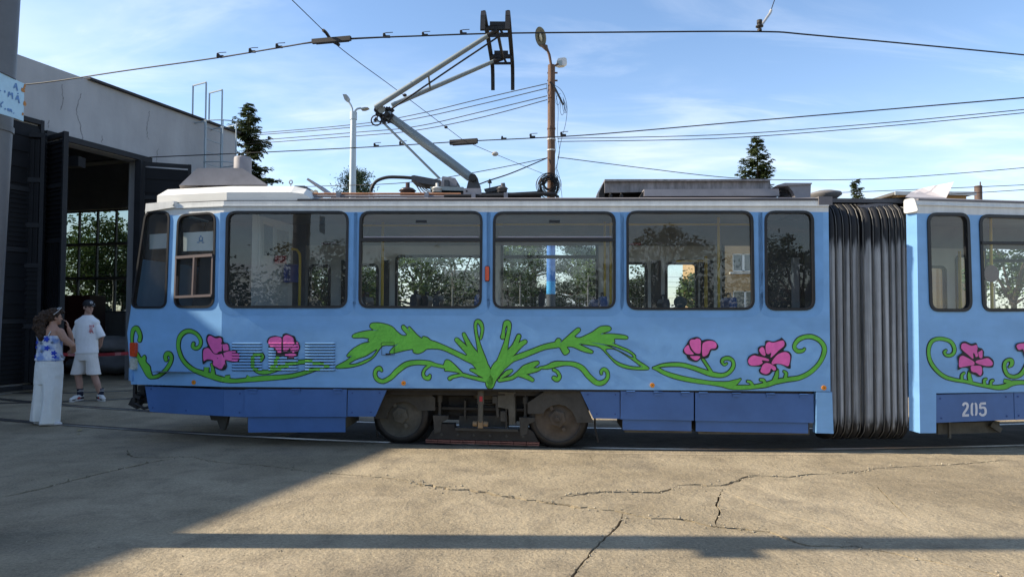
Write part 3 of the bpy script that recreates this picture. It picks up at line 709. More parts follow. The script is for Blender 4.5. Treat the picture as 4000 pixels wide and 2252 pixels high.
# ---- far sides with their windows and doors (seen through the near windows)
def farwall(T, S, sa, sb, opens, zb, zt):
    hs = []; fr = MB(); pn = []
    for (x0, x1, y0, zlow) in opens:
        a, zt_ = S(x0, y0, W - .05); b, _ = S(x1, y0, W - .05); pl = rounded([(a, zlow), (b, zlow), (b, zt_), (a, zt_)], .07, 4); hs.append(pl)
        w = empty('far_window', T((a + b) / 2, W, zlow), parent=tram)
        m2 = MB(); m2.prism([grow(pl, .02), grow(pl, -.02)], lambda x, y, d: T(x, W - .07 + d, y), .05); m2.build('gasket', GASK, w)
        m2 = MB(); m2.prism([pl], lambda x, y, d: T(x, W - .03, y)); m2.build('pane', TGL, w)
    mb = MB(); mb.prism([[(sa, zb), (sb, zb), (sb, zt), (sa, zt)]] + hs, lambda x, y, d: T(x, W - .05 + d, y), .05); return mb
part('far_side_panel', [INT], farwall(T1, sz, SB, SE, [(1212, 1288, 1036, 1.0), (1400, 1476, 1034, 1.0), (1550, 1888, 1000, 1.62), (1962, 2332, 936, 1.62), (2436, 2524, 1028, 1.0), (2602, 2720, 1028, 1.0), (2824, 2990, 920, 1.62)], ZB, ZT))
part('far_side_panel', [INT], farwall(T2, s2, 0, L2, [(3622, 3690, 1042, 1.0), (3735, 3790, 1000, 1.0), (3842, 4280, 925, 1.62)], zb2, zt2))
q = sz(1970, 1003, W - .05), sz(2330, 1003, W - .05)
mb = MB(); mb.beam(T1(q[0][0], W - .05, q[0][1]), T1(q[1][0], W - .05, q[1][1]), .05, .05); part('far_window_bar', GASK, mb)
q = s2(3842, 1018, W - .05), s2(4280, 1018, W - .05)
mb = MB(); mb.beam(T2(q[0][0], W - .05, q[0][1]), T2(q[1][0], W - .05, q[1][1]), .05, .05); part('far_window_bar', GASK, mb)
# dark door seams between leaves
mb = MB()
for x in (2562, 2745, 2775, 1345, 1510):
    a = sz(x, 1030, W - .06); mb.beam(T1(a[0], W - .065, .95), T1(a[0], W - .065, 2.4), .085 if x != 2562 else .14, .02, up=n1)
part('door_seal', GASK, mb)
# floor, ceiling, cab wall
mb = MB(); mb.add([T1(SB - .9, .06, .88), T1(SE, .06, .88), T1(SE, W - .06, .88), T1(SB - .9, W - .06, .88)], [(0, 1, 2, 3)]); mb.add([T2(0, .06, .88), T2(L2, .06, .88), T2(L2, W - .06, .88), T2(0, W - .06, .88)], [(0, 1, 2, 3)]); part('floor', INTD, mb)
def ceil(T, a, b):
    mb = MB(); pr = [(.06, 2.80), (.28, 2.92), (W - .28, 2.92), (W - .06, 2.62)]; k = len(pr)
    mb.add([T(s, d, z) for s in (a, b) for d, z in pr], [(i, i + 1, k + i + 1, k + i) for i in range(k - 1)]); return mb
CEI = M('ceiling_grey', (.30, .295, .275), .6); part('ceiling', CEI, ceil(T1, SB, SE)); part('ceiling', CEI, ceil(T2, 0, L2))
mb = MB(); mb.beam(T1(SE - .03, .3, 1.9), T1(SE - .03, .62, 1.9), 2.2, .03, up=e1); part('gangway_post', INTD, mb)
mb = MB(); a = sz(3200, 1000, 1.0)[0]; mb.beam(T1(sz(2995, 900, .9)[0], .9, .9), T1(sz(2995, 900, .9)[0], .9, 2.85), .02, .02); mb.prism([[(sz(2985, 900, .95)[0], .9), (SE, .9), (SE, 2.85), (sz(2985, 900, .95)[0], 2.85)]], lambda x, y, d: T1(x, .95 + d, y), .03); part('equipment_cabinet', M('cabinet_darkgrey', (.05, .052, .056), .5), mb)
mb = MB(); c = sz(3110, 1100, .9)[0]; mb.beam(T1(c, .93, .95), T1(c, .93, 2.35), .10, .02, up=n1); part('cabinet_strip', M('strip_grey', (.35, .36, .37), .5), mb)
# driver's cab partition with two notice frames
pc = sz(1040, 1000, 1.0)[0]
mb = MB(); mb.add([T1(sz(985, 900, .35)[0], .35, .9), T1(sz(1145, 900, 1.5)[0], 1.5, .9), T1(sz(1145, 900, 1.5)[0], 1.5, 2.85), T1(sz(985, 900, .35)[0], .35, 2.85)], [(0, 1, 2, 3)])
PA, PB = T1(sz(985, 900, .35)[0], .35, 0), T1(sz(1145, 900, 1.5)[0], 1.5, 0)
part('cab_partition', M('partition_grey', (.62, .64, .65), .55), mb)
pdn = (PB - PA).normalized(); pnn = Vector((pdn.y, -pdn.x, 0))
def onpart(px, py, o=0.0): return on_plane(px, py, PA + pnn * o, pnn)
for (x0, x1, y0, y1, c) in ((1026, 1068, 862, 1010, (.10, .11, .12)), (1076, 1130, 885, 992, (.30, .24, .16))):
    mb = MB(); q = [onpart(x0, y0, .012), onpart(x1, y0 + 14, .012), onpart(x1, y1 + 0, .012), onpart(x0, y1 - 0, .012)]
    mb.add(q, [(0, 1, 2, 3)]); fr = part('notice_frame', M('notice_rim', (.62, .62, .58), .5), mb)
    cc = sum(q, Vector()) / 4; mb = MB(); mb.add([cc + (v - cc) * .84 + pnn * .006 for v in q], [(0, 1, 2, 3)]); mb.build('notice', M('notice_%.2f' % c[0], c, .5, var=.25, vs=20), fr)
for (x0, x1, y0, y1, c, nm) in ((1073, 1106, 998, 1030, (.45, .04, .06), 'red'), (1108, 1158, 1032, 1102, (.03, .06, .35), 'blue')):
    q = [onpart(x0, y0, .03), onpart(x1, y0, .03), onpart(x1, y1, .03), onpart(x0, y1, .03)]
    mb = MB(); mb.add(q + [v + pnn * .05 for v in q], [(4, 5, 6, 7), (0, 1, 5, 4), (1, 2, 6, 5), (2, 3, 7, 6), (3, 0, 4, 7)]); part('ticket_box' if nm == 'blue' else 'notice', M('notice_' + nm, c, .5), mb)
# cab far wall / dark dashboard, seat and blind
mb = MB(); mb.add([TT(.05, 1.9, .9), TT(1.2, 1.3, .9), TT(1.2, 1.3, 2.9), TT(.05, 1.9, 2.9)], [(0, 1, 2, 3)]); part('cab_wall', INTD, mb)
mb = MB(); mb.box(TT(.95, .75, 1.2), (.5, 1.0, .65)); part('dashboard', INTD, mb)
mb = MB(); mb.box(TT(.35, .7, 1.35), (.12, .5, .75)); mb.box(TT(.5, .7, 1.05), (.45, .5, .12)); part('driver_seat', INTD, mb)
for (x0, x1, y0, y1, y2, y3) in ((560, 655, 912, 906, 965, 970), (693, 840, 905, 897, 975, 978)):
    q = [tz(x0, y0), tz(x1, y1), tz(x1, y2), tz(x0, y3)]; mb = MB(); mb.add([TT(a, .10, b) for a, b in q], [(0, 1, 2, 3)]); bl = part('sun_blind', M('blind_white', (.62, .66, .64), .6, var=.06), mb)
q = tz(763, 937); mb = MB()
for dx, dz, w, h in ((0, 0, .05, .02), (-.02, .02, .012, .05), (.025, .018, .014, .055), (0, .055, .02, .02), (-.035, -.02, .03, .014), (.035, -.022, .03, .012)): mb.box(TT(q[0] - dx, .094, q[1] + dz), (w, .002, h))
mb.build('painted_mark', M('mark_blue', (.10, .25, .45), .6), bl)
# bars of the near windows
def barw(wi, T, pts, th, mat, name, d=.0, up=None):
    mb = MB()
    for (a, b) in pts: mb.beam(T(a[0], d, a[1]), T(b[0], d, b[1]), .05, th)
    mb.build(name, mat, wi)
for i, (x0, x1) in ((1, (1410, 1880)), (2, (1932, 2400))):
    w, poly = wins[i]; barw(w, T1, [(sz(x0, 937), sz(x1, 937))], .036, GASK, 'transom')
    for (dd, zz, nm) in ((.06, .05, 'hopper_rail'),): barw(w, T1, [(sz(x0 + 12, 926), sz(x1 - 10, 926))], .016, M('hopper_alloy', (.26, .25, .28), .4, .3), nm, .0)
    # tilted hopper pane
    a0, a1 = sz(x0 + 12, 925), sz(x1 - 12, 925); b0, b1 = sz(x0 + 30, 862), sz(x1 - 22, 862)
    mb = MB(); mb.add([T1(a0[0], .04, a0[1]), T1(a1[0], .04, a1[1]), T1(b1[0], .22, b1[1]), T1(b0[0], .22, b0[1])], [(0, 1, 2, 3)]); mb.build('hopper_pane', TGL, w)
    mb = MB(); cc = sz((x0 + x1) / 2, 864); mb.box(T1(cc[0], .02, cc[1]), (.13, .03, .03)); mb.build('latch', GASK, w)
w, poly = twins[1]
barw(w, TT, [(tz(690, 1006), tz(834, 996))], .034, ALU, 'transom', -.004)
barw(w, TT, [(tz(686, 1160), tz(830, 1153))], .03, ALU, 'slider_rail', -.004)
mb = MB(); a, b = tz(763, 1005), tz(756, 1155); mb.beam(TT(a[0], -.004, a[1]), TT(b[0], -.004, b[1]), .022, .05, up=ntp); a, b = tz(691, 1010), tz(686, 1160); mb.beam(TT(a[0], .0, a[1]), TT(b[0], .0, b[1]), .02, .04, up=ntp); a, b = tz(833, 1000), tz(829, 1155); mb.beam(TT(a[0], .0, a[1]), TT(b[0], .0, b[1]), .02, .04, up=ntp); mb.build('slider_frame', ALU, w)
w, poly = wins2[1]; barw(w, T2, [(s2(3830, 948), s2(4325, 952))], .034, GASK, 'transom')
# handrails
def rail_(T, S, x, y0, y1, d, r=.019):
    mb = MB(); a, b = S(x, y0, d), S(x, y1, d); mb.cyl(T(a[0], d, a[1]), T(a[0], d, b[1]), r, n=8); part('handrail', YEL, mb)
rail_(T1, sz, 2806, 815, 1330, 1.2, .02); rail_(T1, sz, 2362, 820, 1330, 1.7); rail_(T1, sz, 2385, 820, 1330, 1.75); rail_(T1, sz, 1496, 820, 1330, 1.75, .022); rail_(T1, sz, 2757, 1000, 1330, 1.95, .025)
rail_(T2, s2, 3868, 815, 1330, .7); rail_(T2, s2, 3748, 980, 1330, 1.95, .022); rail_(T2, s2, 3838, 980, 1330, 1.6, .022)
mb = MB(); mb.tube([p1(1140, 972, 1.0), p1(1160, 975, 1.0), p1(1170, 990, 1.0), p1(1172, 1010, 1.0), p1(1168, 1330, 1.0)], .018, 8); part('handrail', YEL, mb)
for (xa, xb, y, d) in ((1935, 2395, 876, 1.2), (2450, 2940, 876, 1.2), (1420, 1880, 880, 1.5)):
    mb = MB(); mb.cyl(p1(xa, y, d), p1(xb, y, d), .017, n=8); part('ceiling_rail', YEL, mb)
mb = MB(); mb.cyl(p1(2640, 1020, 2.0), p1(2760, 1018, 2.0), .02, n=8); part('ceiling_rail', YEL, mb)
# seats: shell, backrest, grab handle
SEATD = M('seat_dark', (.03, .032, .04), .55); SEATB = M('seat_blue', (.04, .09, .24), .6)
def seat(px, py, d, mat, face=1, wpx=.42):
    q = p1(px, py, d); base = Vector((q.x, q.y, .88)); st = empty('seat', base, parent=tram); zt = q.z
    mb = MB()
    for k in range(6):
        pass
    prof = [(0, .45), (.02 * face, .45), (.05 * face, zt - .88 - .06), (.035 * face, zt - .88), (-.02 * face, zt - .88), (-.045 * face, zt - .88 - .05), (-.03 * face, .45)]
    mb.prism([prof], lambda x, y, dd: base + e1 * x + n1 * (dd - wpx / 2) + Vector((0, 0, y)), wpx); mb.build('backrest', mat, st)
    mb = MB(); mb.box(base + e1 * (-.2 * face) + Vector((0, 0, .44)), (.42, wpx, .07)); mb.build('cushion', mat, st)
    mb = MB(); mb.cyl(base + e1 * (-.18 * face), base + e1 * (-.18 * face) + Vector((0, 0, .42)), .04, n=8); mb.build('pedestal', INTD, st)
    mb = MB(); tp_ = base + Vector((0, 0, zt - .88)); mb.tube([tp_ - n1 * .1 + Vector((0, 0, -.03)), tp_ - n1 * .09 + Vector((0, 0, .05)), tp_ + n1 * .09 + Vector((0, 0, .05)), tp_ + n1 * .1 + Vector((0, 0, -.03))], .012, 6); mb.build('grab_handle', SEATD, st)
for a in ((1432, 1160, .7, SEATD), (1625, 1150, 1.0, SEATD), (1668, 1155, 1.4, SEATD), (1712, 1152, .75, SEATD), (1872, 1150, .5, SEATB), (2115, 1145, 1.3, SEATD), (2318, 1170, .9, SEATB), (2352, 1158, .6, SEATB), (2440, 1165, 1.2, SEATD), (2590, 1168, .7, SEATD), (2845, 1162, .6, SEATB)): seat(*a)
mb = MB(); mb.cyl(p1(1232, 1190, .9), p1(1232, 1190, .93), .085, n=20); part('round_notice', SEATD, mb)
mb = MB(); mb.cyl(p1(2657, 1180, 1.0), p1(2657, 1180, 1.03), .085, n=20); part('round_notice', M('round_teal', (.03, .06, .07), .5), mb)
q = P2(3874, 1068, .64); mb = MB(); mb.cyl(q, q + n2 * .03, .11, n=24); part('round_notice', M('round_plum', (.16, .09, .11), .5), mb)
# notices on the far wall
for (x0, x1, y0, y1, c) in ((2455, 2503, 932, 957, (.35, .04, .05)), (2597, 2652, 887, 909, (.04, .22, .26)), (2562, 2592, 918, 950, (.35, .22, .38)), (2606, 2662, 918, 948, (.45, .45, .46)), (2765, 2800, 888, 930, (.20, .17, .30)), (2520, 2555, 915, 948, (.46, .46, .46)), (1255, 1285, 933, 955, (.22, .06, .10)), (1280, 1312, 918, 950, (.25, .08, .12)), (1312, 1356, 893, 918, (.05, .16, .15))):
    a = [sz(x0, y0, W - .09), sz(x1, y0, W - .09), sz(x1, y1, W - .09), sz(x0, y1, W - .09)]; mb = MB(); mb.add([T1(s, W - .09, z) for s, z in a], [(0, 1, 2, 3)]); part('notice', M('notice_c%.2f%.2f' % (c[0], c[1]), c, .5, var=.2, vs=25), mb)
for (x0, x1, y0, y1, c) in ((3684, 3760, 921, 957, (.05, .06, .16)), (3637, 3684, 899, 909, (.04, .12, .13)), (3633, 3680, 918, 923, (.04, .12, .1))):
    a = [s2(x0, y0, W - .09), s2(x1, y0, W - .09), s2(x1, y1, W - .09), s2(x0, y1, W - .09)]; mb = MB(); mb.add([T2(s, W - .09, z) for s, z in a], [(0, 1, 2, 3)]); part('notice', M('notice_d%.2f%.2f' % (c[0], c[1]), c, .5, var=.2, vs=25), mb)
q = onpart(1010, 900, .01); mb = MB(); mb.tube([p1(1008, 835, .5), p1(1012, 860, .5), p1(1012, 1040, .5), p1(1005, 1052, .5), p1(962, 1055, .5)], .008, 6); part('grab_bar', M('bar_white', (.6, .62, .62), .4), mb)

# ---- skirt panels
def skirt(poly, T, name='skirt_panel', d=.0, th=.03, hinges=(), rivets=(), mapf=sz, mat=NAVY):
    pl = [mapf(*p) for p in poly]; mb = MB(); mb.prism([pl], lambda x, y, dd: T(x, d + dd, y), th); sk = part(name, mat, mb)
    for (x, y) in hinges:
        mb = MB(); a = mapf(x, y); mb.box(T(a[0], d - .006, a[1] - .028), (.085, .012, .03)); mb.cyl(T(a[0] - .05, d - .012, a[1]), T(a[0] + .05, d - .012, a[1]), .009, n=6); mb.build('hinge', mat, sk)
    for (x, y) in rivets:
        mb = MB(); a = mapf(x, y); mb.cyl(T(a[0], d - .006, a[1]), T(a[0], d + .005, a[1]), .010, n=8); mb.build('rivet', M('rivet_blue', (.03, .07, .22), .5), sk)
    return sk
skirt([(559, 1508), (866, 1521), (866, 1625), (700, 1617), (578, 1608), (572, 1590)], TT, d=.03, mapf=tz, rivets=((583, 1519), (590, 1592), (720, 1603)))
skirt([(866, 1521), (952, 1522), (951, 1629), (866, 1625)], T1, d=.03, rivets=((933, 1537), (932, 1611)))
skirt([(954, 1520), (1353, 1520), (1351, 1628), (953, 1628)], T1, d=.015, hinges=((988, 1521), (1156, 1521), (1318, 1521)))
skirt([(963, 1630), (1345, 1631), (1344, 1689), (963, 1690)], T1, d=.045)
skirt([(1356, 1519), (1510, 1518), (1463, 1627), (1354, 1627)], T1, d=.03, rivets=((1374, 1535), (1480, 1534), (1373, 1611), (1447, 1610)))
skirt([(2266, 1525), (2422, 1527), (2423, 1636), (2318, 1634)], T1, d=.03, rivets=((2297, 1541), (2405, 1541), (2332, 1617), (2404, 1617)))
skirt([(2425, 1527), (2711, 1532), (2711, 1642), (2425, 1637)], T1, d=.015, hinges=((2464, 1528), (2571, 1530), (2677, 1532)))
skirt([(2434, 1639), (2704, 1644), (2704, 1685), (2434, 1680)], T1, d=.045)
skirt([(2717, 1533), (3180, 1538), (3181, 1651), (2717, 1643)], T1, d=.015, hinges=((2747, 1533), (2878, 1535), (3010, 1537), (3140, 1540)))
skirt([(2722, 1645), (3163, 1653), (3163, 1694), (2722, 1686)], T1, d=.045)
sk205 = skirt([(3659, 1541), (3964, 1533), (3967, 1639), (3661, 1651)], T2, d=.02, mapf=s2, rivets=((3678, 1556), (3935, 1549), (3682, 1633), (3938, 1625)))
skirt([(3967, 1533), (4330, 1524), (4330, 1628), (3970, 1639)], T2, d=.02, mapf=s2, rivets=((3982, 1548), (3985, 1623)))
mb = MB(); mb.beam(T1(SB, .10, ZB - .012), T1(SE - .2, .10, ZB - .012), .15, .03); part('sill_beam', BLK, mb)
# stencilled number 205
ZD = lambda u, v: (3200 + u / 2.589, 1200 + v / 2.589)
def strip(mb, pts, fn, mi=0, k=6, tip=True, lift=0.0):
    """flat ribbon with per-point half widths (u, v, w); fn(u, v, lift)"""
    C = catmull(pts, k) if len(pts) > 2 else pts
    if tip and len(C) > 2:
        for end in (0, -1):
            a, b = C[end], C[1 if end == 0 else -2]; dx, dy = a[0] - b[0], a[1] - b[1]; l = math.hypot(dx, dy) or 1
            cap = [(a[0] + dx / l * a[2] * q, a[1] + dy / l * a[2] * q, a[2] * math.sqrt(max(0, 1 - q * q))) for q in (.5, .8, .97)]
            C = cap[::-1] + C if end == 0 else C + cap
    vs = []
    for i, p in enumerate(C):
        a, b = C[max(0, i - 1)], C[min(len(C) - 1, i + 1)]; dx, dy = b[0] - a[0], b[1] - a[1]; l = math.hypot(dx, dy) or 1
        lf = lift + i * 1e-6
        vs += [fn(p[0] - dy / l * p[2], p[1] + dx / l * p[2], lf), fn(p[0] + dy / l * p[2], p[1] - dx / l * p[2], lf)]
    mb.add(vs, [(2 * i, 2 * i + 1, 2 * i + 3, 2 * i + 2) for i in range(len(C) - 1)], mi)
f205 = lambda u, v, l: (lambda q: T2(q[0], .017 - l, q[1]))(s2(*ZD(u, v)))
NUM = M('stencil_white', (.62, .64, .68), .6)
for k, strokes in enumerate(([[(1466, 995, 12), (1475, 975, 12), (1492, 970, 12), (1508, 978, 12), (1513, 1000, 12), (1502, 1030, 12), (1480, 1062, 12), (1468, 1088, 12)], [(1458, 1093, 12), (1490, 1092, 12), (1526, 1091, 12)]],
          [[(1568, 968, 8), (1556, 985, 11), (1554, 1030, 11), (1556, 1075, 11), (1568, 1092, 8)], [(1586, 966, 8), (1598, 983, 11), (1602, 1030, 11), (1600, 1075, 11), (1590, 1092, 8)]],
          [[(1698, 970, 12), (1660, 972, 12), (1640, 974, 12)], [(1640, 974, 11), (1640, 1000, 11), (1638, 1024, 11)], [(1640, 1022, 10), (1662, 1012, 11), (1685, 1018, 12), (1695, 1045, 12), (1690, 1075, 12), (1668, 1090, 12), (1645, 1084, 11), (1634, 1066, 11)]])):
    mb = MB()
    for j, st in enumerate(strokes): strip(mb, st, f205, 0, 5, tip=False, lift=.0004 * j)
    mb.build('painted_digit', NUM, sk205)

# ---- mural
ZA = lambda u, v: (450 + u / 2.576, 1200 + v / 2.577)
ZBm = lambda u, v: (1300 + u / 1.9815, 1200 + v / 1.9815)
ZC = lambda u, v: (2400 + u / 2.576, 1200 + v / 2.576)
def fn_for(zone):
    if zone is ZD: return lambda u, v, l: (lambda q: T2(q[0], -.002 - l, q[1]))(s2(*ZD(u, v)))
    def f(u, v, l):
        x, y = zone(u, v)
        if x < 868: q = tz(x, y); return TT(q[0], -.002 - l, q[1])
        q = sz(x, y); return T1(q[0], -.002 - l, q[1])
    return f
MURAL = []          # (zone, polygon in zone coords, material index) to colour the louvres
def vine(zone, parent, ribbons=(), polys=(), ow=None):
    sc = {ZA: 2.576, ZBm: 1.9815, ZC: 2.576, ZD: 2.589}[zone]; ow = 3.3 * sc; f = fn_for(zone); mb = MB(); n = 0
    xb = None
    if zone is ZA: xb = [[((868 - 450) * 2.576, -50), ((868 - 450) * 2.576, 800)]]
    for rb in ribbons:
        strip(mb, [(u, v, w + ow * (1 + .45 * noise.noise(Vector((u * .03, v * .03, n))))) for u, v, w in rb], f, 0, 6, lift=.0002 * n); strip(mb, rb, f, 1, 6, lift=.004 + .0002 * n); n += 1
        C = catmull(rb, 4); Lp = []; Rp = []
        for i, p in enumerate(C):
            a, b = C[max(0, i - 1)], C[min(len(C) - 1, i + 1)]; dx, dy = b[0] - a[0], b[1] - a[1]; l = math.hypot(dx, dy) or 1
            Lp.append(zone(p[0] - dy / l * p[2], p[1] + dx / l * p[2])); Rp.append(zone(p[0] + dy / l * p[2], p[1] - dx / l * p[2]))
        MURAL.append((Lp + Rp[::-1], 1))
    for pg in polys:
        if isinstance(pg[0][0], (int, float)): pg = [pg]
        ou = catmull(pg[0], 4, True); hs = [catmull(h, 4, True) for h in pg[1:]]
        mb.prism([grow(ou, ow)] + [grow(h, -ow) for h in hs], lambda u, v, d, k=n: f(u, v, .0002 * k), extra=xb or ())
        mi0 = len(mb.mi); mb.prism([ou] + hs, lambda u, v, d, k=n: f(u, v, .004 + .0002 * k), mi=1, extra=xb or ()); n += 1
    return mb.build('painted_vine', [INK, GREEN], parent)
def flower(zone, parent, black, pinks, blacks=()):
    f = fn_for(zone); mb = MB(); xb = ()
    if zone is ZA: xb = [[((868 - 450) * 2.576, -50), ((868 - 450) * 2.576, 800)]]
    bl = catmull(black, 4, True); mb.prism([bl], lambda u, v, d: f(u, v, .0095), extra=xb); MURAL.append(([zone(*p) for p in bl], 0))
    fl = mb.build('painted_flower', INK, parent)
    for k, pk in enumerate(pinks):
        pp = catmull(pk, 4, True); mb = MB(); mb.prism([pp], lambda u, v, d: f(u, v, .0105 + .0002 * k), extra=xb); mb.build('painted_flower', PINK, parent); MURAL.append(([zone(*p) for p in pp], 2))
    for pk in blacks: mb = MB(); mb.prism([pk], lambda u, v, d: f(u, v, .012)); mb.build('painted_flower', INK, parent)
vine(ZA, sideT, [[(248, 330, 17), (255, 290, 16), (240, 240, 19), (215, 208, 20), (185, 225, 18), (172, 280, 14), (172, 350, 11), (185, 420, 10), (215, 480, 14)],
  [(365, 702, 14), (430, 690, 15), (500, 640, 16), (550, 570, 17), (570, 510, 15), (555, 470, 18), (525, 465, 20), (508, 495, 17), (515, 525, 17)]],
  [[(205, 440), (235, 460), (265, 505), (295, 480), (312, 505), (310, 545), (350, 590), (358, 630), (375, 685), (400, 700), (360, 716), (320, 690), (280, 620), (240, 545), (205, 470)]])
vine(ZA, side1, [[(790, 362, 14), (785, 395, 16), (820, 410, 15), (855, 385, 14), (862, 330, 14), (825, 270, 15), (760, 238, 17), (700, 248, 18), (652, 300, 18), (637, 380, 17), (650, 450, 16), (680, 520, 16), (730, 580, 17), (800, 630, 19), (880, 660, 22), (960, 685, 26), (1040, 712, 24), (1120, 730, 22), (1200, 737, 18), (1300, 730, 18), (1450, 715, 24), (1600, 705, 22), (1750, 692, 18), (1850, 672, 18), (1950, 642, 16), (2050, 612, 12), (2150, 596, 7)],
  [(922, 600, 24), (920, 650, 22)], [(972, 570, 8), (985, 620, 14), (985, 680, 24)], [(1160, 692, 12), (1110, 705, 18)], [(1350, 690, 20), (1330, 720, 14)],
  [(1462, 535, 12), (1485, 500, 14), (1470, 472, 16), (1430, 468, 17), (1392, 500, 17), (1382, 560, 17), (1402, 612, 17), (1450, 642, 20), (1520, 650, 18), (1600, 630, 18), (1700, 590, 20), (1800, 560, 18), (1900, 545, 18), (2000, 550, 14), (2080, 568, 9), (2160, 592, 5)],
  [(1642, 480, 18), (1620, 560, 18), (1570, 625, 18)]])
vine(ZBm, side1, [[(1215, 600, 26), (1205, 545, 34), (1165, 470, 46), (1110, 412, 40), (1050, 392, 26)],
  [(1190, 510, 30), (1120, 405, 45), (1060, 350, 25), (1000, 290, 18), (960, 250, 15)], [(1150, 430, 30), (1090, 355, 28), (1060, 300, 18), (1030, 240, 14), (1015, 207, 12)],
  [(1190, 520, 25), (1165, 430, 30), (1132, 300, 14), (1110, 200, 9), (1105, 130, 9), (1122, 106, 12), (1146, 125, 13), (1158, 170, 10), (1150, 220, 8), (1145, 240, 7)],
  [(1175, 562, 13), (1080, 540, 11), (1000, 518, 12)], [(1000, 520, 9), (930, 535, 11), (906, 548, 13)], [(1190, 545, 8), (1150, 515, 18), (1100, 490, 14), (1070, 482, 8)],
  [(880, 462, 10), (800, 446, 12), (740, 430, 16), (650, 425, 16), (570, 440, 18), (500, 490, 18), (450, 540, 16), (390, 570, 14), (345, 555, 13), (328, 520, 12), (335, 485, 12), (362, 470, 14), (378, 487, 8)],
  [(750, 448, 10), (715, 475, 9), (700, 510, 9), (712, 540, 12), (742, 545, 14), (752, 525, 8)]],
 [[[(735, 235), (700, 225), (690, 240), (650, 210), (612, 168), (592, 150), (584, 165), (600, 192), (555, 142), (537, 142), (538, 165), (575, 210), (540, 218), (500, 190), (460, 150), (410, 130), (350, 120), (300, 125), (290, 150), (320, 172), (360, 178), (280, 180), (200, 195), (156, 215), (162, 233), (230, 232), (282, 240), (275, 255), (285, 268), (230, 280), (160, 320), (115, 365), (118, 380), (148, 374), (105, 412), (20, 462), (110, 465), (220, 440), (310, 390), (370, 310), (400, 292), (480, 290), (512, 278), (470, 310), (442, 345), (460, 354), (500, 345), (560, 330), (620, 322), (625, 345), (660, 355), (700, 340), (730, 320), (800, 318), (860, 330), (960, 375), (1060, 425), (1075, 397), (960, 340), (880, 302), (800, 268), (760, 255)],
   [(125, 435), (180, 400), (260, 370), (345, 320), (310, 378), (260, 405), (215, 425), (160, 440)]],
  [(866, 425), (880, 406), (910, 415), (960, 460), (1005, 512), (950, 497), (900, 490), (868, 488), (872, 470), (858, 455)]])
vine(ZBm, side1, [[(1220, 600, 26), (1235, 545, 34), (1285, 460, 46), (1330, 432, 34), (1390, 400, 20), (1470, 370, 20), (1560, 335, 18), (1640, 305, 18), (1730, 288, 22)],
  [(1250, 510, 30), (1330, 400, 36), (1400, 310, 20), (1440, 222, 14)], [(1380, 360, 22), (1450, 290, 19), (1488, 265, 15)],
  [(1250, 520, 25), (1302, 420, 32), (1345, 260, 15), (1365, 160, 13), (1360, 122, 16), (1340, 122, 16), (1325, 160, 10), (1320, 200, 12), (1316, 228, 16)],
  [(1290, 562, 12), (1380, 545, 12), (1430, 515, 16), (1490, 482, 34), (1550, 442, 20), (1582, 428, 14)], [(1440, 520, 10), (1500, 535, 16), (1545, 560, 12)], [(1500, 492, 22), (1570, 482, 14), (1600, 476, 8)], [(1300, 542, 6), (1350, 506, 16), (1382, 488, 11)],
  [(1600, 466, 6), (1660, 460, 14), (1720, 440, 20), (1800, 432, 14), (1870, 440, 16), (1930, 470, 18), (1980, 530, 18), (2040, 580, 18), (2090, 580, 16), (2125, 545, 12), (2125, 500, 12), (2100, 477, 12), (2078, 492, 10), (2078, 510, 8)],
  [(1710, 480, 10), (1740, 500, 10), (1755, 535, 12), (1735, 555, 16), (1712, 545, 14)]],
 [[[(1720, 270), (1740, 240), (1765, 250), (1760, 272), (1800, 240), (1850, 195), (1895, 160), (1915, 170), (1905, 190), (1870, 225), (1910, 235), (1960, 215), (2010, 190), (2070, 150), (2130, 145), (2152, 160), (2140, 180), (2070, 205), (2150, 205), (2250, 215), (2282, 230), (2268, 243), (2182, 240), (2180, 268), (2164, 274), (2220, 300), (2290, 330), (2340, 370), (2350, 402), (2448, 470), (2380, 480), (2280, 470), (2200, 440), (2140, 380), (2070, 310), (1990, 290), (1905, 282), (2000, 330), (2012, 345), (1995, 352), (1930, 335), (1860, 305), (1812, 305), (1830, 340), (1800, 365), (1780, 350), (1755, 308), (1720, 305)],
   [(2110, 325), (2180, 320), (2280, 375), (2375, 445), (2390, 460), (2300, 455), (2200, 420), (2140, 370)], [(2000, 272), (2080, 280), (2180, 300), (2290, 345), (2325, 375), (2312, 388), (2220, 340), (2120, 297)]]])
vine(ZC, side1, [[(388, 610, 5), (440, 622, 16), (500, 655, 18), (600, 690, 20), (720, 720, 20), (850, 742, 20), (960, 757, 18), (1060, 768, 22), (1150, 772, 28), (1220, 750, 24), (1268, 720, 6)],
  [(1080, 778, 14), (1180, 800, 20), (1300, 802, 20), (1400, 796, 18), (1520, 777, 22), (1620, 747, 22), (1740, 724, 20), (1860, 705, 20), (1970, 650, 20), (2060, 560, 18), (2107, 460, 20), (2107, 390, 20), (2062, 330, 18), (1990, 295, 18), (1920, 295, 18), (1850, 325, 18), (1808, 390, 16), (1840, 437, 18), (1890, 435, 14), (1912, 417, 10)],
  [(388, 606, 5), (480, 582, 13), (580, 573, 16), (680, 577, 18), (780, 602, 18), (880, 637, 20), (970, 667, 22), (1070, 682, 18), (1142, 660, 16), (1192, 600, 16), (1192, 540, 14), (1150, 510, 16), (1100, 517, 16), (1082, 545, 12), (1105, 575, 10), (1130, 562, 7)],
  [(890, 520, 12), (930, 580, 12), (972, 645, 14)], [(1340, 742, 10), (1370, 752, 13), (1390, 785, 14)], [(1470, 726, 12), (1500, 733, 14), (1515, 768, 16)], [(1637, 630, 12), (1628, 690, 20), (1605, 742, 22)], [(1705, 642, 10), (1726, 662, 14), (1718, 708, 16)]])
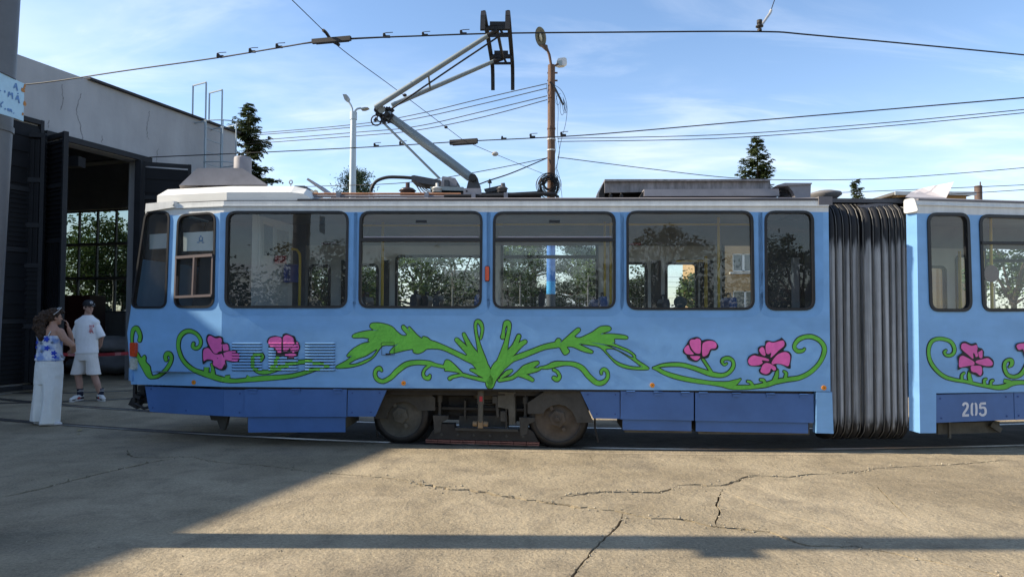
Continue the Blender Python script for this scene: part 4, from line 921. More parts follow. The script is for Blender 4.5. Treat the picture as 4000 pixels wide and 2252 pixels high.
vine(ZD, side2, [[(1280, 434, 10), (1262, 452, 11), (1280, 480, 11), (1320, 485, 14), (1357, 460, 14), (1364, 410, 16), (1332, 350, 16), (1270, 322, 16), (1200, 316, 16), (1140, 340, 16), (1108, 400, 16), (1105, 480, 16), (1130, 560, 16), (1190, 640, 16), (1270, 700, 16), (1370, 730, 14), (1480, 747, 14), (1600, 777, 14), (1720, 797, 16), (1800, 807, 20), (1880, 797, 24), (1940, 767, 24), (2020, 757, 18), (2150, 757, 16), (2300, 740, 16), (2500, 700, 14)],
  [(1862, 738, 16), (1930, 755, 20)], [(1462, 662, 10), (1440, 682, 12), (1440, 718, 14)], [(1515, 655, 14), (1515, 700, 18), (1530, 750, 20)], [(1685, 722, 10), (1665, 732, 12), (1667, 770, 14)], [(1752, 737, 12), (1735, 747, 12), (1730, 780, 12)],
  [(1915, 600, 7), (1942, 575, 17), (1940, 535, 18), (1900, 532, 14), (1872, 565, 16), (1872, 620, 16), (1902, 680, 16), (1970, 700, 16), (2040, 670, 18), (2090, 590, 18), (2110, 520, 16)]])
flower(ZA, side1, [(885, 562), (880, 440), (895, 405), (935, 388), (920, 330), (930, 280), (960, 268), (1010, 290), (1050, 285), (1085, 300), (1095, 345), (1140, 360), (1155, 400), (1160, 430), (1215, 430), (1250, 460), (1265, 490), (1255, 530), (1220, 550), (1160, 548), (1122, 538), (1130, 590), (1110, 625), (1070, 632), (1010, 607), (985, 580), (975, 540), (930, 540), (905, 560)],
 [[(936, 330), (946, 292), (968, 285), (1020, 310), (1065, 305), (1080, 335), (1075, 370), (1130, 368), (1145, 400), (1140, 430), (1060, 440), (1030, 460), (1000, 455), (962, 395)], [(898, 535), (893, 440), (915, 412), (950, 412), (1000, 465), (1060, 470), (1140, 440), (1200, 442), (1245, 470), (1248, 520), (1215, 538), (1160, 535), (1110, 528), (1112, 590), (1070, 618), (1030, 600), (992, 575), (990, 530), (930, 520)]],
 [[(1030, 508), (1100, 486), (1105, 492), (1036, 514)], [(1058, 458), (1084, 424), (1088, 460)]])
flower(ZA, side1, [(1530, 345), (1550, 300), (1610, 283), (1680, 295), (1690, 270), (1725, 258), (1770, 275), (1810, 290), (1825, 330), (1850, 350), (1865, 400), (1850, 440), (1835, 490), (1780, 510), (1730, 505), (1700, 490), (1640, 490), (1610, 440), (1600, 410), (1555, 395), (1545, 365)],
 [[(1545, 340), (1570, 305), (1630, 295), (1675, 310), (1676, 370), (1672, 450), (1637, 450), (1617, 410), (1560, 388)], [(1692, 310), (1712, 282), (1740, 277), (1790, 302), (1800, 345), (1788, 388), (1740, 432), (1702, 442), (1692, 400)], [(1802, 380), (1835, 348), (1853, 400), (1838, 438), (1792, 448), (1768, 434)], [(1712, 477), (1760, 462), (1818, 467), (1800, 495), (1760, 498)]])
flower(ZC, side1, [(690, 420), (720, 375), (745, 330), (770, 310), (830, 295), (870, 315), (880, 330), (930, 318), (1000, 330), (1040, 375), (1040, 410), (1010, 430), (975, 432), (955, 480), (940, 505), (900, 515), (870, 515), (825, 548), (770, 535), (735, 515), (720, 480), (690, 455)],
 [[(700, 415), (740, 377), (762, 425), (797, 468), (740, 470), (710, 453)], [(755, 345), (770, 322), (805, 322), (830, 310), (863, 325), (867, 380), (863, 452), (840, 463), (810, 453), (780, 420), (758, 375)], [(882, 380), (905, 347), (960, 334), (1010, 347), (1026, 380), (1013, 410), (965, 418), (943, 460), (920, 483), (884, 483)], [(760, 491), (800, 487), (858, 490), (848, 515), (820, 531), (790, 519)]])
flower(ZC, side1, [(1335, 520), (1355, 485), (1410, 460), (1445, 465), (1440, 410), (1470, 385), (1510, 380), (1515, 340), (1540, 330), (1600, 340), (1660, 315), (1680, 303), (1720, 345), (1728, 385), (1698, 430), (1750, 440), (1780, 480), (1770, 560), (1770, 610), (1740, 610), (1690, 580), (1628, 572), (1640, 630), (1590, 645), (1560, 675), (1520, 682), (1465, 665), (1450, 625), (1475, 597), (1400, 592), (1350, 580), (1337, 550)],
 [[(1454, 430), (1475, 399), (1498, 406), (1514, 450), (1514, 484), (1480, 473)], [(1520, 380), (1545, 347), (1600, 352), (1678, 332), (1703, 342), (1703, 385), (1650, 430), (1600, 480), (1568, 502), (1575, 455), (1545, 468), (1522, 450)], [(1347, 520), (1390, 482), (1440, 490), (1500, 502), (1548, 521), (1543, 538), (1480, 530), (1488, 555), (1450, 578), (1380, 583), (1347, 560)], [(1582, 542), (1640, 472), (1718, 447), (1763, 482), (1758, 560), (1738, 588), (1680, 569), (1620, 564), (1587, 570)], [(1467, 630), (1495, 572), (1540, 557), (1608, 590), (1623, 620), (1600, 633), (1572, 612), (1558, 650), (1520, 668), (1477, 653)]])
flower(ZD, side2, [(1395, 630), (1400, 560), (1390, 500), (1425, 465), (1440, 455), (1418, 410), (1425, 360), (1465, 340), (1530, 365), (1580, 357), (1600, 400), (1640, 415), (1660, 450), (1660, 490), (1710, 495), (1755, 535), (1755, 590), (1730, 607), (1650, 605), (1655, 665), (1630, 695), (1600, 698), (1560, 675), (1510, 655), (1500, 610), (1440, 610)],
 [[(1427, 400), (1437, 367), (1470, 362), (1530, 387), (1583, 377), (1593, 415), (1588, 440), (1598, 488), (1575, 498), (1565, 470), (1547, 462), (1548, 518), (1490, 470), (1442, 430)], [(1407, 598), (1410, 512), (1440, 487), (1490, 507), (1556, 547), (1556, 578), (1520, 585), (1450, 598)], [(1617, 442), (1640, 432), (1643, 480), (1638, 508), (1612, 505), (1600, 455)], [(1577, 558), (1582, 537), (1640, 522), (1700, 512), (1743, 552), (1738, 583), (1690, 591), (1630, 578)], [(1527, 592), (1570, 587), (1628, 592), (1638, 650), (1620, 686), (1580, 658), (1532, 643)]])
flower(ZD, side2, [(1975, 400), (1985, 365), (2040, 350), (2120, 350), (2200, 400), (2180, 500), (2095, 520), (2060, 480), (2045, 445), (2000, 440)], [[(1988, 395), (2000, 372), (2050, 362), (2110, 368), (2150, 420), (2095, 490), (2065, 450), (2050, 420), (2010, 428)]])
# louvres in three groups, the mural carries on over them
LM = [INK, GREEN, PINK, BLUE]
for x0, x1 in ((908, 1026), (1050, 1166), (1193, 1311)):
    vent = empty('louvre_vent', T1(sz((x0 + x1) / 2, 1440)[0], 0, sz(x0, 1440)[1]), parent=tram)
    for k in range(10):
        y = 1336 + k * 11.4; mb = MB(); seg = 16
        for j in range(seg):
            a, b = x0 + (x1 - x0) * j / seg, x0 + (x1 - x0) * (j + 1) / seg; cx, cy = (a + b) / 2, y + 3
            mi = 3
            for pl, m_ in MURAL:
                if inside(pl, cx, cy): mi = m_
            sa, za = sz(a, y); sb_, _ = sz(b, y); h = .022
            ea, eb = (.3 if j == 0 else 1), (.3 if j == seg - 1 else 1)
            h = .026; v = [T1(sa, -.014, za), T1(sb_, -.014, za), T1(sb_, -.014 - .005 * eb, za - h * .62), T1(sa, -.014 - .005 * ea, za - h * .62), T1(sb_, -.013, za - h), T1(sa, -.013, za - h)]
            mb.add(v, [(0, 1, 2, 3)], mi); mb.add(v, [(3, 2, 4, 5)], 0)
        mb.build('louvre', LM, vent)
# lamps and reflectors
AMB = M('lamp_amber', (.72, .24, .015), .25, var=.12, vs=40, spec=.6); AMBR = M('lamp_red_amber', (.55, .06, .015), .22, var=.3, vs=60, spec=.6); LCL = M('lamp_clear', (.42, .44, .40), .2, var=.3, vs=40)
for (x, y, T, f) in ((758, 1492, TT, tz), (1577, 1495, T1, sz), (2548, 1503, T1, sz), (3218, 1513, T1, sz)):
    a = f(x, y); mb = MB(); mb.cyl(T(a[0], -.012, a[1]), T(a[0], .01, a[1]), .027, n=18); mb.cyl(T(a[0], -.016, a[1]), T(a[0], -.01, a[1]), .006, n=8, mi=1); part('side_reflector', [AMB, GASK], mb)
a = [sz(1894, 1038), sz(1913, 1038), sz(1913, 1099), sz(1894, 1099)]
mb = MB(); mb.prism([rounded(a, .02)], lambda x, y, d: T1(x, -.012 + d, y), .02); sl_ = part('side_lamp', GASK, mb); mb = MB(); mb.prism([rounded([(a[0][0] + .006, a[0][1] - .008), (a[1][0] - .006, a[1][1] - .008), (a[2][0] - .006, a[2][1] + .008), (a[3][0] + .006, a[3][1] + .008)], .015)], lambda x, y, d: T1(x, -.032 + d, y), .025); mb.build('lens', AMBR, sl_)
for (y0, y1, m_) in ((1336, 1392, AMBR), (1396, 1442, LCL)):
    a = [tz(518, y0), tz(539, y0 + 1), tz(538, y1), tz(517, y1 - 2)]; mb = MB(); mb.prism([rounded(a, .02)], lambda x, y, d: TT(x, -.045 + d, y), .05); part('front_lamp', m_, mb)
a = [sz(1492, 1337), sz(1541, 1337), sz(1541, 1385), sz(1492, 1385)]
mb = MB()
for i in range(4): p, q = a[i], a[(i + 1) % 4]; mb.beam(T1(p[0], -.0135, p[1]), T1(q[0], -.0135, q[1]), .004, .004)
q = sz(1517, 1382); mb.box(T1(q[0], -.014, q[1]), (.06, .006, .018)); part('filler_flap', INK, mb)
# bumper corner and coupler
mb = MB(); a = [tz(530, 1455), tz(478, 1462), tz(476, 1488), tz(520, 1508)]
A_, B_ = TT(tz(520, 1460)[0], -.03, 0), TT(tz(520, 1460)[0] + .02, 1.6, 0)
bz0, bz1 = .74, .90; ex = et * .15
vs = []
for p in (TT(tz(522, 1460)[0], -.02, 0), TT(tz(478, 1460)[0], .10, 0), mir(TT(tz(478, 1460)[0], .10, 0)), mir(TT(tz(522, 1460)[0], -.02, 0))): vs += [p + Vector((0, 0, bz0)), p + Vector((0, 0, bz1))]
mb.add(vs, [(0, 1, 3, 2), (2, 3, 5, 4), (4, 5, 7, 6), (1, 7, 5, 3), (0, 2, 4, 6), (6, 7, 1, 0)]); part('bumper', BLUE, mb)
mb = MB(); c = TT(1.36, .22, .55)
for k in range(16): mb.box(c + Vector((rng.uniform(-.1, .14), rng.uniform(-.1, .5), rng.uniform(-.13, .14))), (rng.uniform(.06, .16), .1, rng.uniform(.04, .12)), Matrix.Rotation(rng.uniform(-.6, .6), 3, 'Y'))
mb.beam(TT(1.36, .12, .42), TT(1.36, .12, .76), .05, .03); mb.tube([TT(1.33, .1, .45), TT(1.2, .1, .40), TT(1.05, .12, .43)], .02, 6); mb.cyl(c + Vector((-.1, .2, -.02)), c + Vector((.35, .4, -.02)), .09, n=12)
part('coupler', BLK, mb)

# ---- bellows between the sections
RUB = M('bellows_rubber', (.055, .058, .062), .62, var=.3, vs=2.0, col2=(.47, .48, .48), stretch=(13, 13, .22), spec=.4, v2=.25, v2s=6)  # pale streaks mix worn rubber with sky sheen put into the colour
def blacken_ends(m):
    """turns the folds black at the top and foot, with a ragged edge"""
    t = m.node_tree; L = t.links; b = t.nodes['Principled BSDF']; src = b.inputs['Base Color'].links[0].from_socket
    g = t.nodes.new('ShaderNodeNewGeometry'); sp = t.nodes.new('ShaderNodeSeparateXYZ'); L.new(g.outputs['Position'], sp.inputs[0])
    mp = t.nodes.new('ShaderNodeMapping'); mp.inputs['Scale'].default_value = (14, 14, 1.6); L.new(g.outputs['Position'], mp.inputs[0])
    n = t.nodes.new('ShaderNodeTexNoise'); n.inputs['Scale'].default_value = 1.6; n.inputs['Detail'].default_value = 6; L.new(mp.outputs[0], n.inputs['Vector'])
    a = t.nodes.new('ShaderNodeMath'); a.operation = 'SUBTRACT'; a.inputs[1].default_value = 1.40; L.new(sp.outputs['Z'], a.inputs[0])
    c = t.nodes.new('ShaderNodeMath'); c.operation = 'ABSOLUTE'; L.new(a.outputs[0], c.inputs[0])
    d = t.nodes.new('ShaderNodeMath'); d.operation = 'MULTIPLY_ADD'; d.inputs[1].default_value = .55; L.new(n.outputs['Fac'], d.inputs[0]); L.new(c.outputs[0], d.inputs[2])
    r = t.nodes.new('ShaderNodeMapRange'); r.interpolation_type = 'SMOOTHSTEP'; r.inputs[1].default_value = 1.22; r.inputs[2].default_value = 1.40; L.new(d.outputs[0], r.inputs[0])
    x = t.nodes.new('ShaderNodeMix'); x.data_type = 'RGBA'; L.new(r.outputs[0], x.inputs[0]); L.new(src, x.inputs[6]); x.inputs[7].default_value = (.012, .012, .013, 1); L.new(x.outputs[2], b.inputs['Base Color'])
blacken_ends(RUB)
RUBK = M('bellows_black', (.012, .012, .013), .5, var=.3, vs=8)
RIM = M('bellows_rim', (.13, .125, .115), .5, .3, var=.3, vs=9)
bell = empty('bellows', T1(SE + .5, 1.1, .2), parent=tram)
A0 = T1(sz(3248, 1150)[0], .05, 0); B0 = TF(.10, .03, 0); DD = B0 - A0
inw = (n1 + n2).normalized()
path = [(.30, .19), (.16, .195), (.07, .22), (.02, .27), (0, .36), (0, .45), (0, .9), (0, 1.5), (0, 2.1), (0, 2.35), (0, 2.66), (.015, 2.75), (.05, 2.82), (.11, 2.87), (.2, 2.89), (1.1, 2.9), (1.9, 2.89), (2.05, 2.82), (2.12, 2.7), (2.12, .5)]
def nrm_at(i):
    a, b = path[max(0, i - 1)], path[min(len(path) - 1, i + 1)]; t = Vector((b[0] - a[0], b[1] - a[1])).normalized(); return Vector((-t.y, t.x))
rims = [0, .105, .195, .29, .39, .445, .575, .69, .785, .865, .94, 1.0]
for i in range(len(rims) - 1):
    u0, u1 = rims[i], rims[i + 1]; mb = MB(); k = 9; vs = []; narrow = (u1 - u0) < .06
    for j, (o, z) in enumerate(path):
        nn = nrm_at(j)
        for q in range(k):
            ph = math.pi * q / (k - 1); u = (u0 + u1) / 2 - math.cos(ph) * (u1 - u0) / 2 * .96 + .02 * (u1 - u0)
            h = (.005 if narrow else .085) * math.sin(ph) ** .7; lean = .03 * (z - 1.5) * 0
            vs.append(A0 + DD * u + inw * (o + nn.x * h + .10) + Vector((0, 0, z + nn.y * h)))
    nP = len(path)
    for j in range(nP - 1):
        zz = (path[j][1] + path[j + 1][1]) / 2
        for q in range(k - 1): mb.f.append((j * k + q, j * k + q + 1, (j + 1) * k + q + 1, (j + 1) * k + q)); mb.mi.append(1 if path[j][0] > 1 else 0); mb.sm.append(True)
    mb.v = vs; mb.build('fold', [RUB, RUBK], bell)
    u = u1; pts = [A0 + DD * u + inw * (o + nrm_at(j).x * .075 + .10) + Vector((0, 0, z + nrm_at(j).y * .075)) for j, (o, z) in enumerate(path[:15])]
    if i < len(rims) - 2: mb = MB(); mb.tube(pts, .0055, 6); mb.build('rim', RIM, bell)
mb = MB(); vs = [A0 + DD * u + inw * (o + .13) + Vector((0, 0, z - (.05 if o > .15 and z > 1 else 0))) for u in (-.02, 1.03) for o, z in path]; k = len(path); mb.add(vs, [(j, j + 1, k + j + 1, k + j) for j in range(k - 1)]); mb.build('inner_liner', RUBK, bell)
# roof link over the joint
mb = MB(); mb.beam(T1(SE - .12, .5, ZT + .045), T2(.3, .5, zt2 + .04), .5, .05); part('roof_link', M('roof_link_grey', (.085, .085, .09), .7), mb)
mb = MB(); mb.beam(T1(SE - .1, .9, ZT + .02), T2(.2, .9, zt2 + .01), .9, .16); part('roof_link', BLK, mb)
mb = MB(); q0, q1 = P2(3365, 800, .25), P2(3535, 778, .15); mb.prism([[(-.56, zt2 - .03), (-.5, zt2 - .07), (-.12, zt2 - .17), (-.10, zt2 + .0), (-.3, zt2 + .0)]], lambda x, y, d: T2(x, .28 + d, y), .3); part('roof_edge_plate', ROOFG, mb)
mb = MB(); mb.box(T1(SE - .04, .03, ZT - .005), (.16, .09, .10)); part('roof_corner_cap', ROOFG, mb)

# ---- roof equipment
def slab(px_poly, d0, d1, name, mat, par=None, f=p1, **k):
    mb = MB(); nn = n1 if f is p1 else n2; P = [f(x, y, d0) for x, y in px_poly]; o = len(P); Q = [p + nn * (d1 - d0) for p in P]
    mb.add(P + Q, [tuple(range(o))[::-1], tuple(range(o, 2 * o))] + [(i, (i + 1) % o, o + (i + 1) % o, o + i) for i in range(o)]); return part(name, mat, mb, par, **k)
# white fairing over the cab, following the taper
ZF0, ZF1, ZF2 = ZT + .012, sz(1000, 748)[1], sz(1000, 722)[1] + .015
st = []
for t, in ((tz(602, 770)[0],), (0.0,)): st.append((TT(t, .05, 0), ntp))
st.append((T1(sz(1130, 750)[0], .05, 0), n1)); st.append((T1(sz(1180, 750)[0], .05, 0), n1)); st.append((T1(sz(1207, 770)[0], .05, 0), n1))
vs = []; zs = [(ZF0 + .0, ZF1, ZF2), (ZF0, ZF1, ZF2), (ZF0, ZF1, ZF2), (ZF0, ZF1 - .02, ZF2 - .035), (ZF0, ZF0 + .035, ZF0 + .04)]
for (p, nn), z3 in zip(st, zs):
    ring = [p + Vector((0, 0, z3[0])), p + Vector((0, 0, z3[1])), p + nn * .12 + Vector((0, 0, z3[2]))]
    if p is st[0][0]: ring[2] -= et * .05
    vs += ring + [mir(v) for v in ring[::-1]]
mb = MB(); mb.add(vs, [(i * 6 + j, i * 6 + j + 1, (i + 1) * 6 + j + 1, (i + 1) * 6 + j) for i in range(4) for j in range(5)] + [(0, 1, 2, 3, 4, 5), (29, 28, 27, 26, 25, 24)])
part('roof_fairing', M('fairing_white', (.72, .71, .66), .5, var=.04, vs=3), mb)
mb = MB(); mb.beam(TT(tz(690, 797)[0], .03, ZT + .004), TT(0, .03, ZT + .004), .03, .016); mb.beam(T1(SB, .03, ZT + .004), T1(sz(1207, 783)[0], .03, ZT + .004), .03, .016); part('fairing_gap', BLK, mb)
# grey air box on the fairing
P = [(700, 724), (770, 657), (945, 656), (1046, 722)]
F_ = [p1(x, y, .62) for x, y in P]; K_ = [p1(x + (20 if x < 800 else -22), y, 1.75) for x, y in P]
for v, w in zip(F_, K_): w.z = v.z
mb = MB(); mb.add(F_ + K_, [(3, 2, 1, 0), (4, 5, 6, 7), (0, 1, 5, 4), (1, 2, 6, 5), (2, 3, 7, 6)]); part('air_box', BOXG, mb)
q = p1(948, 660, 1.25); mb = MB(); mb.lathe([(.118, -.1), (.118, .14), (.108, .163), (.09, .168), (.0, .170)], q, n=22); part('vent_stack', BOXG, mb)
mb = MB(); q = p1(1136, 720, 1.0); mb.tube([q + Vector((.022 * math.cos(a), 0, .03 + .026 * math.sin(a))) for a in [x * math.pi / 6 for x in range(12)]], .008, 6, closed=True); mb.cyl(q - Vector((0, 0, .06)), q + Vector((0, 0, .01)), .008, n=6); part('lifting_eye', BOXG, mb)
slab([(1150, 725), (1190, 725), (1232, 762), (1232, 782), (1150, 782)], 1.3, 1.8, 'marker_light_box', M('box_charcoal', (.06, .065, .075), .6))
for x in (1217, 1232):
    mb = MB(); q = p1(x, 748, 1.28); mb.cyl(q, q + n1 * .05, .025, n=14); part('marker_light', M('lamp_cream', (.45, .42, .33), .3), mb)
# raised hatches
def hatch(a, b, f, d0, d1, mat, th=.03, name='roof_hatch'):
    P = [f(*a, d0), f(*b, d0)]; nn = n1 if f is p1 else n2; up = (P[1] - P[0]).cross(nn).normalized() * th
    mb = MB(); Q = [P[0], P[1], P[1] + nn * (d1 - d0), P[0] + nn * (d1 - d0)]; Q2 = [v - up for v in Q]
    mb.add(Q + Q2, [(0, 1, 2, 3), (7, 6, 5, 4), (0, 4, 5, 1), (1, 5, 6, 2), (2, 6, 7, 3), (3, 7, 4, 0)]); return part(name, mat, mb)
HTC = M('hatch_pale', (.36, .34, .35), .7, var=.08, vs=4)
hatch((1300, 776), (1197, 702), p1, .7, 1.45, BOXG)
mb = MB(); Q = [P2(3532, 778, .5), P2(3692, 782, .4), P2(3722, 718, .55), P2(3600, 742, 1.2), P2(3556, 757, 1.25)]
up = Vector((.3, -.25, .9)).normalized() * .03; o = len(Q); mb.add(Q + [v + up for v in Q], [tuple(range(o))[::-1], tuple(range(o, 2 * o))] + [(i, (i + 1) % o, o + (i + 1) % o, o + i) for i in range(o)]); part('roof_hatch', HTC, mb)
# conduits
mb = MB(); mb.tube([p1(1200, 757, .32), p1(1600, 757, .32), p1(1800, 758, .32)], .014, 8); part('conduit', M('conduit_rust', (.36, .17, .09), .7, var=.25, vs=6), mb)
mb = MB(); mb.tube([p1(1200, 766, .28), p1(1500, 767, .28), p1(1735, 768, .28)], .015, 8); part('conduit', M('conduit_grey', (.22, .20, .21), .6), mb)
mb = MB(); mb.tube([p1(1735, 766, .28), p1(1900, 765, .28), p1(2130, 757, .28), p1(2165, 758, .3), p1(2178, 768, .32), p1(2180, 785, .32)], .022, 8); part('conduit', BLK, mb)
for x in (1324, 1667, 1850, 1976):
    mb = MB(); mb.box(p1(x, 767, .29), (.05, .09, .085)); part('conduit_clamp', BOXG, mb)
# pantograph
pan = empty('pantograph', p1(1750, 770, 1.1), parent=tram)
pb = lambda nm, m_, mb: mb.build(nm, m_, pan)
slab([(1585, 752), (2000, 752), (2110, 746), (2115, 758), (2000, 764), (1585, 768)], .55, 1.65, 'base_frame', BLK, pan)
slab([(1810, 735), (1878, 735), (1878, 768), (1810, 768)], .36, .48, 'junction_plate', BOXG, pan)
mb = MB(); q = p1(1823, 746, .355); mb.cyl(q, q + n1 * .02, .012, n=10); pb('plate_hole', BLK, mb)
for (x, y, sc, m_) in ((1592, 768, 1.35, M('insulator_brown', (.05, .03, .026), .35)), (1707, 752, .9, M('insulator_white', (.55, .55, .52), .3)), (1962, 752, .9, M('insulator_dark', (.09, .085, .085), .4))):
    mb = MB(); q = p1(x, y, .62); mb.lathe([(.05 * sc, 0), (.07 * sc, .01), (.07 * sc, .05 * sc), (.085 * sc, .055 * sc), (.055 * sc, .08 * sc), (.02 * sc, .09 * sc), (.02 * sc, .135 * sc), (.001, .137 * sc)], q, n=18); pb('insulator', m_, mb)
slab([(1607, 686), (1617, 684), (1705, 700), (1720, 702), (1718, 726), (1650, 716), (1607, 707)], .85, 1.25, 'damper_box', M('box_charcoal'), pan)
slab([(1728, 688), (1778, 695), (1785, 706), (1783, 727), (1720, 727)], .80, 1.2, 'spring_box', BOXG, pan)
slab([(1735, 702), (1752, 702), (1752, 735), (1735, 735)], .7, .8, 'spring_plate', M('box_charcoal'), pan)
slab([(1680, 728), (1810, 730), (1810, 745), (1680, 742)], .6, 1.5, 'base_beam', STG, pan)
slab([(1822, 735), (1833, 690), (1845, 683), (1858, 683), (1866, 695), (1876, 735)], .75, .80, 'pivot_bracket', M('bracket_dark', (.05, .052, .055), .5), pan)
slab([(1822, 735), (1833, 690), (1845, 683), (1858, 683), (1866, 695), (1876, 735)], 1.35, 1.40, 'pivot_bracket', M('bracket_dark'), pan)
mb = MB(); q = p1(1846, 692, .7); mb.cyl(q, q + n1 * .75, .05, n=14); pb('pivot_shaft', BLK, mb)
slab([(1890, 738), (1960, 722), (1966, 714), (1972, 714), (1972, 735), (1900, 752)], .9, 1.1, 'rear_lever', M('bracket_dark'), pan)
mb = MB(); q = p1(1913, 725, 1.0); mb.lathe([(.006, -.03), (.008, .03), (.03, .035), (.028, .05), (.012, .085), (.001, .09)], q, n=12); pb('bump_stop', BLK, mb)
KN = p1(1492, 432, 1.1); PV = p1(1836, 692, 1.1); HN = p1(1905, 140, .62); HF = p1(1928, 232, 1.62)
HN.z = HF.z = (HN.z + HF.z) / 2
HN = p1(1905, 140, .62)
mb = MB(); mb.tube([PV, PV.lerp(KN, .5), KN + (PV - KN) * .06], [.062, .066, .055], 14); pb('lower_arm', STG, mb)
mb = MB(); mb.tube([p1(1500, 482, 1.0), p1(1717, 697, 1.0)], .016, 8); pb('control_rod', STG, mb)
mb = MB(); mb.cyl(p1(1490, 428, .92), p1(1490, 428, 1.30), .05, n=14); pb('knee_shaft', STG, mb)
UA = p1(1466, 420, .90); UB = p1(1530, 412, 1.30)
mb = MB(); mb.tube([UA, UA.lerp(HN, .5), HN], [.038, .035, .029], 12); pb('upper_arm', STG, mb)
mb = MB(); mb.tube([UB, UB.lerp(HF, .5), HF], [.035, .032, .027], 12); pb('upper_arm', STG, mb)
mb = MB(); mb.cyl(UA.lerp(HN, .48), UB.lerp(HF, .37), .014, n=8); pb('cross_stay', STG, mb)
mb = MB(); mb.tube([p1(1530, 425, 1.15), p1(1780, 255, 1.05), p1(1945, 145, .95)], .012, 6); pb('head_rod', BLK, mb)
mb = MB()
for k in range(26):
    c = p1(1500 + rng.uniform(-35, 32), 452 + rng.uniform(-30, 28), rng.uniform(.95, 1.3)); mb.box(c, (rng.uniform(.02, .07), rng.uniform(.03, .1), rng.uniform(.02, .06)), Matrix.Rotation(rng.uniform(-1, 1), 3, 'Y'))
for (x, y, r) in ((1487, 462, .05), (1512, 460, .05), (1470, 470, .07)):
    q = p1(x, y, 1.0); mb.tube([q + Vector((r * math.cos(a), 0, r * math.sin(a))) for a in [t * math.pi / 7 for t in range(14)]], .010, 6, closed=True)
mb.beam(p1(1520, 470, 1.1), p1(1585, 505, 1.1), .05, .04); pb('knee_joint', BLK, mb)
# collector head: two bows across the track, horns bent down
HZ = at_z(1950, 131, 0).z; WZ = 5.36
def bow(px):
    s0 = sz(px, 131, 1.1)[0]; pts = []
    for (d, z) in ((.02, -.30), (.07, -.12), (.14, -.03), (.25, .0), (.6, .012), (1.1, .015), (1.6, .012), (1.95, .0), (2.06, -.03), (2.13, -.12), (2.18, -.34)): pts.append(T1(s0, d, WZ - .03 + z))
    return pts
for x in (1908, 1994):
    b = bow(x); mb = MB()
    for i in range(len(b) - 1): mb.beam(b[i], b[i + 1], .055, .035)
    pb('collector_bow', BLK, mb)
    mb = MB(); mb.beam(b[3] + Vector((0, 0, .03)), b[7] + Vector((0, 0, .03)), .035, .025); pb('contact_strip', M('carbon', (.03, .028, .027), .45), mb)
for d in (.62, 1.62):
    mb = MB(); a, b = T1(sz(1908, 131, 1.1)[0], d, WZ - .06), T1(sz(1994, 131, 1.1)[0], d, WZ - .06)
    mb.beam(a, b, .05, .05); mb.beam(a + Vector((0, 0, -.10)), b + Vector((0, 0, -.10)), .03, .03); mb.beam(a.lerp(b, .25) + Vector((0, 0, -.1)), a.lerp(b, .4), .03, .03); mb.beam(a.lerp(b, .75) + Vector((0, 0, -.1)), a.lerp(b, .6), .03, .03)
    mb.box(a.lerp(b, .5) + Vector((0, 0, .05)), (.2, .06, .05)); pb('head_cross_link', BLK, mb)
mb = MB(); a, b = T1(sz(1950, 131, 1.1)[0], .62, WZ - .09), T1(sz(1958, 131, 1.1)[0], 1.62, WZ - .09); mb.cyl(a, b, .022, n=8); mb.cyl(HN, a, .03, n=8); mb.cyl(HF, b, .03, n=8); pb('head_shaft', BLK, mb)
mb = MB(); mb.tube(catmull([tuple(p1(1450, 750, .9)), tuple(p1(1452, 735, .9)), tuple(p1(1470, 708, .9)), tuple(p1(1510, 693, .9)), tuple(p1(1560, 692, .9)), tuple(p1(1610, 695, .9))], 5), .022, 8); pb('power_cable', BLK, mb)
for k in range(4):
    mb = MB(); mb.tube(catmull([tuple(p1(1608 + k * 3, 705, .8)), tuple(p1(1625 + k * 9, 722 + k * 2, .78)), tuple(p1(1640 + k * 12, 745, .75)), tuple(p1(1650 + k * 20, 757, .7))], 4), .008, 5); pb('power_cable', BLK, mb)
# resistor boxes
slab([(2362, 700), (3007, 699), (3012, 738), (2362, 753)], .55, .58, 'resistor_cover', M('box_streaked', (.12, .113, .113), .62, var=.4, vs=3, stretch=(6, 6, 1.2), v2=.3, v2s=14, col2=(.30, .285, .29)))
slab([(2362, 700), (3010, 700), (3008, 706), (2362, 708)], .5, 1.7, 'resistor_cover', M('box_streaked'))
slab([(2340, 753), (2362, 704), (2362, 776), (2340, 776)], .62, 1.65, 'resistor_cover', BLK)
slab([(2365, 752), (2990, 740), (2990, 776), (2365, 776)], .8, 1.6, 'resistor_bank', BLK)
slab([(2516, 739), (3042, 737), (3045, 765), (2516, 766)], .34, .5, 'cable_tray', BOXG)
slab([(2500, 766), (2516, 742), (2516, 772), (2500, 772)], .36, .5, 'cable_tray_end', BLK)
for k in range(5):
    mb = MB(); q = 3045 + k * 9; mb.tube(catmull([tuple(p1(q - 6, 752, .5)), tuple(p1(q + 18, 742 + k * 2, .5)), tuple(p1(q + 40, 758, .5)), tuple(p1(q + 48, 776, .5))], 4), .009, 5); part('roof_cable', BLK, mb)
slab([(3070, 716), (3168, 716), (3166, 775), (3108, 775), (3098, 748)], .4, .9, 'connection_box', BOXG)
slab([(3038, 722), (3066, 714), (3172, 714), (3172, 719), (3048, 727)], .38, .95, 'connection_box_lid', BOXG)
mb = MB(); q = p1(3225, 762, .9); mb.lathe([(.12, -.06), (.20, .0), (.19, .03), (.10, .055), (.0, .065)], q, n=22); part('roof_ventilator', M('ventilator', (.14, .135, .135), .7), mb)
for x in (2385, 2427):
    mb = MB(); mb.cyl(p1(x, 778, .55), p1(x, 752, .55), .012, n=6); mb.box(p1(x, 765, .55), (.04, .03, .03)); part('cover_bolt', BLK, mb)

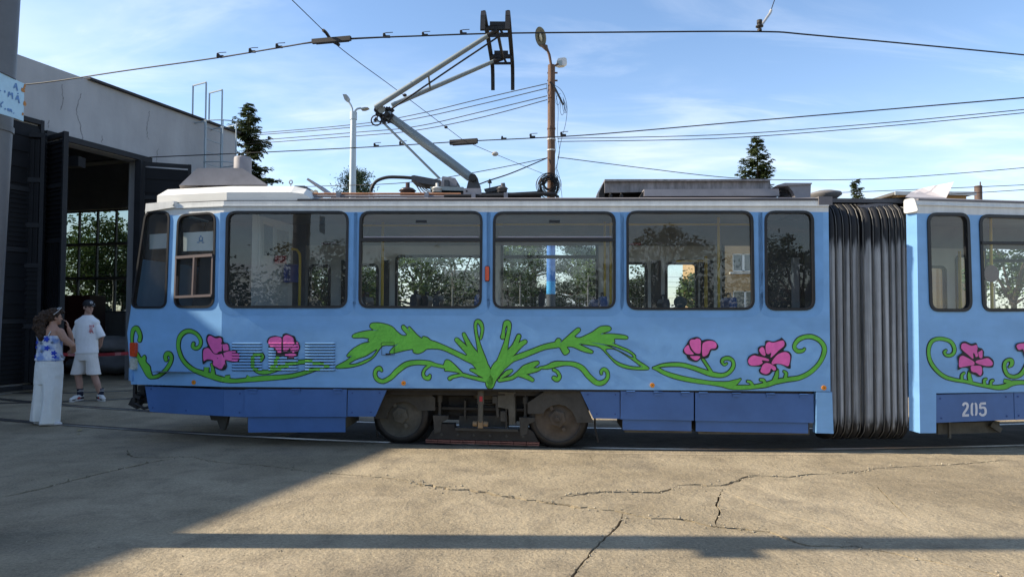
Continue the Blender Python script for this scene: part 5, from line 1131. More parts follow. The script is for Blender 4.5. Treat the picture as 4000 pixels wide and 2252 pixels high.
# ---- bogie
WL = Vector((-1.36, 8.62, 0)); WR = Vector((.56, 8.385, 0)); eb = (WR - WL).normalized(); nb_ = Vector((-eb.y, eb.x, 0)); BC = (WL + WR) / 2
def TB(s, d, z): return BC + eb * s + nb_ * d + Vector((0, 0, z))
def bpx(px, py, d=0.0): return on_plane(px, py, BC + nb_ * d, nb_)
def bs(px, py, d=0.0): q = bpx(px, py, d); return ((q - BC).dot(eb), q.z)
MUD = M('bogie_mud', (.062, .057, .047), .85, var=.3, vs=4, bump=.004, bs=25, v2=.2); MUDL = M('bogie_mud_light', (.098, .090, .070), .85, var=.25, vs=6, bump=.004, bs=25, v2=.2); MUDD = M('bogie_dark', (.035, .031, .026), .85, var=.3, vs=5)
TYRE = M('tyre_steel', (.035, .033, .031), .5, .6, var=.2, vs=10); RUSTW = M('wheel_rust', (.092, .072, .052), .8, var=.35, vs=5, v2=.2, v2s=22)
bog = empty('bogie', TB(0, .7, 0), parent=tram)
WRAD = .345
for c, face in ((WL, MUDL), (WR, RUSTW)):
    for far in (0, 1.435):
        p = c + nb_ * far + Vector((0, 0, WRAD + .009)); ax = -nb_ if far == 0 else nb_
        mb = MB(); mb.lathe([(.27, .055), (.295, .06), (.345, .05), (WRAD, .0), (WRAD + .004, -.03), (WRAD + .026, -.04), (WRAD + .026, -.06), (.28, -.065)], p, ax, 44); wh = mb.build('wheel', TYRE, tram)
        mb = MB(); mb.lathe([(.285, .045), (.25, .03), (.16, .028), (.12, .05), (.0, .05)], p, ax, 40); mb.build('wheel_disc', face, wh)
        if far == 0:
            mb = MB(); mb.lathe([(.105, .05), (.105, .085), (.09, .092), (.05, .092), (.05, .10), (.0, .10)], p, ax, 6, smooth=False); mb.lathe([(.028, .10), (.028, .125), (.0, .125)], p, ax, 6, smooth=False); mb.build('hub', face, wh)
            for a in (1.2, 1.2 + math.pi): mb = MB(); o = eb * (.145 * math.cos(a + .9)) + Vector((0, 0, .145 * math.sin(a + .9))); mb.box(p + ax * .06 + o, (.05, .045, .04), Matrix.Rotation(-(a + .9), 3, 'Y')); mb.build('hub_lug', face, wh)
    mb = MB(); mb.cyl(c + Vector((0, 0, .35)), c + nb_ * 1.435 + Vector((0, 0, .35)), .07, n=12); mb.build('axle', MUDD, bog)
DF = -.10
for poly in ([(1515, 1518), (1656, 1521), (1699, 1553), (1699, 1602), (1635, 1602), (1622, 1585), (1600, 1572), (1575, 1567), (1548, 1572), (1528, 1588), (1515, 1612), (1510, 1634), (1460, 1634)],
             [(2142, 1518), (2061, 1572), (2061, 1615), (2121, 1615), (2132, 1598), (2155, 1583), (2183, 1578), (2210, 1585), (2235, 1605), (2247, 1628), (2254, 1650), (2318, 1649), (2264, 1523)]):
    pl = [bs(x, y, DF) for x, y in poly]; mb = MB(); mb.prism([pl], lambda x, y, d: TB(x, DF + d, y), .025); fd = mb.build('mudguard', MUD, bog)
mb = MB(); mb.prism([[bs(1745, 1550), bs(2040, 1550), bs(2040, 1622), bs(1960, 1634), bs(1850, 1640), bs(1745, 1622)]], lambda x, y, d: TB(x, .12 + d, y), .1); mb.beam(TB(-.55, .1, .44), TB(.55, .1, .44), .2, .03); mb.build('side_frame', MUDD, bog)
mb = MB(); mb.prism([[bs(1790, 1625), bs(1985, 1625), bs(1985, 1668), bs(1790, 1668)]], lambda x, y, d: TB(x, .06 + d, y), .08); mb.box(TB(-.18, .06, .42), (.02, .12, .24)); mb.build('cross_beam', MUD, bog)
mb = MB(); c = TB(*[bs(1900, 1600)[0], .2, 0]); 
mb.lathe([(.20, .70), (.20, .56), (.17, .55)], c, n=24); mb.build('spring_cap', MUDL, bog)
for k in range(4): mb = MB(); z = .545 - k * .033; mb.lathe([(.145, z), (.17, z - .008), (.172, z - .022), (.145, z - .031)], c, n=24); mb.build('spring_ring', MUD, bog)
dm = bs(1877, 1600, -.12)[0]
mb = MB(); mb.cyl(TB(dm, -.12, .70), TB(dm, -.12, .74), .03, n=10); mb.cyl(TB(dm, -.12, .52), TB(dm, -.12, .72), .042, n=14); mb.cyl(TB(dm, -.12, .30), TB(dm, -.12, .52), .033, n=14); dmp = mb.build('damper', MUDL, bog)
mb = MB(); mb.box(TB(dm + .012, -.162, .585), (.035, .008, .06)); mb.build('damper_label', M('label_red', (.45, .03, .04), .5), dmp) if False else mb.build('damper_label', M('label_red', (.45, .03, .04), .5), bog)
mb = MB(); mb.box(TB(dm, -.12, .275), (.06, .05, .085)); mb.cyl(TB(dm - .09, -.12, .28), TB(dm - .04, -.12, .28), .032, n=8); mb.cyl(TB(dm + .04, -.12, .28), TB(dm + .09, -.12, .28), .032, n=8); mb.build('damper_eye', M('eye_ochre', (.25, .17, .09), .7), bog)
gx = bs(1978, 1580, -.05)[0]
mb = MB(); mb.box(TB(gx, 0, .655), (.21, .2, .018)); mb.prism([[(gx - .1, .65), (gx + .1, .65), (gx + .11, .45), (gx + .11, .28), (gx + .04, .27), (gx + .03, .46), (gx - .1, .48)]], lambda x, y, d: TB(x, -.09 + d, y), .18); mb.build('brake_housing', MUDL, bog)
mb = MB(); mb.box(TB(gx - .14, -.04, .565), (.06, .09, .085)); mb.cyl(TB(gx - .12, -.06, .55), TB(gx - .1, -.06, .36), .02, n=8); mb.box(TB(gx - .04, -.05, .37), (.06, .06, .12)); mb.cyl(TB(gx - .0, -.06, .46), TB(gx + .0, -.06, .22), .012, n=6); mb.build('brake_linkage', MUD, bog)
for x in (1717, 2052):
    a = bs(x, 1600, -.02)[0]; mb = MB(); mb.cyl(TB(a, -.02, .36), TB(a, -.02, .62), .02, n=8); mb.cyl(TB(a, -.02, .52), TB(a, -.02, .60), .034, n=8); mb.build('suspension_rod', MUD, bog)
    sg = 1 if x < 1880 else -1
    mb = MB(); mb.prism([[(a - .07, .36), (a + .12 * 1, .36), (a + .12, .32), (a + .04, .28), (a + .03, .17), (a - .05, .14), (a - .06, .28)]], lambda xx, y, d: TB(xx, -.08 + d, y), .06); mb.build('brake_hanger', MUD, bog)
# magnetic track brake
mb = MB(); a0, a1 = bs(1690, 1700, -.05)[0], bs(2083, 1712, -.05)[0]
mb.prism([[(a0 - .06, .075), (a1 + .06, .075), (a1, .19), (a1 - .1, .25), (a1 - .16, .25), (a1 - .17, .20), (a0 + .28, .20), (a0 + .27, .26), (a0 + .1, .26), (a0, .17)]], lambda x, y, d: TB(x, -.07 + d, y), .12); mb.build('track_brake', MUDD, bog)
mb = MB(); mb.beam(TB(a0 + .29, -.085, .205), TB(a1 - .18, -.085, .205), .03, .03); mb.build('track_brake_bar', MUD, bog)
COP = M('brake_shoe_rust', (.20, .085, .062), .7, var=.25, vs=8, v2=.2); seg = 9
for k in range(seg):
    x0 = a0 - .08 + (a1 - a0 + .16) * k / seg; x1 = a0 - .08 + (a1 - a0 + .16) * (k + 1) / seg - .006
    mb = MB(); mb.box(TB((x0 + x1) / 2, -.03, .06), (x1 - x0, .11, .018), Matrix.Rotation(math.atan2(eb.y, eb.x), 3, 'Z')); mb.box(TB((x0 + x1) / 2, -.03, .036), (x1 - x0, .10, .016), Matrix.Rotation(math.atan2(eb.y, eb.x), 3, 'Z')); mb.build('brake_shoe', COP, bog)
for k in range(6):
    x = a0 + .12 + (a1 - a0 - .24) * k / 5; mb = MB(); mb.cyl(TB(x, -.085, .135), TB(x, -.06, .135), .018, n=6); mb.build('bolt', MUD, bog)
for x in (1466, 2324):
    a = bs(x, 1640)[0]; mb = MB(); mb.tube([TB(a, -.02, .42), TB(a + (.0 if x > 2000 else .01), -.02, .25), TB(a + .04, -.02, .08)], .011, 6); mb.build('sand_pipe', MUDD, bog)
mb = MB(); mb.beam(TB(-.75, .72, .45), TB(.75, .72, .45), 1.1, .35); mb.build('motor_block', MUDD, bog)
# ---- underframe boxes behind the skirts
for (x0, x1, z0, mt) in ((965, 1345, .20, MUDL), (2436, 2704, .205, MUDL), (2724, 3163, .195, MUDL)):
    a, b = sz(x0 + 3, 1650, .1)[0], sz(x1 - 3, 1650, .1)[0]; mb = MB(); mb.prism([[(a, z0), (b, z0), (b, .66), (a, .66)]], lambda x, y, d: T1(x, .09 + d, y), .75); part('equipment_box', mt, mb)
mb = MB(); mb.beam(T1(SB - .2, 1.1, .68), T1(SE, 1.1, .68), 1.9, .12); mb.beam(T1(SB - .9, 1.2, .66), T1(SB, 1.1, .66), 1.3, .1); part('underframe', MUDD, mb)
mb = MB(); mb.beam(T2(.1, 1.1, .68), T2(L2, 1.1, .68), 1.9, .12); part('underframe', MUDD, mb)
mb = MB(); mb.prism([[s2(3664, 1652, .2), s2(3905, 1645, .2), s2(3905, 1688, .2), s2(3664, 1695, .2)]], lambda x, y, d: T2(x, .2 + d, y), .5); part('equipment_box', MUDL, mb)
mb = MB(); q = s2(3708, 1660, .16)[0]; mb.box(T2(q, .16, .28), (.025, .03, .26)); mb.beam(P2(3870, 1655, .16), P2(3908, 1680, .16), .03, .06); part('box_strap', MUDL, mb)
mb = MB(); mb.prism([[tz(768, 1622), tz(846, 1626), tz(836, 1672), tz(828, 1690), tz(812, 1686), tz(800, 1652), tz(776, 1650)]], lambda x, y, d: TT(x, .22 + d, y), .04); part('rail_guard', MUD, mb)
mb = MB(); mb.box(T1(sz(920, 1650, .5)[0], .9, .5), (.5, .8, .34)); mb.tube([T1(sz(855, 1645, .4)[0], .4, .5), T1(sz(850, 1650, .4)[0], .4, .42), T1(sz(838, 1652, .4)[0], .4, .45)], .012, 6); part('equipment_box', MUDD, mb)
for (xx, yy) in ((.9, 9.9), (2.2, 9.9)): pass

# ================================================================== PEOPLE
def blob(mb, voxel, smooth_it=4, centre=None):
    """fuse overlapping closed shapes into one continuous skin"""
    me = bpy.data.meshes.new('tmp'); me.from_pydata([tuple(v) for v in mb.v], [], mb.f); me.update()
    o = bpy.data.objects.new('tmp', me); COL.objects.link(o)
    m = o.modifiers.new('r', 'REMESH'); m.mode = 'VOXEL'; m.voxel_size = voxel; m.use_smooth_shade = True
    if smooth_it: s = o.modifiers.new('s', 'SMOOTH'); s.factor = .5; s.iterations = smooth_it
    dg = bpy.context.evaluated_depsgraph_get(); ev = o.evaluated_get(dg); r = bpy.data.meshes.new_from_object(ev)
    out = MB(); out.v = [v.co.copy() for v in r.vertices]; out.f = [tuple(p.vertices) for p in r.polygons]; out.mi = [0] * len(out.f); out.sm = [True] * len(out.f)
    bpy.data.objects.remove(o); bpy.data.meshes.remove(me); bpy.data.meshes.remove(r); return out
def caps(mb, pts, n=10):
    """tapered limb through (point, radius) stations with rounded ends"""
    P = [Vector(p) for p, r in pts]; Rr = [r for p, r in pts]
    mb.tube(P, Rr, n); 
    for p, r in ((P[0], Rr[0]), (P[-1], Rr[-1])): mb.ell(p, (r, r, r), n=6)
    for i in range(1, len(P) - 1): mb.ell(P[i], (Rr[i],) * 3, n=6)
def shift(mb, o):
    o = Vector(o); mb.v = [v + o for v in mb.v]; return mb
SKIN_W = M('skin_warm', (.45, .25, .17), .55, var=.06, vs=10); SKIN_M = M('skin_fair', (.44, .26, .20), .55, var=.06, vs=10)
def head(mb, c, face, s=1.0):
    """head of height .235*s around c, looking along face (2D unit vector)"""
    f = Vector((face[0], face[1], 0)).normalized(); r = Vector((f.y, -f.x, 0)); c = Vector(c)
    rot = Matrix((r, f, Vector((0, 0, 1)))).transposed()
    E = lambda o, rad: mb.ell(c + rot @ Vector(o) * s, tuple(x * s for x in rad), rot, n=8)
    E((0, -.012, .025), (.074, .093, .092)); E((0, .018, -.035), (.062, .072, .075)); E((0, .055, -.085), (.034, .034, .028))   # skull, face, chin
    E((0, .088, -.012), (.011, .018, .026)); E((0, .098, -.028), (.014, .013, .011)); E((0, .075, .018), (.05, .016, .012))                    # nose, brow
    E((0, .078, -.062), (.024, .012, .009)); E((.030, .066, -.02), (.022, .018, .018)); E((-.030, .066, -.02), (.022, .018, .018))            # mouth, cheeks
    for sx in (-1, 1): E((sx * .077, -.008, -.012), (.010, .02, .032))                                                                 # ears
    return rot
def hand(mb, wrist, d, palm_n, s=1.0, curl=.8, side=1):
    """palm, four fingers of unequal length and a thumb leaving the side of the palm"""
    d = Vector(d).normalized(); pn = Vector(palm_n); pn = (pn - d * pn.dot(d)).normalized(); ac = d.cross(pn) * side; w = Vector(wrist)
    pc = w + d * .05 * s
    rot = Matrix((ac, d, pn)).transposed(); mb.ell(pc, (.04 * s, .055 * s, .018 * s), rot, n=7)
    for k, (L, o) in enumerate(((.072, .03), (.08, .01), (.075, -.01), (.06, -.029))):
        p = w + d * .09 * s + ac * o * s; dd = d.copy(); pts = [(p, .0095 * s)]
        for j, fr in enumerate((.42, .32, .26)):
            dd = (dd + pn * curl * (.35 + .3 * j)).normalized(); p = p + dd * L * fr * s; pts.append((p, (.009 - .001 * j) * s))
        caps(mb, pts, 6)
    p = w + d * .025 * s + ac * .036 * s; dd = (ac * .75 + d * .65 + pn * .35).normalized(); p2 = p + dd * .035 * s; p3 = p2 + (d * .8 + pn * .5).normalized() * .03 * s
    caps(mb, [(p, .012 * s), (p2, .0105 * s), (p3, .009 * s)], 6)

# ---- man: white T-shirt and shorts, black cap, hands behind the back
mo = at_z(340, 1563, 0); MX = Vector((mo.x, mo.y, 0))
man = empty('person', MX, 'man in white T-shirt, white shorts and black cap by the shed doorway', 'person')
fm = Vector((.86, -.51, 0))                         # looks to the right of the camera
mb = MB()
mb.loft([((-.03, 0, .80), .155, .115), ((-.03, 0, .90), .165, .12), ((-.03, 0, 1.05), .155, .115), ((-.03, 0, 1.25), .175, .12), ((-.03, 0, 1.40), .165, .105), ((-.03, .0, 1.50), .09, .075), ((-.02, -.005, 1.54), .058, .06), ((-.005, -.015, 1.62), .055, .058)], 16)
for sx, ft in ((-1, (-.125, -.02)), (1, (.215, .03))):
    hip = (-.03 + sx * .09, 0, .86); knee = (-.03 + sx * .135 + (.02 if sx > 0 else 0), -.02, .47); ank = (ft[0], ft[1] + .02, .09)
    caps(mb, [(hip, .095), ((hip[0] * .5 + knee[0] * .5, -.01, .66), .082), (knee, .06), ((knee[0] * .45 + ank[0] * .55, .0, .30), .058), (ank, .036)])
    caps(mb, [((ft[0], ft[1] + .02, .05), .030), ((ft[0] + (-.01 if sx < 0 else .05), ft[1] - .05, .035), .025)])
for sx in (-1, 1):                                   # arms bent behind the back
    caps(mb, [((-.03 + sx * .145, .01, 1.37), .05), ((-.03 + sx * .235, .045, 1.14), .043), ((-.03 + sx * .14, .17, .98), .036), ((-.03 + sx * .04, .20, .96), .030)])
    hand(mb, (-.03 + sx * .05, .20, .955), (-sx, .1, -.15), (0, .9, .3), 1.0, .5, sx)
hc = Vector((-.0, -.02, 1.675)); head(mb, hc, fm, 1.0)
body = blob(mb, .0085, 3); shift(body, MX).build('body', SKIN_M, man)
TEE = M('tee_white', (.82, .82, .83), .85, var=.05, vs=5, bump=.016, bs=7)
mb = MB(); mb.loft([((-.035, 0, .845), .205, .145), ((-.035, 0, .86), .208, .148), ((-.03, 0, 1.0), .195, .140), ((-.03, 0, 1.2), .195, .140), ((-.03, 0, 1.36), .20, .13), ((-.03, 0, 1.45), .185, .115), ((-.027, 0, 1.50), .115, .09), ((-.02, 0, 1.535), .078, .076)], 20)
for sx in (-1, 1):
    a = Vector((-.03 + sx * .15, 0, 1.425)); b = Vector((-.03 + sx * .240, .035, 1.13)); a = Vector((-.03 + sx * .13, 0, 1.39)); mb.ell(Vector((-.03 + sx * .12, 0, 1.40)), (.10, .095, .075), n=8); d = (b - a).normalized()
    for k in range(1): mb.tube([a, a.lerp(b, .5), b], [.07, .078, .080], 14)
tee = shift(blob(mb, .011, 3), MX).build('t_shirt', TEE, man)
SHO = M('shorts_offwhite', (.74, .71, .67), .9, var=.05, vs=6, bump=.018, bs=9)
mb = MB(); mb.loft([((-.03, 0, .72), .19, .135), ((-.03, 0, .80), .198, .14), ((-.03, 0, .90), .185, .132)], 18)
for sx in (-1, 1): mb.loft([((-.03 + sx * .145 + (.01 if sx > 0 else 0), -.01, .465), .118, .125), ((-.03 + sx * .14, -.01, .48), .118, .125), ((-.03 + sx * .115, -.005, .65), .105, .12), ((-.03 + sx * .09, 0, .80), .095, .12)], 16)
shift(blob(mb, .011, 3), MX).build('shorts', SHO, man)
SOCK = M('sock_navy', (.012, .014, .03), .9); STR = M('sock_stripe', (.55, .55, .55), .9)
SHW = M('shoe_white', (.60, .60, .58), .6); SHB = M('shoe_black', (.02, .02, .022), .5); SHR = M('shoe_red', (.40, .05, .04), .5)
for sx, ft, dx in ((-1, (-.125, -.02), -.03), (1, (.215, .03), .13)):
    f0 = Vector((ft[0], ft[1], 0)) + MX
    mb = MB(); mb.cyl(f0 + Vector((0, .02, .08)), f0 + Vector((-.002, .018, .215)), .05, .054, 14); sk = mb.build('sock', SOCK, man)
    for z in (.165, .19): mb = MB(); mb.cyl(f0 + Vector((0, .02, z)), f0 + Vector((0, .02, z + .008)), .0545, n=14); mb.build('stripe', STR, sk)
    fd = Vector((dx, -.2 if sx < 0 else -.12, 0)).normalized(); rt = Vector((fd.y, -fd.x, 0)); rot = Matrix((rt, fd, Vector((0, 0, 1)))).transposed()
    g = lambda x, y, z: f0 + rot @ Vector((x, y, z))
    mb = MB(); mb.loft([(g(0, .07, .0), .050, .155, rot), (g(0, .07, .03), .052, .16, rot)], 18); sh = mb.build('shoe', SHW, man)
    mb = MB()
    for (o, r) in (((0, .17, .045), (.044, .055, .035)), ((0, .09, .062), (.045, .08, .048)), ((0, -.02, .075), (.046, .065, .06))): mb.ell(f0 + rot @ Vector(o), r, rot, n=8)
    blob(mb, .008, 3).build('upper', SHW, sh)
    for s2_ in (-1, 1):
        mb = MB(); mb.ell(g(s2_ * .036, .06, .055), (.014, .05, .022), rot, n=6); mb.build('side_flash', SHR, sh); mb = MB(); mb.ell(g(s2_ * .03, -.03, .05), (.022, .045, .03), rot, n=6); mb.ell(g(s2_ * .025, .16, .034), (.024, .05, .016), rot, n=6); mb.build('overlay', SHB, sh)
    mb = MB(); [mb.beam(g(-.03, .05 + k * .028, .10 - k * .007), g(.03, .06 + k * .028, .10 - k * .007), .008, .006) for k in range(4)]; mb.build('lace', SHW, sh)
rotm = Matrix((Vector((fm.y, -fm.x, 0)).normalized(), fm.normalized(), Vector((0, 0, 1)))).transposed(); HC = hc + MX
def hp(x, y, z): return HC + rotm @ Vector((x, y, z))
mb = MB(); mb.lathe([(.084, .02), (.088, .05), (.084, .09), (.062, .122), (.03, .135), (.001, .137)], HC + rotm @ Vector((0, -.008, .0)), n=22); mb.v = [HC + rotm @ Matrix.Diagonal((1, 1.16, 1)) @ (rotm.transposed() @ (v - HC)) for v in mb.v]
CAPM = M('cap_black', (.012, .012, .015), .7); cap = mb.build('cap', CAPM, man)
mb = MB(); pts = [(math.cos(a) * .075, .085 + math.sin(a) * .085) for a in [math.pi * k / 10 for k in range(11)]] + [(-.075, .06), (.075, .06)][::1]
mb.prism([[(math.cos(a) * .075, .07 + math.sin(a) * .095) for a in [math.pi * k / 12 for k in range(13)]]], lambda x, y, d: hp(x, y, .036 - .9 * x * x - (y - .07) * .15 - d), .006); mb.build('brim', CAPM, cap)
LOGO = M('logo_white', (.7, .7, .72), .6); mb = MB(); c = hp(.012, .097, .082)
ax = rotm @ Vector((1, 0, 0)); uz = (rotm @ Vector((0, -.35, .94))).normalized(); ny = rotm @ Vector((0, .012, .004))
ring = [c + ny + (ax * math.cos(a) + uz * math.sin(a)) * .022 for a in [k * math.pi / 8 for k in range(16)]]; mb.tube(ring, .0028, 5, closed=True)
for k in range(3): a = math.pi / 2 + k * 2 * math.pi / 3; mb.cyl(c + ny, c + ny + (ax * math.cos(a) + uz * math.sin(a)) * .021, .004, .0015, 6)
mb.build('logo', LOGO, cap)
mb = MB(); mb.box(hp(-.078, .04, .055), (.035, .012, .012), rotm @ Matrix.Rotation(.9, 3, 'Z')); mb.box(hp(.01, .158, .026), (.035, .012, .004), rotm); mb.build('patch', LOGO, cap)
mb = MB(); mb.ell((0, 0, 0), (.083, .09, .05), n=8); mb.v = [hp(v.x, v.y - .022, v.z * .8 + .002) for v in mb.v]; mb.build('hair', M('hair_dark', (.022, .016, .012), .8, bump=.01, bs=60), man)
for sx in (-1, 1):
    mb = MB(); mb.ell(hp(sx * .03, .081, .003), (.011, .006, .006), rotm, n=6); mb.build('eye', M('eye_dark', (.03, .02, .015), .3), man)
    mb = MB(); mb.beam(hp(sx * .012, .094, .02), hp(sx * .05, .08, .022), .008, .008); mb.build('eyebrow', M('hair_dark'), man)
mb = MB(); mb.beam(hp(-.02, .091, -.062), hp(.02, .091, -.062), .006, .005); mb.build('mouth', M('lip', (.28, .09, .08), .5), man)
# red print on the chest (two characters and a block under them)
PR = M('print_red', (.52, .07, .09), .8); mb = MB()
def chest(x, z): 
    return MX + Vector((x, -.136 + .9 * max(0, x - .03) ** 2 * 3, z))
def stroke(x0, z0, x1, z1, w=.007): mb.beam(chest(x0, z0), chest(x1, z1), w, .004, up=(0, 1, 0))
X0, Z0 = .085, 1.36
stroke(X0 + .012, Z0, X0 + .012, Z0 - .02); stroke(X0 + .012, Z0 - .018, X0, Z0 - .04); stroke(X0 + .012, Z0 - .018, X0 + .026, Z0 - .04); stroke(X0, Z0 - .012, X0 + .026, Z0 - .012)
stroke(X0 + .036, Z0 - .002, X0 + .036, Z0 - .04); stroke(X0 + .044, Z0 - .005, X0 + .064, Z0 - .005); stroke(X0 + .044, Z0 - .02, X0 + .064, Z0 - .02); stroke(X0 + .064, Z0 - .005, X0 + .064, Z0 - .04); stroke(X0 + .046, Z0 - .04, X0 + .062, Z0 - .028)
for k in range(5): stroke(X0 + .004, Z0 - .056 - k * .009, X0 + .05 - (k % 2) * .008, Z0 - .056 - k * .009, .004)
for k in range(6): stroke(X0 + .01 + k * .007, Z0 - .10, X0 - .004 + k * .013, Z0 - .10 - .03 - (k % 3) * .012, .006)
mb.build('print', PR, man)

# ---- woman: floral strapless top, wide white trousers, arms folded with a hand at the mouth
wo = at_z(178, 1657, 0); WX = Vector((wo.x, wo.y, 0))
wom = empty('person', WX, 'woman seen from behind in blue floral top and wide white trousers', 'person')
fw = Vector((.60, .80, 0)).normalized()
mb = MB()
mb.loft([((.03, 0, .85), .165, .13), ((.03, 0, .98), .145, .11), ((.03, 0, 1.15), .15, .105), ((.035, 0, 1.27), .175, .10), ((.04, .0, 1.34), .15, .085), ((.055, .01, 1.385), .075, .065), ((.055, .02, 1.42), .05, .05), ((.055, .03, 1.48), .048, .05)], 16)
caps(mb, [((.185, -.02, 1.315), .058), ((.25, -.02, 1.22), .05), ((.335, .03, 1.125), .042), ((.28, .14, 1.04), .036), ((.22, .2, 1.02), .028)])      # near arm
hand(mb, (.23, .19, 1.02), (-.8, .5, .1), (.2, .6, -.6), .9, .6, 1)
caps(mb, [((-.03, .10, 1.31), .05), ((.10, .22, 1.16), .046), ((.2, .25, 1.10), .04), ((.20, .19, 1.28), .032), ((.185, .165, 1.36), .026)])             # far arm up to the mouth
hand(mb, (.18, .165, 1.365), (-.12, -.1, 1), (-.75, -.5, .1), .85, 1.1, -1)
for sx in (-1, 1): caps(mb, [((.03 + sx * .08, 0, .85), .09), ((.02 + sx * .08, 0, .5), .06), ((.0 + sx * .08, 0, .1), .04)])
hw = Vector((.065, .04, 1.52)); head(mb, hw, fw, .94)
shift(blob(mb, .0085, 3), WX).build('body', SKIN_W, wom)
def floral():
    m = bpy.data.materials.new('floral_cloth'); m.use_nodes = True; t = m.node_tree; b = t.nodes['Principled BSDF']; L = t.links; b.inputs['Roughness'].default_value = .85
    g = t.nodes.new('ShaderNodeNewGeometry'); n = t.nodes.new('ShaderNodeTexNoise'); n.inputs['Scale'].default_value = 9; n.inputs['Detail'].default_value = 5; L.new(g.outputs['Position'], n.inputs['Vector'])
    r = t.nodes.new('ShaderNodeValToRGB'); r.color_ramp.elements[0].position = .40; r.color_ramp.elements[0].color = (.22, .33, .62, 1); r.color_ramp.elements[1].position = .56; r.color_ramp.elements[1].color = (.72, .78, .85, 1); L.new(n.outputs['Fac'], r.inputs[0]); L.new(r.outputs[0], b.inputs['Base Color'])
    bp = t.nodes.new('ShaderNodeBump'); bp.inputs['Distance'].default_value = .02; n2_ = t.nodes.new('ShaderNodeTexNoise'); n2_.inputs['Scale'].default_value = 8; L.new(g.outputs['Position'], n2_.inputs['Vector']); L.new(n2_.outputs['Fac'], bp.inputs['Height']); L.new(bp.outputs[0], b.inputs['Normal']); return m
mb = MB(); mb.loft([((.03, 0, .905), .19, .145), ((.03, 0, .92), .192, .147), ((.03, 0, 1.02), .168, .13), ((.03, 0, 1.14), .165, .122), ((.03, 0, 1.25), .178, .116), ((.03, 0, 1.262), .176, .114)], 22)
top = shift(blob(mb, .010, 2), WX).build('top', floral(), wom)
FLB = M('flower_blue', (.03, .07, .52), .85, var=.3, vs=40); FLD = M('flower_slate', (.17, .22, .30), .85)
def bk(a, z): return WX + Vector((.03 + .181 * math.cos(a), .135 * math.sin(a), z)) * 1.0
for (a, z, r, m_) in ((-1.35, 1.215, .042, FLB), (-1.3, 1.09, .038, FLB), (-.8, 1.02, .038, FLB), (-.72, .945, .045, FLB), (-2.2, 1.17, .032, FLB), (-2.3, 1.1, .028, FLB), (-1.75, 1.16, .025, FLD), (-1.7, 1.05, .025, FLD), (-.95, 1.17, .022, FLD), (-2.5, .96, .04, FLB)):
    mb = MB(); c = bk(a, z); tg = Vector((-.181 * math.sin(a), .135 * math.cos(a), 0)).normalized(); nr = Vector((.135 * math.cos(a), .181 * math.sin(a), 0)).normalized()
    P = []
    for k in range(30):
        th = 2 * math.pi * k / 30; rr = r * (.55 + .45 * abs(math.cos(2.5 * th))); P.append(c + nr * .004 + tg * rr * math.cos(th) + Vector((0, 0, rr * math.sin(th))) - nr * (rr * math.cos(th)) ** 2 * 3)
    mb.add([c + nr * .006] + P, [(0, 1 + k, 1 + (k + 1) % 30) for k in range(30)]); mb.build('printed_flower', m_, top)
for x in (-.09, .075):
    mb = MB(); mb.tube([WX + Vector((x, -.112, 1.25)), WX + Vector((x + .015, -.10, 1.30)), WX + Vector((x + .02, -.05, 1.352))], .008, 5); mb.build('strap', M('strap_white', (.6, .6, .6), .8), top)
TRO = M('trouser_white', (.80, .81, .78), .9, var=.04, vs=5, bump=.03, bs=6)
mb = MB(); mb.loft([((.02, 0, .58), .186, .145), ((.03, 0, .70), .188, .148), ((.03, 0, .82), .186, .146), ((.03, 0, .94), .172, .132)], 20)
mb.loft([((-.115, .05, .05), .112, .14), ((-.115, .05, .065), .112, .14), ((-.088, .03, .3), .108, .14), ((-.04, .01, .6), .11, .14), ((-.03, 0, .78), .11, .14)], 18)
mb.loft([((.070, -.03, .025), .118, .15), ((.070, -.03, .04), .118, .15), ((.088, -.02, .3), .112, .145), ((.09, -.01, .6), .118, .145), ((.08, 0, .78), .11, .14)], 18)
tr_ = blob(mb, .010, 4)
for v in tr_.v:                                       # soft vertical folds deepening towards the hem
    k = max(0.0, 1 - v.z / .95); q = v.x * 46 + 2.2 * noise.noise(Vector((v.x * 4, v.z * 1.5, 2))) + 3 * v.y
    v.y += (-1 if v.y < 0 else 1) * .013 * k * math.sin(q); v.x += .006 * k * math.sin(v.y * 40 + v.z * 3)
shift(tr_, WX).build('trousers', TRO, wom)
FLAT = M('flat_shoe_white', (.66, .66, .67), .6)
for (x, y) in ((-.06, .05), (.09, -.06)):
    mb = MB(); rot = Matrix.Rotation(.25, 3, 'Z'); mb.ell(WX + Vector((x + .02, y, .028)), (.15, .045, .028), rot, n=8); mb.ell(WX + Vector((x - .06, y - .02, .04)), (.06, .042, .035), rot, n=8); mb.ell(WX + Vector((x + .02, y, .012)), (.155, .048, .013), rot, n=8); blob(mb, .009, 2).build('shoe', FLAT, wom)
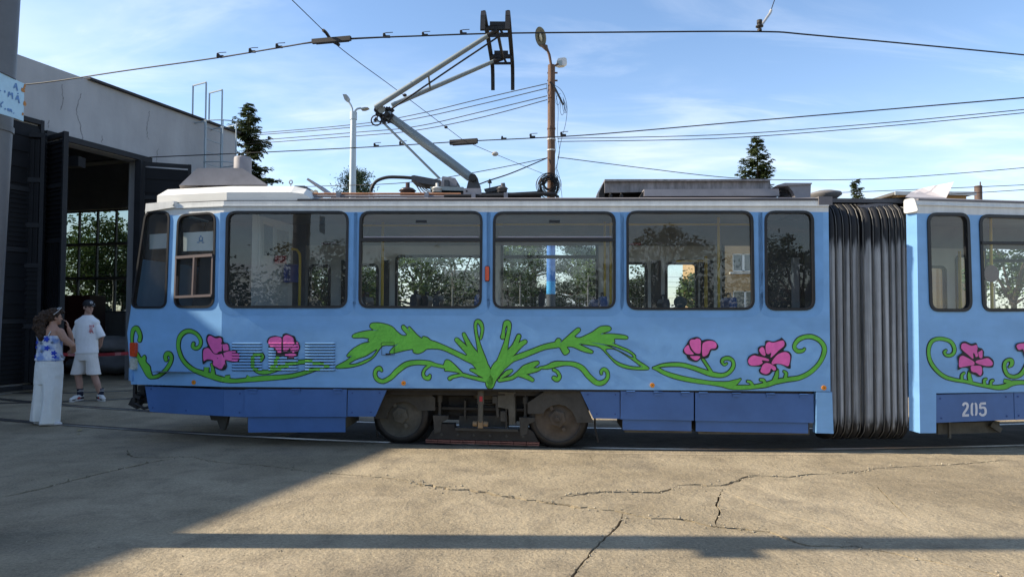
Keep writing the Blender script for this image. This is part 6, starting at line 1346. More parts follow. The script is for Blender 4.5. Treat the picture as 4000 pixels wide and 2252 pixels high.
# curly hair: many small curls around the head and down the back
HR = random.Random(5); mb = MB()
def curls(c, rad, n, r0):
    for _ in range(n):
        v = Vector((HR.gauss(0, 1), HR.gauss(0, 1), HR.gauss(0, 1))).normalized(); p = Vector(c) + Vector((v.x * rad[0], v.y * rad[1], v.z * rad[2])) * HR.uniform(.7, 1.05); r = r0 * HR.uniform(.6, 1.2); mb.ell(p, (r, r, r * 1.15), n=4)
mb.ell(hw + Vector((-.03, -.02, .035)), (.088, .088, .088), n=8)
curls(hw + Vector((-.03, -.02, .035)), (.092, .094, .094), 150, .019)
for c, rd, n in (((-.03, -.02, 1.54), (.09, .08, .09), 110), ((-.07, -.06, 1.47), (.10, .085, .09), 130), ((-.06, -.09, 1.38), (.095, .07, .09), 110), ((-.03, -.10, 1.30), (.075, .05, .06), 70), ((-.02, -.115, 1.24), (.04, .035, .05), 40)): rd = (rd[0] * .88, rd[1] * .9, rd[2] * .95); mb.ell(c, tuple(x * .8 for x in rd), n=6); curls(c, tuple(x * .98 for x in rd), int(n * 1.3), .016)
for _ in range(8): mb.ell(hw + Vector((.06 + HR.uniform(-.03, .03), .06 + HR.uniform(-.03, .02), .085 + HR.uniform(-.02, .02))), (.018, .018, .018), n=4)
shift(blob(mb, .007, 0), WX).build('hair', M('hair_brown', (.05, .028, .016), .75, var=.5, vs=30, bump=.012, bs=70), wom)
rw = Matrix((Vector((fw.y, -fw.x, 0)), fw, Vector((0, 0, 1)))).transposed(); H2 = hw + WX
sg = empty('sunglasses', H2 + Vector((0, 0, .1)), 'white framed sunglasses pushed up on the woman\'s hair', 'sunglasses')
mb = MB()
for sx in (-1, 1): mb.ell(H2 + rw @ Vector((sx * .034, .045, .125)), (.031, .026, .007), rw @ Matrix.Rotation(.5, 3, 'X'), n=8)
mb.build('lens', M('lens_dark', (.03, .03, .035), .2), sg)
mb = MB()
for sx in (-1, 1): mb.tube([H2 + rw @ (Vector((sx * .034, .045, .128)) + Matrix.Rotation(.5, 3, 'X') @ Vector((.033 * math.cos(a), .028 * math.sin(a), 0))) for a in [k * math.pi / 6 for k in range(12)]], .004, 5, closed=True); mb.tube([H2 + rw @ Vector((sx * .066, .045, .12)), H2 + rw @ Vector((sx * .088, .0, .08)), H2 + rw @ Vector((sx * .09, -.05, .04))], .004, 5)
mb.build('frame', M('frame_white', (.62, .62, .6), .4), sg)
for sx in (-1, 1): mb = MB(); mb.ell(H2 + rw @ Vector((sx * .03, .076, .003)), (.011, .006, .006), rw, n=6); mb.build('eye', M('eye_dark'), wom)
# thin paper or phone held in the folded hand
mb = MB(); mb.box(WX + Vector((.225, -.02, .965)), (.085, .006, .03), Matrix.Rotation(.45, 3, 'Y')); mb.build('phone', M('phone_grey', (.25, .26, .28), .4), label='small grey phone in the woman\'s folded hand', cat='phone')

# ================================================================== POLES AND SIGN
POLE = M('pole_dark_grey', (.10, .105, .115), .45, .2, var=.12, vs=2, v2=.1)
PY = 4.97; r_ = .15
def pole_c(px, py): q = at_y(px, py, PY); return q - Vector((r_, 0, 0))
a, b = pole_c(62, 0), pole_c(0, 1000); d = (a - b) / (a.z - b.z)
mp = empty('mast', b - d * b.z, 'thick dark grey mast at the left edge of the picture', 'mast')
mb = MB(); mb.cyl(b - d * b.z, b + d * (9 - b.z), r_ + .01, r_ - .015, 28); mb.build('shaft', POLE, mp)
mb = MB(); mb.cyl(b - d * b.z + Vector((0, 0, 0)), b - d * (b.z - .05), r_ + .015, n=20); mb.build('base_plate', POLE, mp)
SGN = M('sign_pale_blue', (.36, .56, .70), .5, var=.07, vs=6, v2=.1, v2s=20); SX = -3.50
sgn = empty('warning_sign', Vector((SX, 4.72, at_y(0, 470, 4.72).z)), 'rusty pale blue sign with worn blue letters on the left mast', 'sign')
def SP(px, py, o=0.0): return on_plane(px, py, Vector((SX + o, 0, 0)), Vector((1, 0, 0)))
c = [SP(-5, 281), SP(62, 312), SP(95, 327), SP(92, 474), SP(60, 462), SP(-5, 442)]
mb = MB(); mb.add(c + [v - Vector((.008, 0, 0)) for v in c], [tuple(range(6))[::-1], tuple(range(6, 12))] + [(i, (i + 1) % 6, 6 + (i + 1) % 6, 6 + i) for i in range(6)]); mb.build('plate', SGN, sgn)
INKB = M('sign_letter_blue', (.10, .22, .46), .6, var=.3, vs=30)
Zs = lambda u, v: (u / 2.788, v / 2.788)
def sstroke(mb, pts, w=7):
    strip(mb, [(*p, w) for p in pts] if len(pts) > 2 else [(*pts[0], w), ((pts[0][0] + pts[1][0]) / 2, (pts[0][1] + pts[1][1]) / 2, w), (*pts[1], w)], lambda u, v, l: SP(*Zs(u, v), .003 + l), 0, 2, tip=False)
for st in ([[(152, 962), (176, 908)], [(176, 908), (192, 990)], [(160, 945), (184, 952)]], [[(100, 1000), (92, 1055)], [(100, 1000), (116, 1035)], [(116, 1035), (136, 1012)], [(136, 1012), (138, 1080)]], [[(52, 985), (56, 1010)]], [[(172, 1088), (196, 1040)], [(196, 1040), (212, 1126)], [(180, 1075), (204, 1084)], [(190, 1018), (204, 1022)]],
          [[(36, 1108), (6, 1140)], [(6, 1140), (18, 1170)]], [[(56, 1178), (60, 1196)]], [[(84, 1180), (92, 1210)], [(88, 1185), (104, 1192)], [(104, 1190), (108, 1216)], [(108, 1192), (126, 1196)], [(124, 1195), (128, 1225)]], [[(148, 1228), (152, 1238)]], [[(2, 985), (10, 992)]]):
    mb = MB(); [sstroke(mb, s_) for s_ in st]; mb.build('letter', INKB, sgn)
for (u, v, r) in ((252, 985, 10), (262, 960, 6), (266, 1130, 9), (250, 1245, 6), (272, 930, 6)):
    mb = MB(); q = SP(*Zs(u, v), .002); mb.add([q + Vector((0, .0036 * r * math.cos(t) * rng.uniform(.5, 1.2) * .6, .0036 * r * math.sin(t) * rng.uniform(.5, 1.2) * .6)) for t in [k * math.pi / 4 for k in range(8)]], [tuple(range(8))])
    mb.build('rust_spot', M('rust_orange', (.40, .19, .07), .9), sgn)
mb = MB(); q0, q1 = SP(-10, 276, -.002), SP(60, 310, -.002); mb.tube([q0, q0.lerp(q1, .5) + Vector((.01, 0, 0)), q1], .006, 5); mb.build('wire_tie', POLE, sgn); mb = MB(); mb.cyl(b + d * (SP(0, 455).z - b.z) - d * .02, b + d * (SP(0, 455).z - b.z) + d * .02, r_ + .012, n=24); mb.build('strap', POLE, sgn)

# grey lamp post with two heads
LP_Y = 24.0; LG = M('lamp_post_grey', (.42, .47, .49), .45, .3, var=.06)
q = at_y(1378, 760, LP_Y); t = at_y(1381, 440, LP_Y)
lp = empty('lamp_post', (q.x, LP_Y, 0), 'pale grey two-headed street lamp behind the tram roof', 'street lamp')
mb = MB(); mb.cyl((q.x - .02, LP_Y, 0), t, .155, .10, 18); mb.cyl(t - Vector((0, 0, .25)), t + Vector((0, 0, .02)), .125, n=16); mb.build('post', LG, lp)
for pts, hd in (([(1377, 440), (1376, 425), (1370, 410), (1356, 388)], [(1338, 368), (1352, 368), (1359, 380), (1356, 394), (1346, 390)]), ([(1386, 440), (1388, 432), (1396, 425), (1410, 422)], [(1408, 426), (1411, 421), (1425, 418), (1437, 419), (1420, 426)])):
    mb = MB(); mb.tube([at_y(x, y, LP_Y - .05) for x, y in pts], .035, 8); ar = mb.build('arm', LG, lp)
    P = [at_y(x, y, LP_Y - .25) for x, y in hd]; o = len(P); mb = MB(); Q = [v + Vector((0, .35, .03)) for v in P]; mb.add(P + Q, [tuple(range(o))[::-1], tuple(range(o, 2 * o))] + [(i, (i + 1) % o, o + (i + 1) % o, o + i) for i in range(o)]); mb.build('lamp_head', M('lamp_head', (.30, .31, .29), .5), ar)
# rusty cable pole, painted blue lower down
RP_Y = 23.0; RPX = at_y(2153, 760, RP_Y).x
def rp(px, py, dy=0.0): return at_y(px, py, RP_Y + dy)
rpo = empty('utility_pole', (RPX, RP_Y, 0), 'rusty utility pole hung with coiled cables, its foot painted blue', 'pole')
ztop = rp(2155, 255).z; zbl = rp(2153, 880).z; zb2_ = rp(2153, 1098).z; zb3 = rp(2153, 1148).z
RST = M('pole_rust', (.125, .072, .048), .8, .0, var=.35, vs=4, v2=.25, v2s=10, stretch=(1, 1, .3)); PBL = M('pole_blue', (.04, .17, .50), .5, var=.12, vs=3, v2=.15); PBC = M('pole_cyan', (.06, .36, .72), .5); PDK = M('pole_dark', (.05, .06, .075), .6)
for (z0, z1, r0, r1, m_) in ((0, zb3, .155, .153, PDK), (zb3, zb2_, .152, .150, PBC), (zb2_, zbl, .150, .138, PBL), (zbl, ztop, .136, .122, RST)):
    mb = MB(); mb.cyl((RPX, RP_Y, z0), (RPX, RP_Y, z1), r0, r1, 20); mb.build('shaft', m_, rpo)
for y in (545, 587, 503):
    z = rp(2153, y).z; mb = MB(); mb.cyl((RPX, RP_Y, z - .02), (RPX, RP_Y, z + .02), .145, n=18); mb.build('band', M('band_white', (.6, .6, .58), .6) if y != 503 else RST, rpo)
for y in (285, 315):
    mb = MB(); mb.cyl(rp(2138, y), rp(2178, y), .03, n=8); mb.build('clamp', RST, rpo)
mb = MB(); mb.tube([rp(2152, 380, -.15), rp(2152, 250, -.15), rp(2146, 215, -.15), rp(2132, 180, -.2)], .045, 8); arm = mb.build('lamp_bracket', RST, rpo)
mb = MB(); mb.loft([(rp(2136, 198, -.2), .05, .05), (rp(2124, 178, -.2), .13, .10)], 14); mb.build('lamp_neck', M('lamp_neck', (.10, .07, .055), .7), rpo)
c = rp(2112, 145, -.3); rot = Matrix.Rotation(R(-14), 3, 'Y') @ Matrix.Rotation(R(-58), 3, 'X')
mb = MB(); prof = [(.001, .12), (.10, .11), (.18, .07), (.215, .0)]; mb.lathe(prof, (0, 0, 0), n=24); mb.v = [c + rot @ Matrix.Diagonal((.85, 1.55, 1)) @ v for v in mb.v]; mb.build('lamp_shade', M('shade_white', (.62, .62, .62), .4), rpo)
mb = MB(); mb.lathe([(.212, .004), (.19, -.01), (.12, .04), (.001, .05)], (0, 0, 0), n=24); mb.v = [c + rot @ Matrix.Diagonal((.83, 1.52, 1)) @ v for v in mb.v]; mb.build('lamp_reflector', M('reflector', (.20, .21, .17), .35, .4), rpo)
mb = MB(); mb.ell((0, .02, .0), (.045, .14, .04), n=8); mb.v = [c + rot @ v for v in mb.v]; mb.build('bulb', M('bulb', (.55, .53, .42), .3), rpo)
mb = MB(); mb.beam(rp(2165, 258), rp(2182, 250), .05, .05); mb.build('floodlight_arm', RST, rpo)
P = [rp(2172, 252), rp(2175, 238), rp(2180, 228), rp(2205, 224), rp(2213, 228), rp(2215, 248), rp(2205, 255), rp(2185, 257)]; o = len(P)
mb = MB(); mb.add(P + [v + Vector((0, .35, .05)) for v in P], [tuple(range(o))[::-1], tuple(range(o, 2 * o))] + [(i, (i + 1) % o, o + (i + 1) % o, o + i) for i in range(o)]); mb.build('floodlight', M('floodlight_white', (.66, .66, .64), .4), rpo)
P = [rp(2174, 252, -.02), rp(2176, 238, -.02), rp(2195, 236, -.02), rp(2196, 255, -.02)]; mb = MB(); mb.add(P, [(3, 2, 1, 0)]); mb.build('floodlight_gear', M('gear_grey', (.30, .36, .38), .5), rpo)
CAB = M('cable_black', (.012, .012, .013), .5)
CW = random.Random(21); c = rp(2144, 725, -.3)
for k in range(34):
    r = CW.uniform(.17, .37); off = Vector((CW.uniform(-.07, .07), CW.uniform(-.12, .12), CW.uniform(-.09, .09))); tl = CW.uniform(-.35, .35); sq = CW.uniform(.85, 1.15)
    mb = MB(); mb.tube([c + off + Vector((r * math.cos(a), r * .3 * math.sin(a + tl) * tl, r * sq * math.sin(a))) for a in [j * math.pi / 11 for j in range(22)]], CW.uniform(.007, .013), 5, closed=True); mb.build('cable_coil', CAB, rpo)
def dangle(pts, r=.008, nm='loose_cable', m_=CAB):
    mb = MB(); mb.tube(catmull([tuple(rp(x, y, -.2)) for x, y in pts], 5), r, 5); mb.build(nm, m_, rpo)
dangle([(2148, 320), (2165, 340), (2190, 390), (2200, 410)], .035); dangle([(2150, 325), (2185, 345), (2205, 375), (2215, 420), (2210, 480), (2190, 560), (2175, 660), (2180, 700)])
for pts in ([(2165, 340), (2180, 420), (2178, 520), (2185, 600), (2160, 690)], [(2140, 330), (2148, 400), (2152, 480), (2145, 560), (2150, 690)], [(2195, 390), (2200, 430), (2210, 440), (2205, 400)], [(2192, 385), (2188, 430), (2196, 450), (2204, 430), (2200, 385)], [(2198, 380), (2212, 415), (2214, 440), (2206, 425), (2202, 390)], [(2135, 330), (2138, 360), (2146, 375), (2152, 350), (2150, 325)], [(2172, 650), (2185, 690), (2192, 740), (2196, 776)], [(2160, 640), (2172, 560), (2150, 490), (2148, 540)], [(2190, 365), (2176, 375), (2172, 400), (2182, 410), (2192, 380)]): dangle(pts, .007)

# ================================================================== OVERHEAD WIRES
WIRE = M('wire_dark', (.012, .012, .014), .6, .0)
FIT = M('fitting_dark', (.030, .026, .023), .6, .2)
def wire(pts, r, label, cat='overhead wire', name='overhead_wire', mat=None, smooth=6, group=None):
    mb = MB(); P = catmull([tuple(p) for p in pts], smooth) if len(pts) > 2 else pts; mb.tube(P, r, 5); return mb.build(name, mat or WIRE, label=label, cat=cat, group=group)
def clampfit(par, p, s=1.0, hook=1):
    mb = MB(); p = Vector(p); mb.box(p + Vector((0, 0, .012 * s)), (.10 * s, .03 * s, .03 * s)); mb.cyl(p + Vector((-.03 * s, -.02, .04 * s)), p + Vector((-.03 * s, .02, .04 * s)), .018 * s, n=8)
    if hook: mb.tube([p + Vector((-.05 * s, 0, .03 * s)), p + Vector((-.05 * s, 0, .06 * s)), p + Vector((.0, 0, .07 * s)), p + Vector((.09 * s, 0, .075 * s))], .006 * s, 5)
    mb.build('clamp', FIT, par)
def insul(par, a, b, r):
    mb = MB(); mb.beam(a, b, r * 1.6, r * 2); mb.beam(a.lerp(b, .1) - Vector((0, 0, r * .9)), a.lerp(b, .95) - Vector((0, 0, r * .9)), r * 1.2, r); mb.build('section_insulator', FIT, par)
zw = lambda px, py, z=WZ: at_z(px, py, z)
w1 = wire([zw(-300, 352, WZ), zw(100, 331), zw(500, 275), zw(850, 226), zw(1090, 187), zw(1300, 156), zw(1640, 141), zw(1950, 131), zw(2400, 126.5), zw(2960, 124), zw(3200, 140), zw(4000, 215), zw(4500, 268)], .011, 'contact wire above the tram, touched by its pantograph')
w1b = wire([zw(862, 226, WZ + .03), zw(1090, 186, WZ + .05), zw(1230, 166, WZ + .06), zw(1380, 153, WZ + .06), zw(1640, 141, WZ + .03), zw(1850, 134, WZ + .015)], .009, 'doubled contact wire splice left of the pantograph')
for x, y in ((860, 224), (985, 205), (1090, 187), (1510, 147), (1660, 140), (1810, 135)): clampfit(w1, zw(x, y), .75 + (x % 7) * .04, x % 3)
insul(w1, zw(1220, 163), zw(1370, 150), .03)
mb = MB(); mb.tube(catmull([tuple(zw(1262, 118, WZ + .10)), tuple(zw(1275, 130, WZ + .09)), tuple(zw(1295, 158, WZ + .05)), tuple(zw(1325, 176, WZ - .02))], 4), .022, 6); mb.build('insulator_yoke', FIT, w1)
w2 = wire([zw(300, 634, 5.28), zw(535, 617, 5.28), zw(980, 597, 5.3), zw(1470, 573, 5.32), zw(1800, 553, 5.34), zw(2090, 539, 5.34), zw(2350, 523, 5.34), zw(3000, 467, 5.34), zw(4000, 382, 5.34), zw(4500, 338, 5.34)], .012, 'second contact wire running from the shed doorway to the right')
for x, y in ((1470, 572), (1570, 566), (1968, 544), (2080, 537), (2200, 530)): clampfit(w2, zw(x, y, 5.35), 1.2, x != 1968)
insul(w2, zw(1758, 557, 5.34), zw(1865, 550, 5.34), .05)
_a, _b = zw(1130, -10, WZ + .12), zw(1262, 119, WZ + .10)
sp_ = wire([_a + (_a - _b) * 9, _a, zw(1262, 119, WZ + .10), zw(1300, 163, WZ + .02), zw(1390, 235, 5.42), zw(1550, 352, 5.45), zw(1810, 548, 5.40)], .006, 'thin span wire crossing from the contact wire to the second one')
sp2_ = wire([zw(1810, 548, 5.40), zw(1930, 600, 5.7), rp(2130, 682)], .007, 'thin span wire from the second contact wire to the rusty pole')
for x, y, z in ((1581, 372, 5.45), (1742, 497, 5.42)): mb = MB(); mb.ell(zw(x, y, z), (.04, .03, .03), n=5); mb.build('egg_insulator', FIT, sp_)
mb = MB(); mb.ell(zw(1934, 601, 5.7), (.09, .07, .06), n=6); mb.build('egg_insulator', M('porcelain', (.4, .38, .34), .4), sp2_)
_a, _b = zw(3030, -12, WZ + 1.0), zw(3012, 40, WZ + .72)
hang = wire([_a + (_a - _b) * 6, _a, zw(3012, 40, WZ + .72)], .007, 'pull-off wire coming down to the contact wire at the top right', smooth=1)
mb = MB(); mb.tube([zw(3012, 40, WZ + .72), zw(3008, 52, WZ + .65), zw(2985, 85, WZ + .35), zw(2972, 102, WZ + .2)], .02, 6); mb.build('pull_off_arm', M('porcelain'), hang)
mb = MB(); q = zw(2967, 123); mb.lathe([(.03, 0), (.03, .03), (.015, .035), (.015, .05), (.05, .06), (.05, .075), (.02, .09), (.035, .10), (.035, .15), (.0, .16)], q, n=14); mb.build('hanger_insulator', FIT, hang)
for k, (yl, ym, y2, y3, yr, tx) in enumerate(((525, 487, 448, 386, 327, 'topmost'), (532, 497, 464, 407, 345, 'second'), (553, 518, 495, 437, 375, 'third'), (564, 532, 510, 459, 390, 'lowest'))):
    wire([at_y(700, yl + 8, 33), at_y(930, yl, 30), at_y(1380, ym, 27), at_y(1620, y2, 25.5), at_y(1880, y3, 24.2), rp(2137, yr, -.1)], .016, tx + ' of the four cables strung left from the rusty pole', 'cable', 'overhead_cable')
for k, (a_, b_, c_) in enumerate(((541, 527, 428), (553, 541, 441))):
    wire([rp(2178, a_, -.1), at_y(2800, b_, 21.5), at_y(3400, (b_ + c_) / 2 - 1 + 8, 20.4), at_y(4000, c_, 19.4), at_y(4500, c_ - 50, 18.5)], .013, ('upper' if k == 0 else 'lower') + ' of two thin cables running right from the rusty pole', 'cable', 'overhead_cable')
wire([rp(2178, 614, -.1), at_y(2500, 655, 24), at_y(2850, 694, 25), at_y(3150, 703, 26), at_y(3500, 694, 26), at_y(4000, 655, 26), at_y(4400, 612, 26)], .014, 'sagging cable dipping behind the roof boxes right of the rusty pole', 'cable', 'overhead_cable')
wire([at_y(2300, 790, 27), at_y(3230, 754, 27), at_y(3700, 735, 27), at_y(4000, 722, 27), at_y(4300, 708, 27)], .014, 'upper low cable behind the raised hatch at the right', 'cable', 'overhead_cable')
wire([at_y(2300, 850, 27.5), at_y(3230, 790, 27.5), at_y(3700, 760, 27.5), at_y(4000, 741, 27.5), at_y(4300, 722, 27.5)], .014, 'lower low cable behind the raised hatch at the right', 'cable', 'overhead_cable')
wire([rp(2137, 617, -.1), at_y(1900, 665, 22.5), at_y(1600, 712, 22.5), at_y(1250, 727, 24), at_y(900, 735, 27)], .013, 'long low cable from the rusty pole behind the pantograph base', 'cable', 'overhead_cable')
wire([rp(2137, 617, -.1), at_y(2000, 675, 21), at_y(1870, 720, 19), at_y(1700, 800, 17)], .02, 'thick cable sloping from the rusty pole down behind the tram roof', 'cable', 'overhead_cable')

# ================================================================== VEGETATION
BARK = M('bark', (.07, .05, .037), .9, var=.3, vs=6, bump=.02, bs=12)
def foliage(nm, c1, c2, island=.35, tr=.25): return M(nm, c1, .7, var=0, vs=1.3, col2=c2, island=island, spec=.2, trans=tr)
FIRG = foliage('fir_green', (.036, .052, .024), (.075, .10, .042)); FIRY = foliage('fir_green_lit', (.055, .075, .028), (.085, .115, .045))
PINEG = foliage('pine_green', (.035, .060, .030), (.065, .10, .05)); LEAFG = foliage('leaf_green', (.05, .085, .022), (.10, .155, .045)); LEAFD = foliage('leaf_dark', (.028, .05, .018), (.055, .085, .03))
def quad(mb, p, d, w, L, n):
    s = d.cross(n); 
    if s.length < 1e-5: s = d.orthogonal()
    s.normalize(); mb.v += [p - s * w * .3, p + d * L * .5 - s * w, p + d * L, p + d * L * .5 + s * w]; o = len(mb.v) - 4; mb.f.append((o, o + 1, o + 2, o + 3)); mb.mi.append(0); mb.sm.append(False)
def fir(base, h, rad, seed, label, mat=FIRG, nb=150, z0=.12, dens=1.0, qs=1.0):
    G = random.Random(seed); base = Vector(base); t = empty('fir_tree', base, label, 'tree')
    mb = MB(); mb.tube([base, base + Vector((0, 0, h * .5)), base + Vector((0, 0, h))], [h * .016 + .05, h * .010 + .02, .01], 8); mb.build('trunk', BARK, t)
    mb = MB()
    for i in range(nb):
        u = (i + G.random()) / nb; u = u ** .85; z = h * (z0 + (1 - z0) * u); rr = rad * ((1 - u) ** .82) * G.uniform(.35, 1.18) + .06 * h * .1; az = G.uniform(0, 6.283)
        d = Vector((math.cos(az), math.sin(az), 0)); droop = G.uniform(-.32, -.05) if u < .75 else G.uniform(.1, .5); side = Vector((-d.y, d.x, 0))
        k = max(4, int(rr * 9 * dens))
        for j in range(k):
            s = (j + .5) / k; p = base + d * rr * s + Vector((0, 0, z + droop * rr * s + .16 * rr * s * s))
            for sd in (-1, 1, 0):
                dd = (d * G.uniform(.2, 1) + side * sd * G.uniform(.5, 1.1) + Vector((0, 0, G.uniform(-.45, .12)))).normalized(); L = (.16 + .42 * rr * (1 - s) * .55 + .1) * G.uniform(.6, 1.1) * qs
                nn = Vector((G.uniform(-.6, .6), G.uniform(-.6, .6), 1)); quad(mb, p, dd, L * .20, L, nn)
                for e in (.35, .7):
                    for ss in (-1, 1):
                        q = p + dd * L * e; d3 = (dd * .5 + dd.cross(Vector((0, 0, 1))) * ss * .8 + Vector((0, 0, G.uniform(-.5, .1)))).normalized(); quad(mb, q, d3, L * .11, L * .5, nn)
    mb.build('crown', mat, t); return t
fir(at_y(962, 1260, 30) * Vector((1, 1, 0)) if False else Vector((at_y(968, 600, 30).x, 30, 0)), at_y(968, 408, 30).z, 3.4, 1, 'tall dark fir tree beside the shed ladder', nb=165, dens=1.2)
fir(Vector((at_y(2958, 600, 34).x, 34, 0)), at_y(2952, 535, 34).z, 2.7, 2, 'sunlit fir tree rising behind the roof boxes', FIRY, nb=190, dens=1.2)
fir(Vector((at_y(3345, 700, 40).x, 40, 0)), at_y(3348, 702, 40).z, 1.55, 4, 'small fir tip showing above the bellows', FIRY, nb=130)
def leafy(base, h, crown_z, rad, seed, label, mat, name='leafy_tree', n=38, per=60, size=.16, clump=.5, limb=9):
    G = random.Random(seed); base = Vector(base); t = empty(name, base, label, 'tree'); top = base + Vector((G.uniform(-.2, .2), G.uniform(-.2, .2), crown_z))
    mb = MB(); mb.tube([base, base.lerp(top, .5) + Vector((.06, 0, 0)), top], [.07 + h * .018, .05 + h * .012, .04 + h * .008], 8)
    cs = []
    for i in range(n):
        v = Vector((G.gauss(0, 1), G.gauss(0, 1), G.gauss(0, .8))).normalized() * G.uniform(.45, 1) ; cs.append(top + Vector((v.x * rad[0], v.y * rad[1], v.z * rad[2] + rad[2] * .25)))
    for c in cs[:limb]: mb.tube([base.lerp(top, .75), base.lerp(top, .9).lerp(c, .5) + Vector((0, 0, .1)), c], [.05 + h * .006, .04, .015], 6)
    mb.build('trunk', BARK, t); mb = MB()
    for c in cs:
        cr = clump * G.uniform(.6, 1.35)
        for _ in range(per):
            v = Vector((G.gauss(0, 1), G.gauss(0, 1), G.gauss(0, .8))); v = v.normalized() * G.uniform(.2, 1) ** .6; p = c + Vector((v.x, v.y, v.z * .75)) * cr
            d = Vector((G.gauss(0, 1), G.gauss(0, 1), G.gauss(-.2, .7))).normalized(); L = size * G.uniform(.6, 1.3); quad(mb, p, d, L * .36, L, Vector((G.gauss(0, .6), G.gauss(0, .6), 1)))
    mb.build('crown', mat, t); return t
def pine(base, h, rad, seed, label, mat=PINEG, n=70, tuft=70, z0=.35, nl=.17, cl=.20):
    G = random.Random(seed); base = Vector(base); t = empty('pine_tree', base, label, 'tree')
    mb = MB(); mb.tube([base, base + Vector((.1, 0, h * .5)), base + Vector((0, 0, h * .97))], [.16 + h * .008, .13, .03], 8); tr = mb; crown = MB()
    for i in range(n):
        u = (i + G.random()) / n; z = h * (z0 + (1 - z0) * u); rr = rad * (1 - u ** 2.2) * G.uniform(.45, 1.05) + .15; az = G.uniform(0, 6.283); d = Vector((math.cos(az), math.sin(az), 0))
        tip = base + d * rr + Vector((0, 0, z + rr * .18)); root = base + Vector((0, 0, z - .1)); tr.tube([root, root.lerp(tip, .6) + Vector((0, 0, -.05)), tip], [.045, .03, .012], 5)
        for s in (.5, .75, 1.0, 1.0):
            c = root.lerp(tip, s) + Vector((G.gauss(0, .12), G.gauss(0, .12), G.gauss(.05, .1)))
            for _ in range(tuft):
                v = Vector((G.gauss(0, 1), G.gauss(0, 1), G.gauss(.3, .7))).normalized(); p = c + Vector((G.gauss(0, cl), G.gauss(0, cl), G.gauss(0, cl * .5))); quad(crown, p, v, nl * .10, nl * G.uniform(.6, 1.2), Vector((G.gauss(0, 1), G.gauss(0, 1), .5)))
    tr.build('trunk', BARK, t); crown.build('crown', mat, t); return t
pine(Vector((at_y(1402, 700, 30).x, 30, 0)), at_y(1402, 680, 30).z, 1.25, 3, 'dark pine behind the grey lamp post', n=60)
pine(Vector((at_y(2080, 700, 33).x, 33, 0)), at_y(2080, 880, 33).z, 1.9, 7, 'pine seen through the tram just left of the blue pole', n=62, z0=.15)
pine(Vector((at_y(2255, 700, 32).x, 32, 0)), at_y(2255, 850, 32).z, 1.8, 8, 'pine seen through the tram just right of the blue pole', n=62, z0=.15)
G2 = random.Random(77)
for i, (px, Y, ytop, rx, lab) in enumerate(((1250, 26, 985, 1.1, 'green bush seen through the tram beside the driver partition'), (1440, 27, 1000, 1.3, 'green bush seen through the second side window'), (1640, 29, 955, 2.2, 'leafy tree seen through the middle of the second side window'), (1800, 31, 945, 2.3, 'leafy tree at the right of the second side window'),
        (1990, 30, 930, 1.2, 'leafy tree at the left of the third side window'), (2345, 30, 1000, 1.0, 'leafy tree at the right edge of the third side window'), (2480, 34, 1060, .9, 'pale leafy tree behind the first far door window'), (2735, 30, 1060, .7, 'leafy shrub left of the tan house'), (3945, 27, 905, 1.7, 'leafy tree seen through the last window'), (4130, 30, 860, 1.8, 'leafy tree behind the last window near the right edge'))):
    z = at_y(px, ytop, Y).z; X = at_y(px, 1000, Y).x; leafy((X, Y, 0), z, z * .55, (rx, rx, z * .42), 40 + i, lab, LEAFG if i % 3 else LEAFD, n=34, per=110, size=.16, clump=.55, limb=8)
for i, (px, Y, zt_, rx, lab) in enumerate(((300, 33, 6.6, 1.7, 'leafy tree behind the left panes of the shed window'), (395, 36, 7.0, 1.8, 'leafy tree behind the middle panes of the shed window'), (480, 34, 6.4, 1.7, 'leafy tree behind the right panes of the shed window'), (560, 38, 6.2, 1.8, 'leafy tree behind the shed window next to the door leaf'))):
    X = at_y(px, 1000, Y).x; leafy((X, Y, 0), zt_, zt_ * .5, (rx, rx, zt_ * .42), 60 + i, lab, LEAFG if i != 2 else LEAFD, n=44, per=110, size=.17, clump=.7, limb=7)
# trees behind the viewer, mirrored in the tram windows
for i, (X, Y, h, rx, lab) in enumerate(((-7.2, -6.5, 4.6, 2.1, 'leafy tree behind the viewer, mirrored in the first wide window'), (-4.9, -8.0, 3.9, 1.6, 'smaller leafy tree behind the viewer, mirrored beside the driver partition'), (4.4, -8.5, 5.0, 2.2, 'leafy tree behind the viewer, mirrored in the fourth side window'), (9.3, -9.0, 4.8, 2.3, 'leafy tree behind the viewer, mirrored in the narrow window by the bellows'), (-.4, -13.0, 4.2, 1.5, 'leafy tree behind the viewer, mirrored in the second side window'))):
    leafy((X, Y, 0), h, h * .5, (rx, rx * .8, h * .36), 80 + i, lab, LEAFD, n=46, per=130, size=.12, clump=.5, limb=12)

G3 = random.Random(15); mb = MB()
for k in range(190):
    x = G3.uniform(-26, 26); hgt = 2.6 + 2.2 * (noise.noise(Vector((x * .23, 3, 0))) * .5 + .5) + .8 * noise.noise(Vector((x * .9, 7, 0))); c = Vector((x, -17 + G3.uniform(-1.2, 1.2), hgt * G3.uniform(.25, .85)))
    for _ in range(110):
        v = Vector((G3.gauss(0, .6), G3.gauss(0, .6), G3.gauss(0, .5))); d = Vector((G3.gauss(0, 1), G3.gauss(0, 1), G3.gauss(0, .7))).normalized(); quad(mb, c + v, d, .08, .24, Vector((G3.gauss(0, .6), G3.gauss(0, .6), 1)))
mb.build('hedge', LEAFD, label='dark hedge behind the viewer, mirrored low in the tram windows', cat='hedge', kind='stuff')

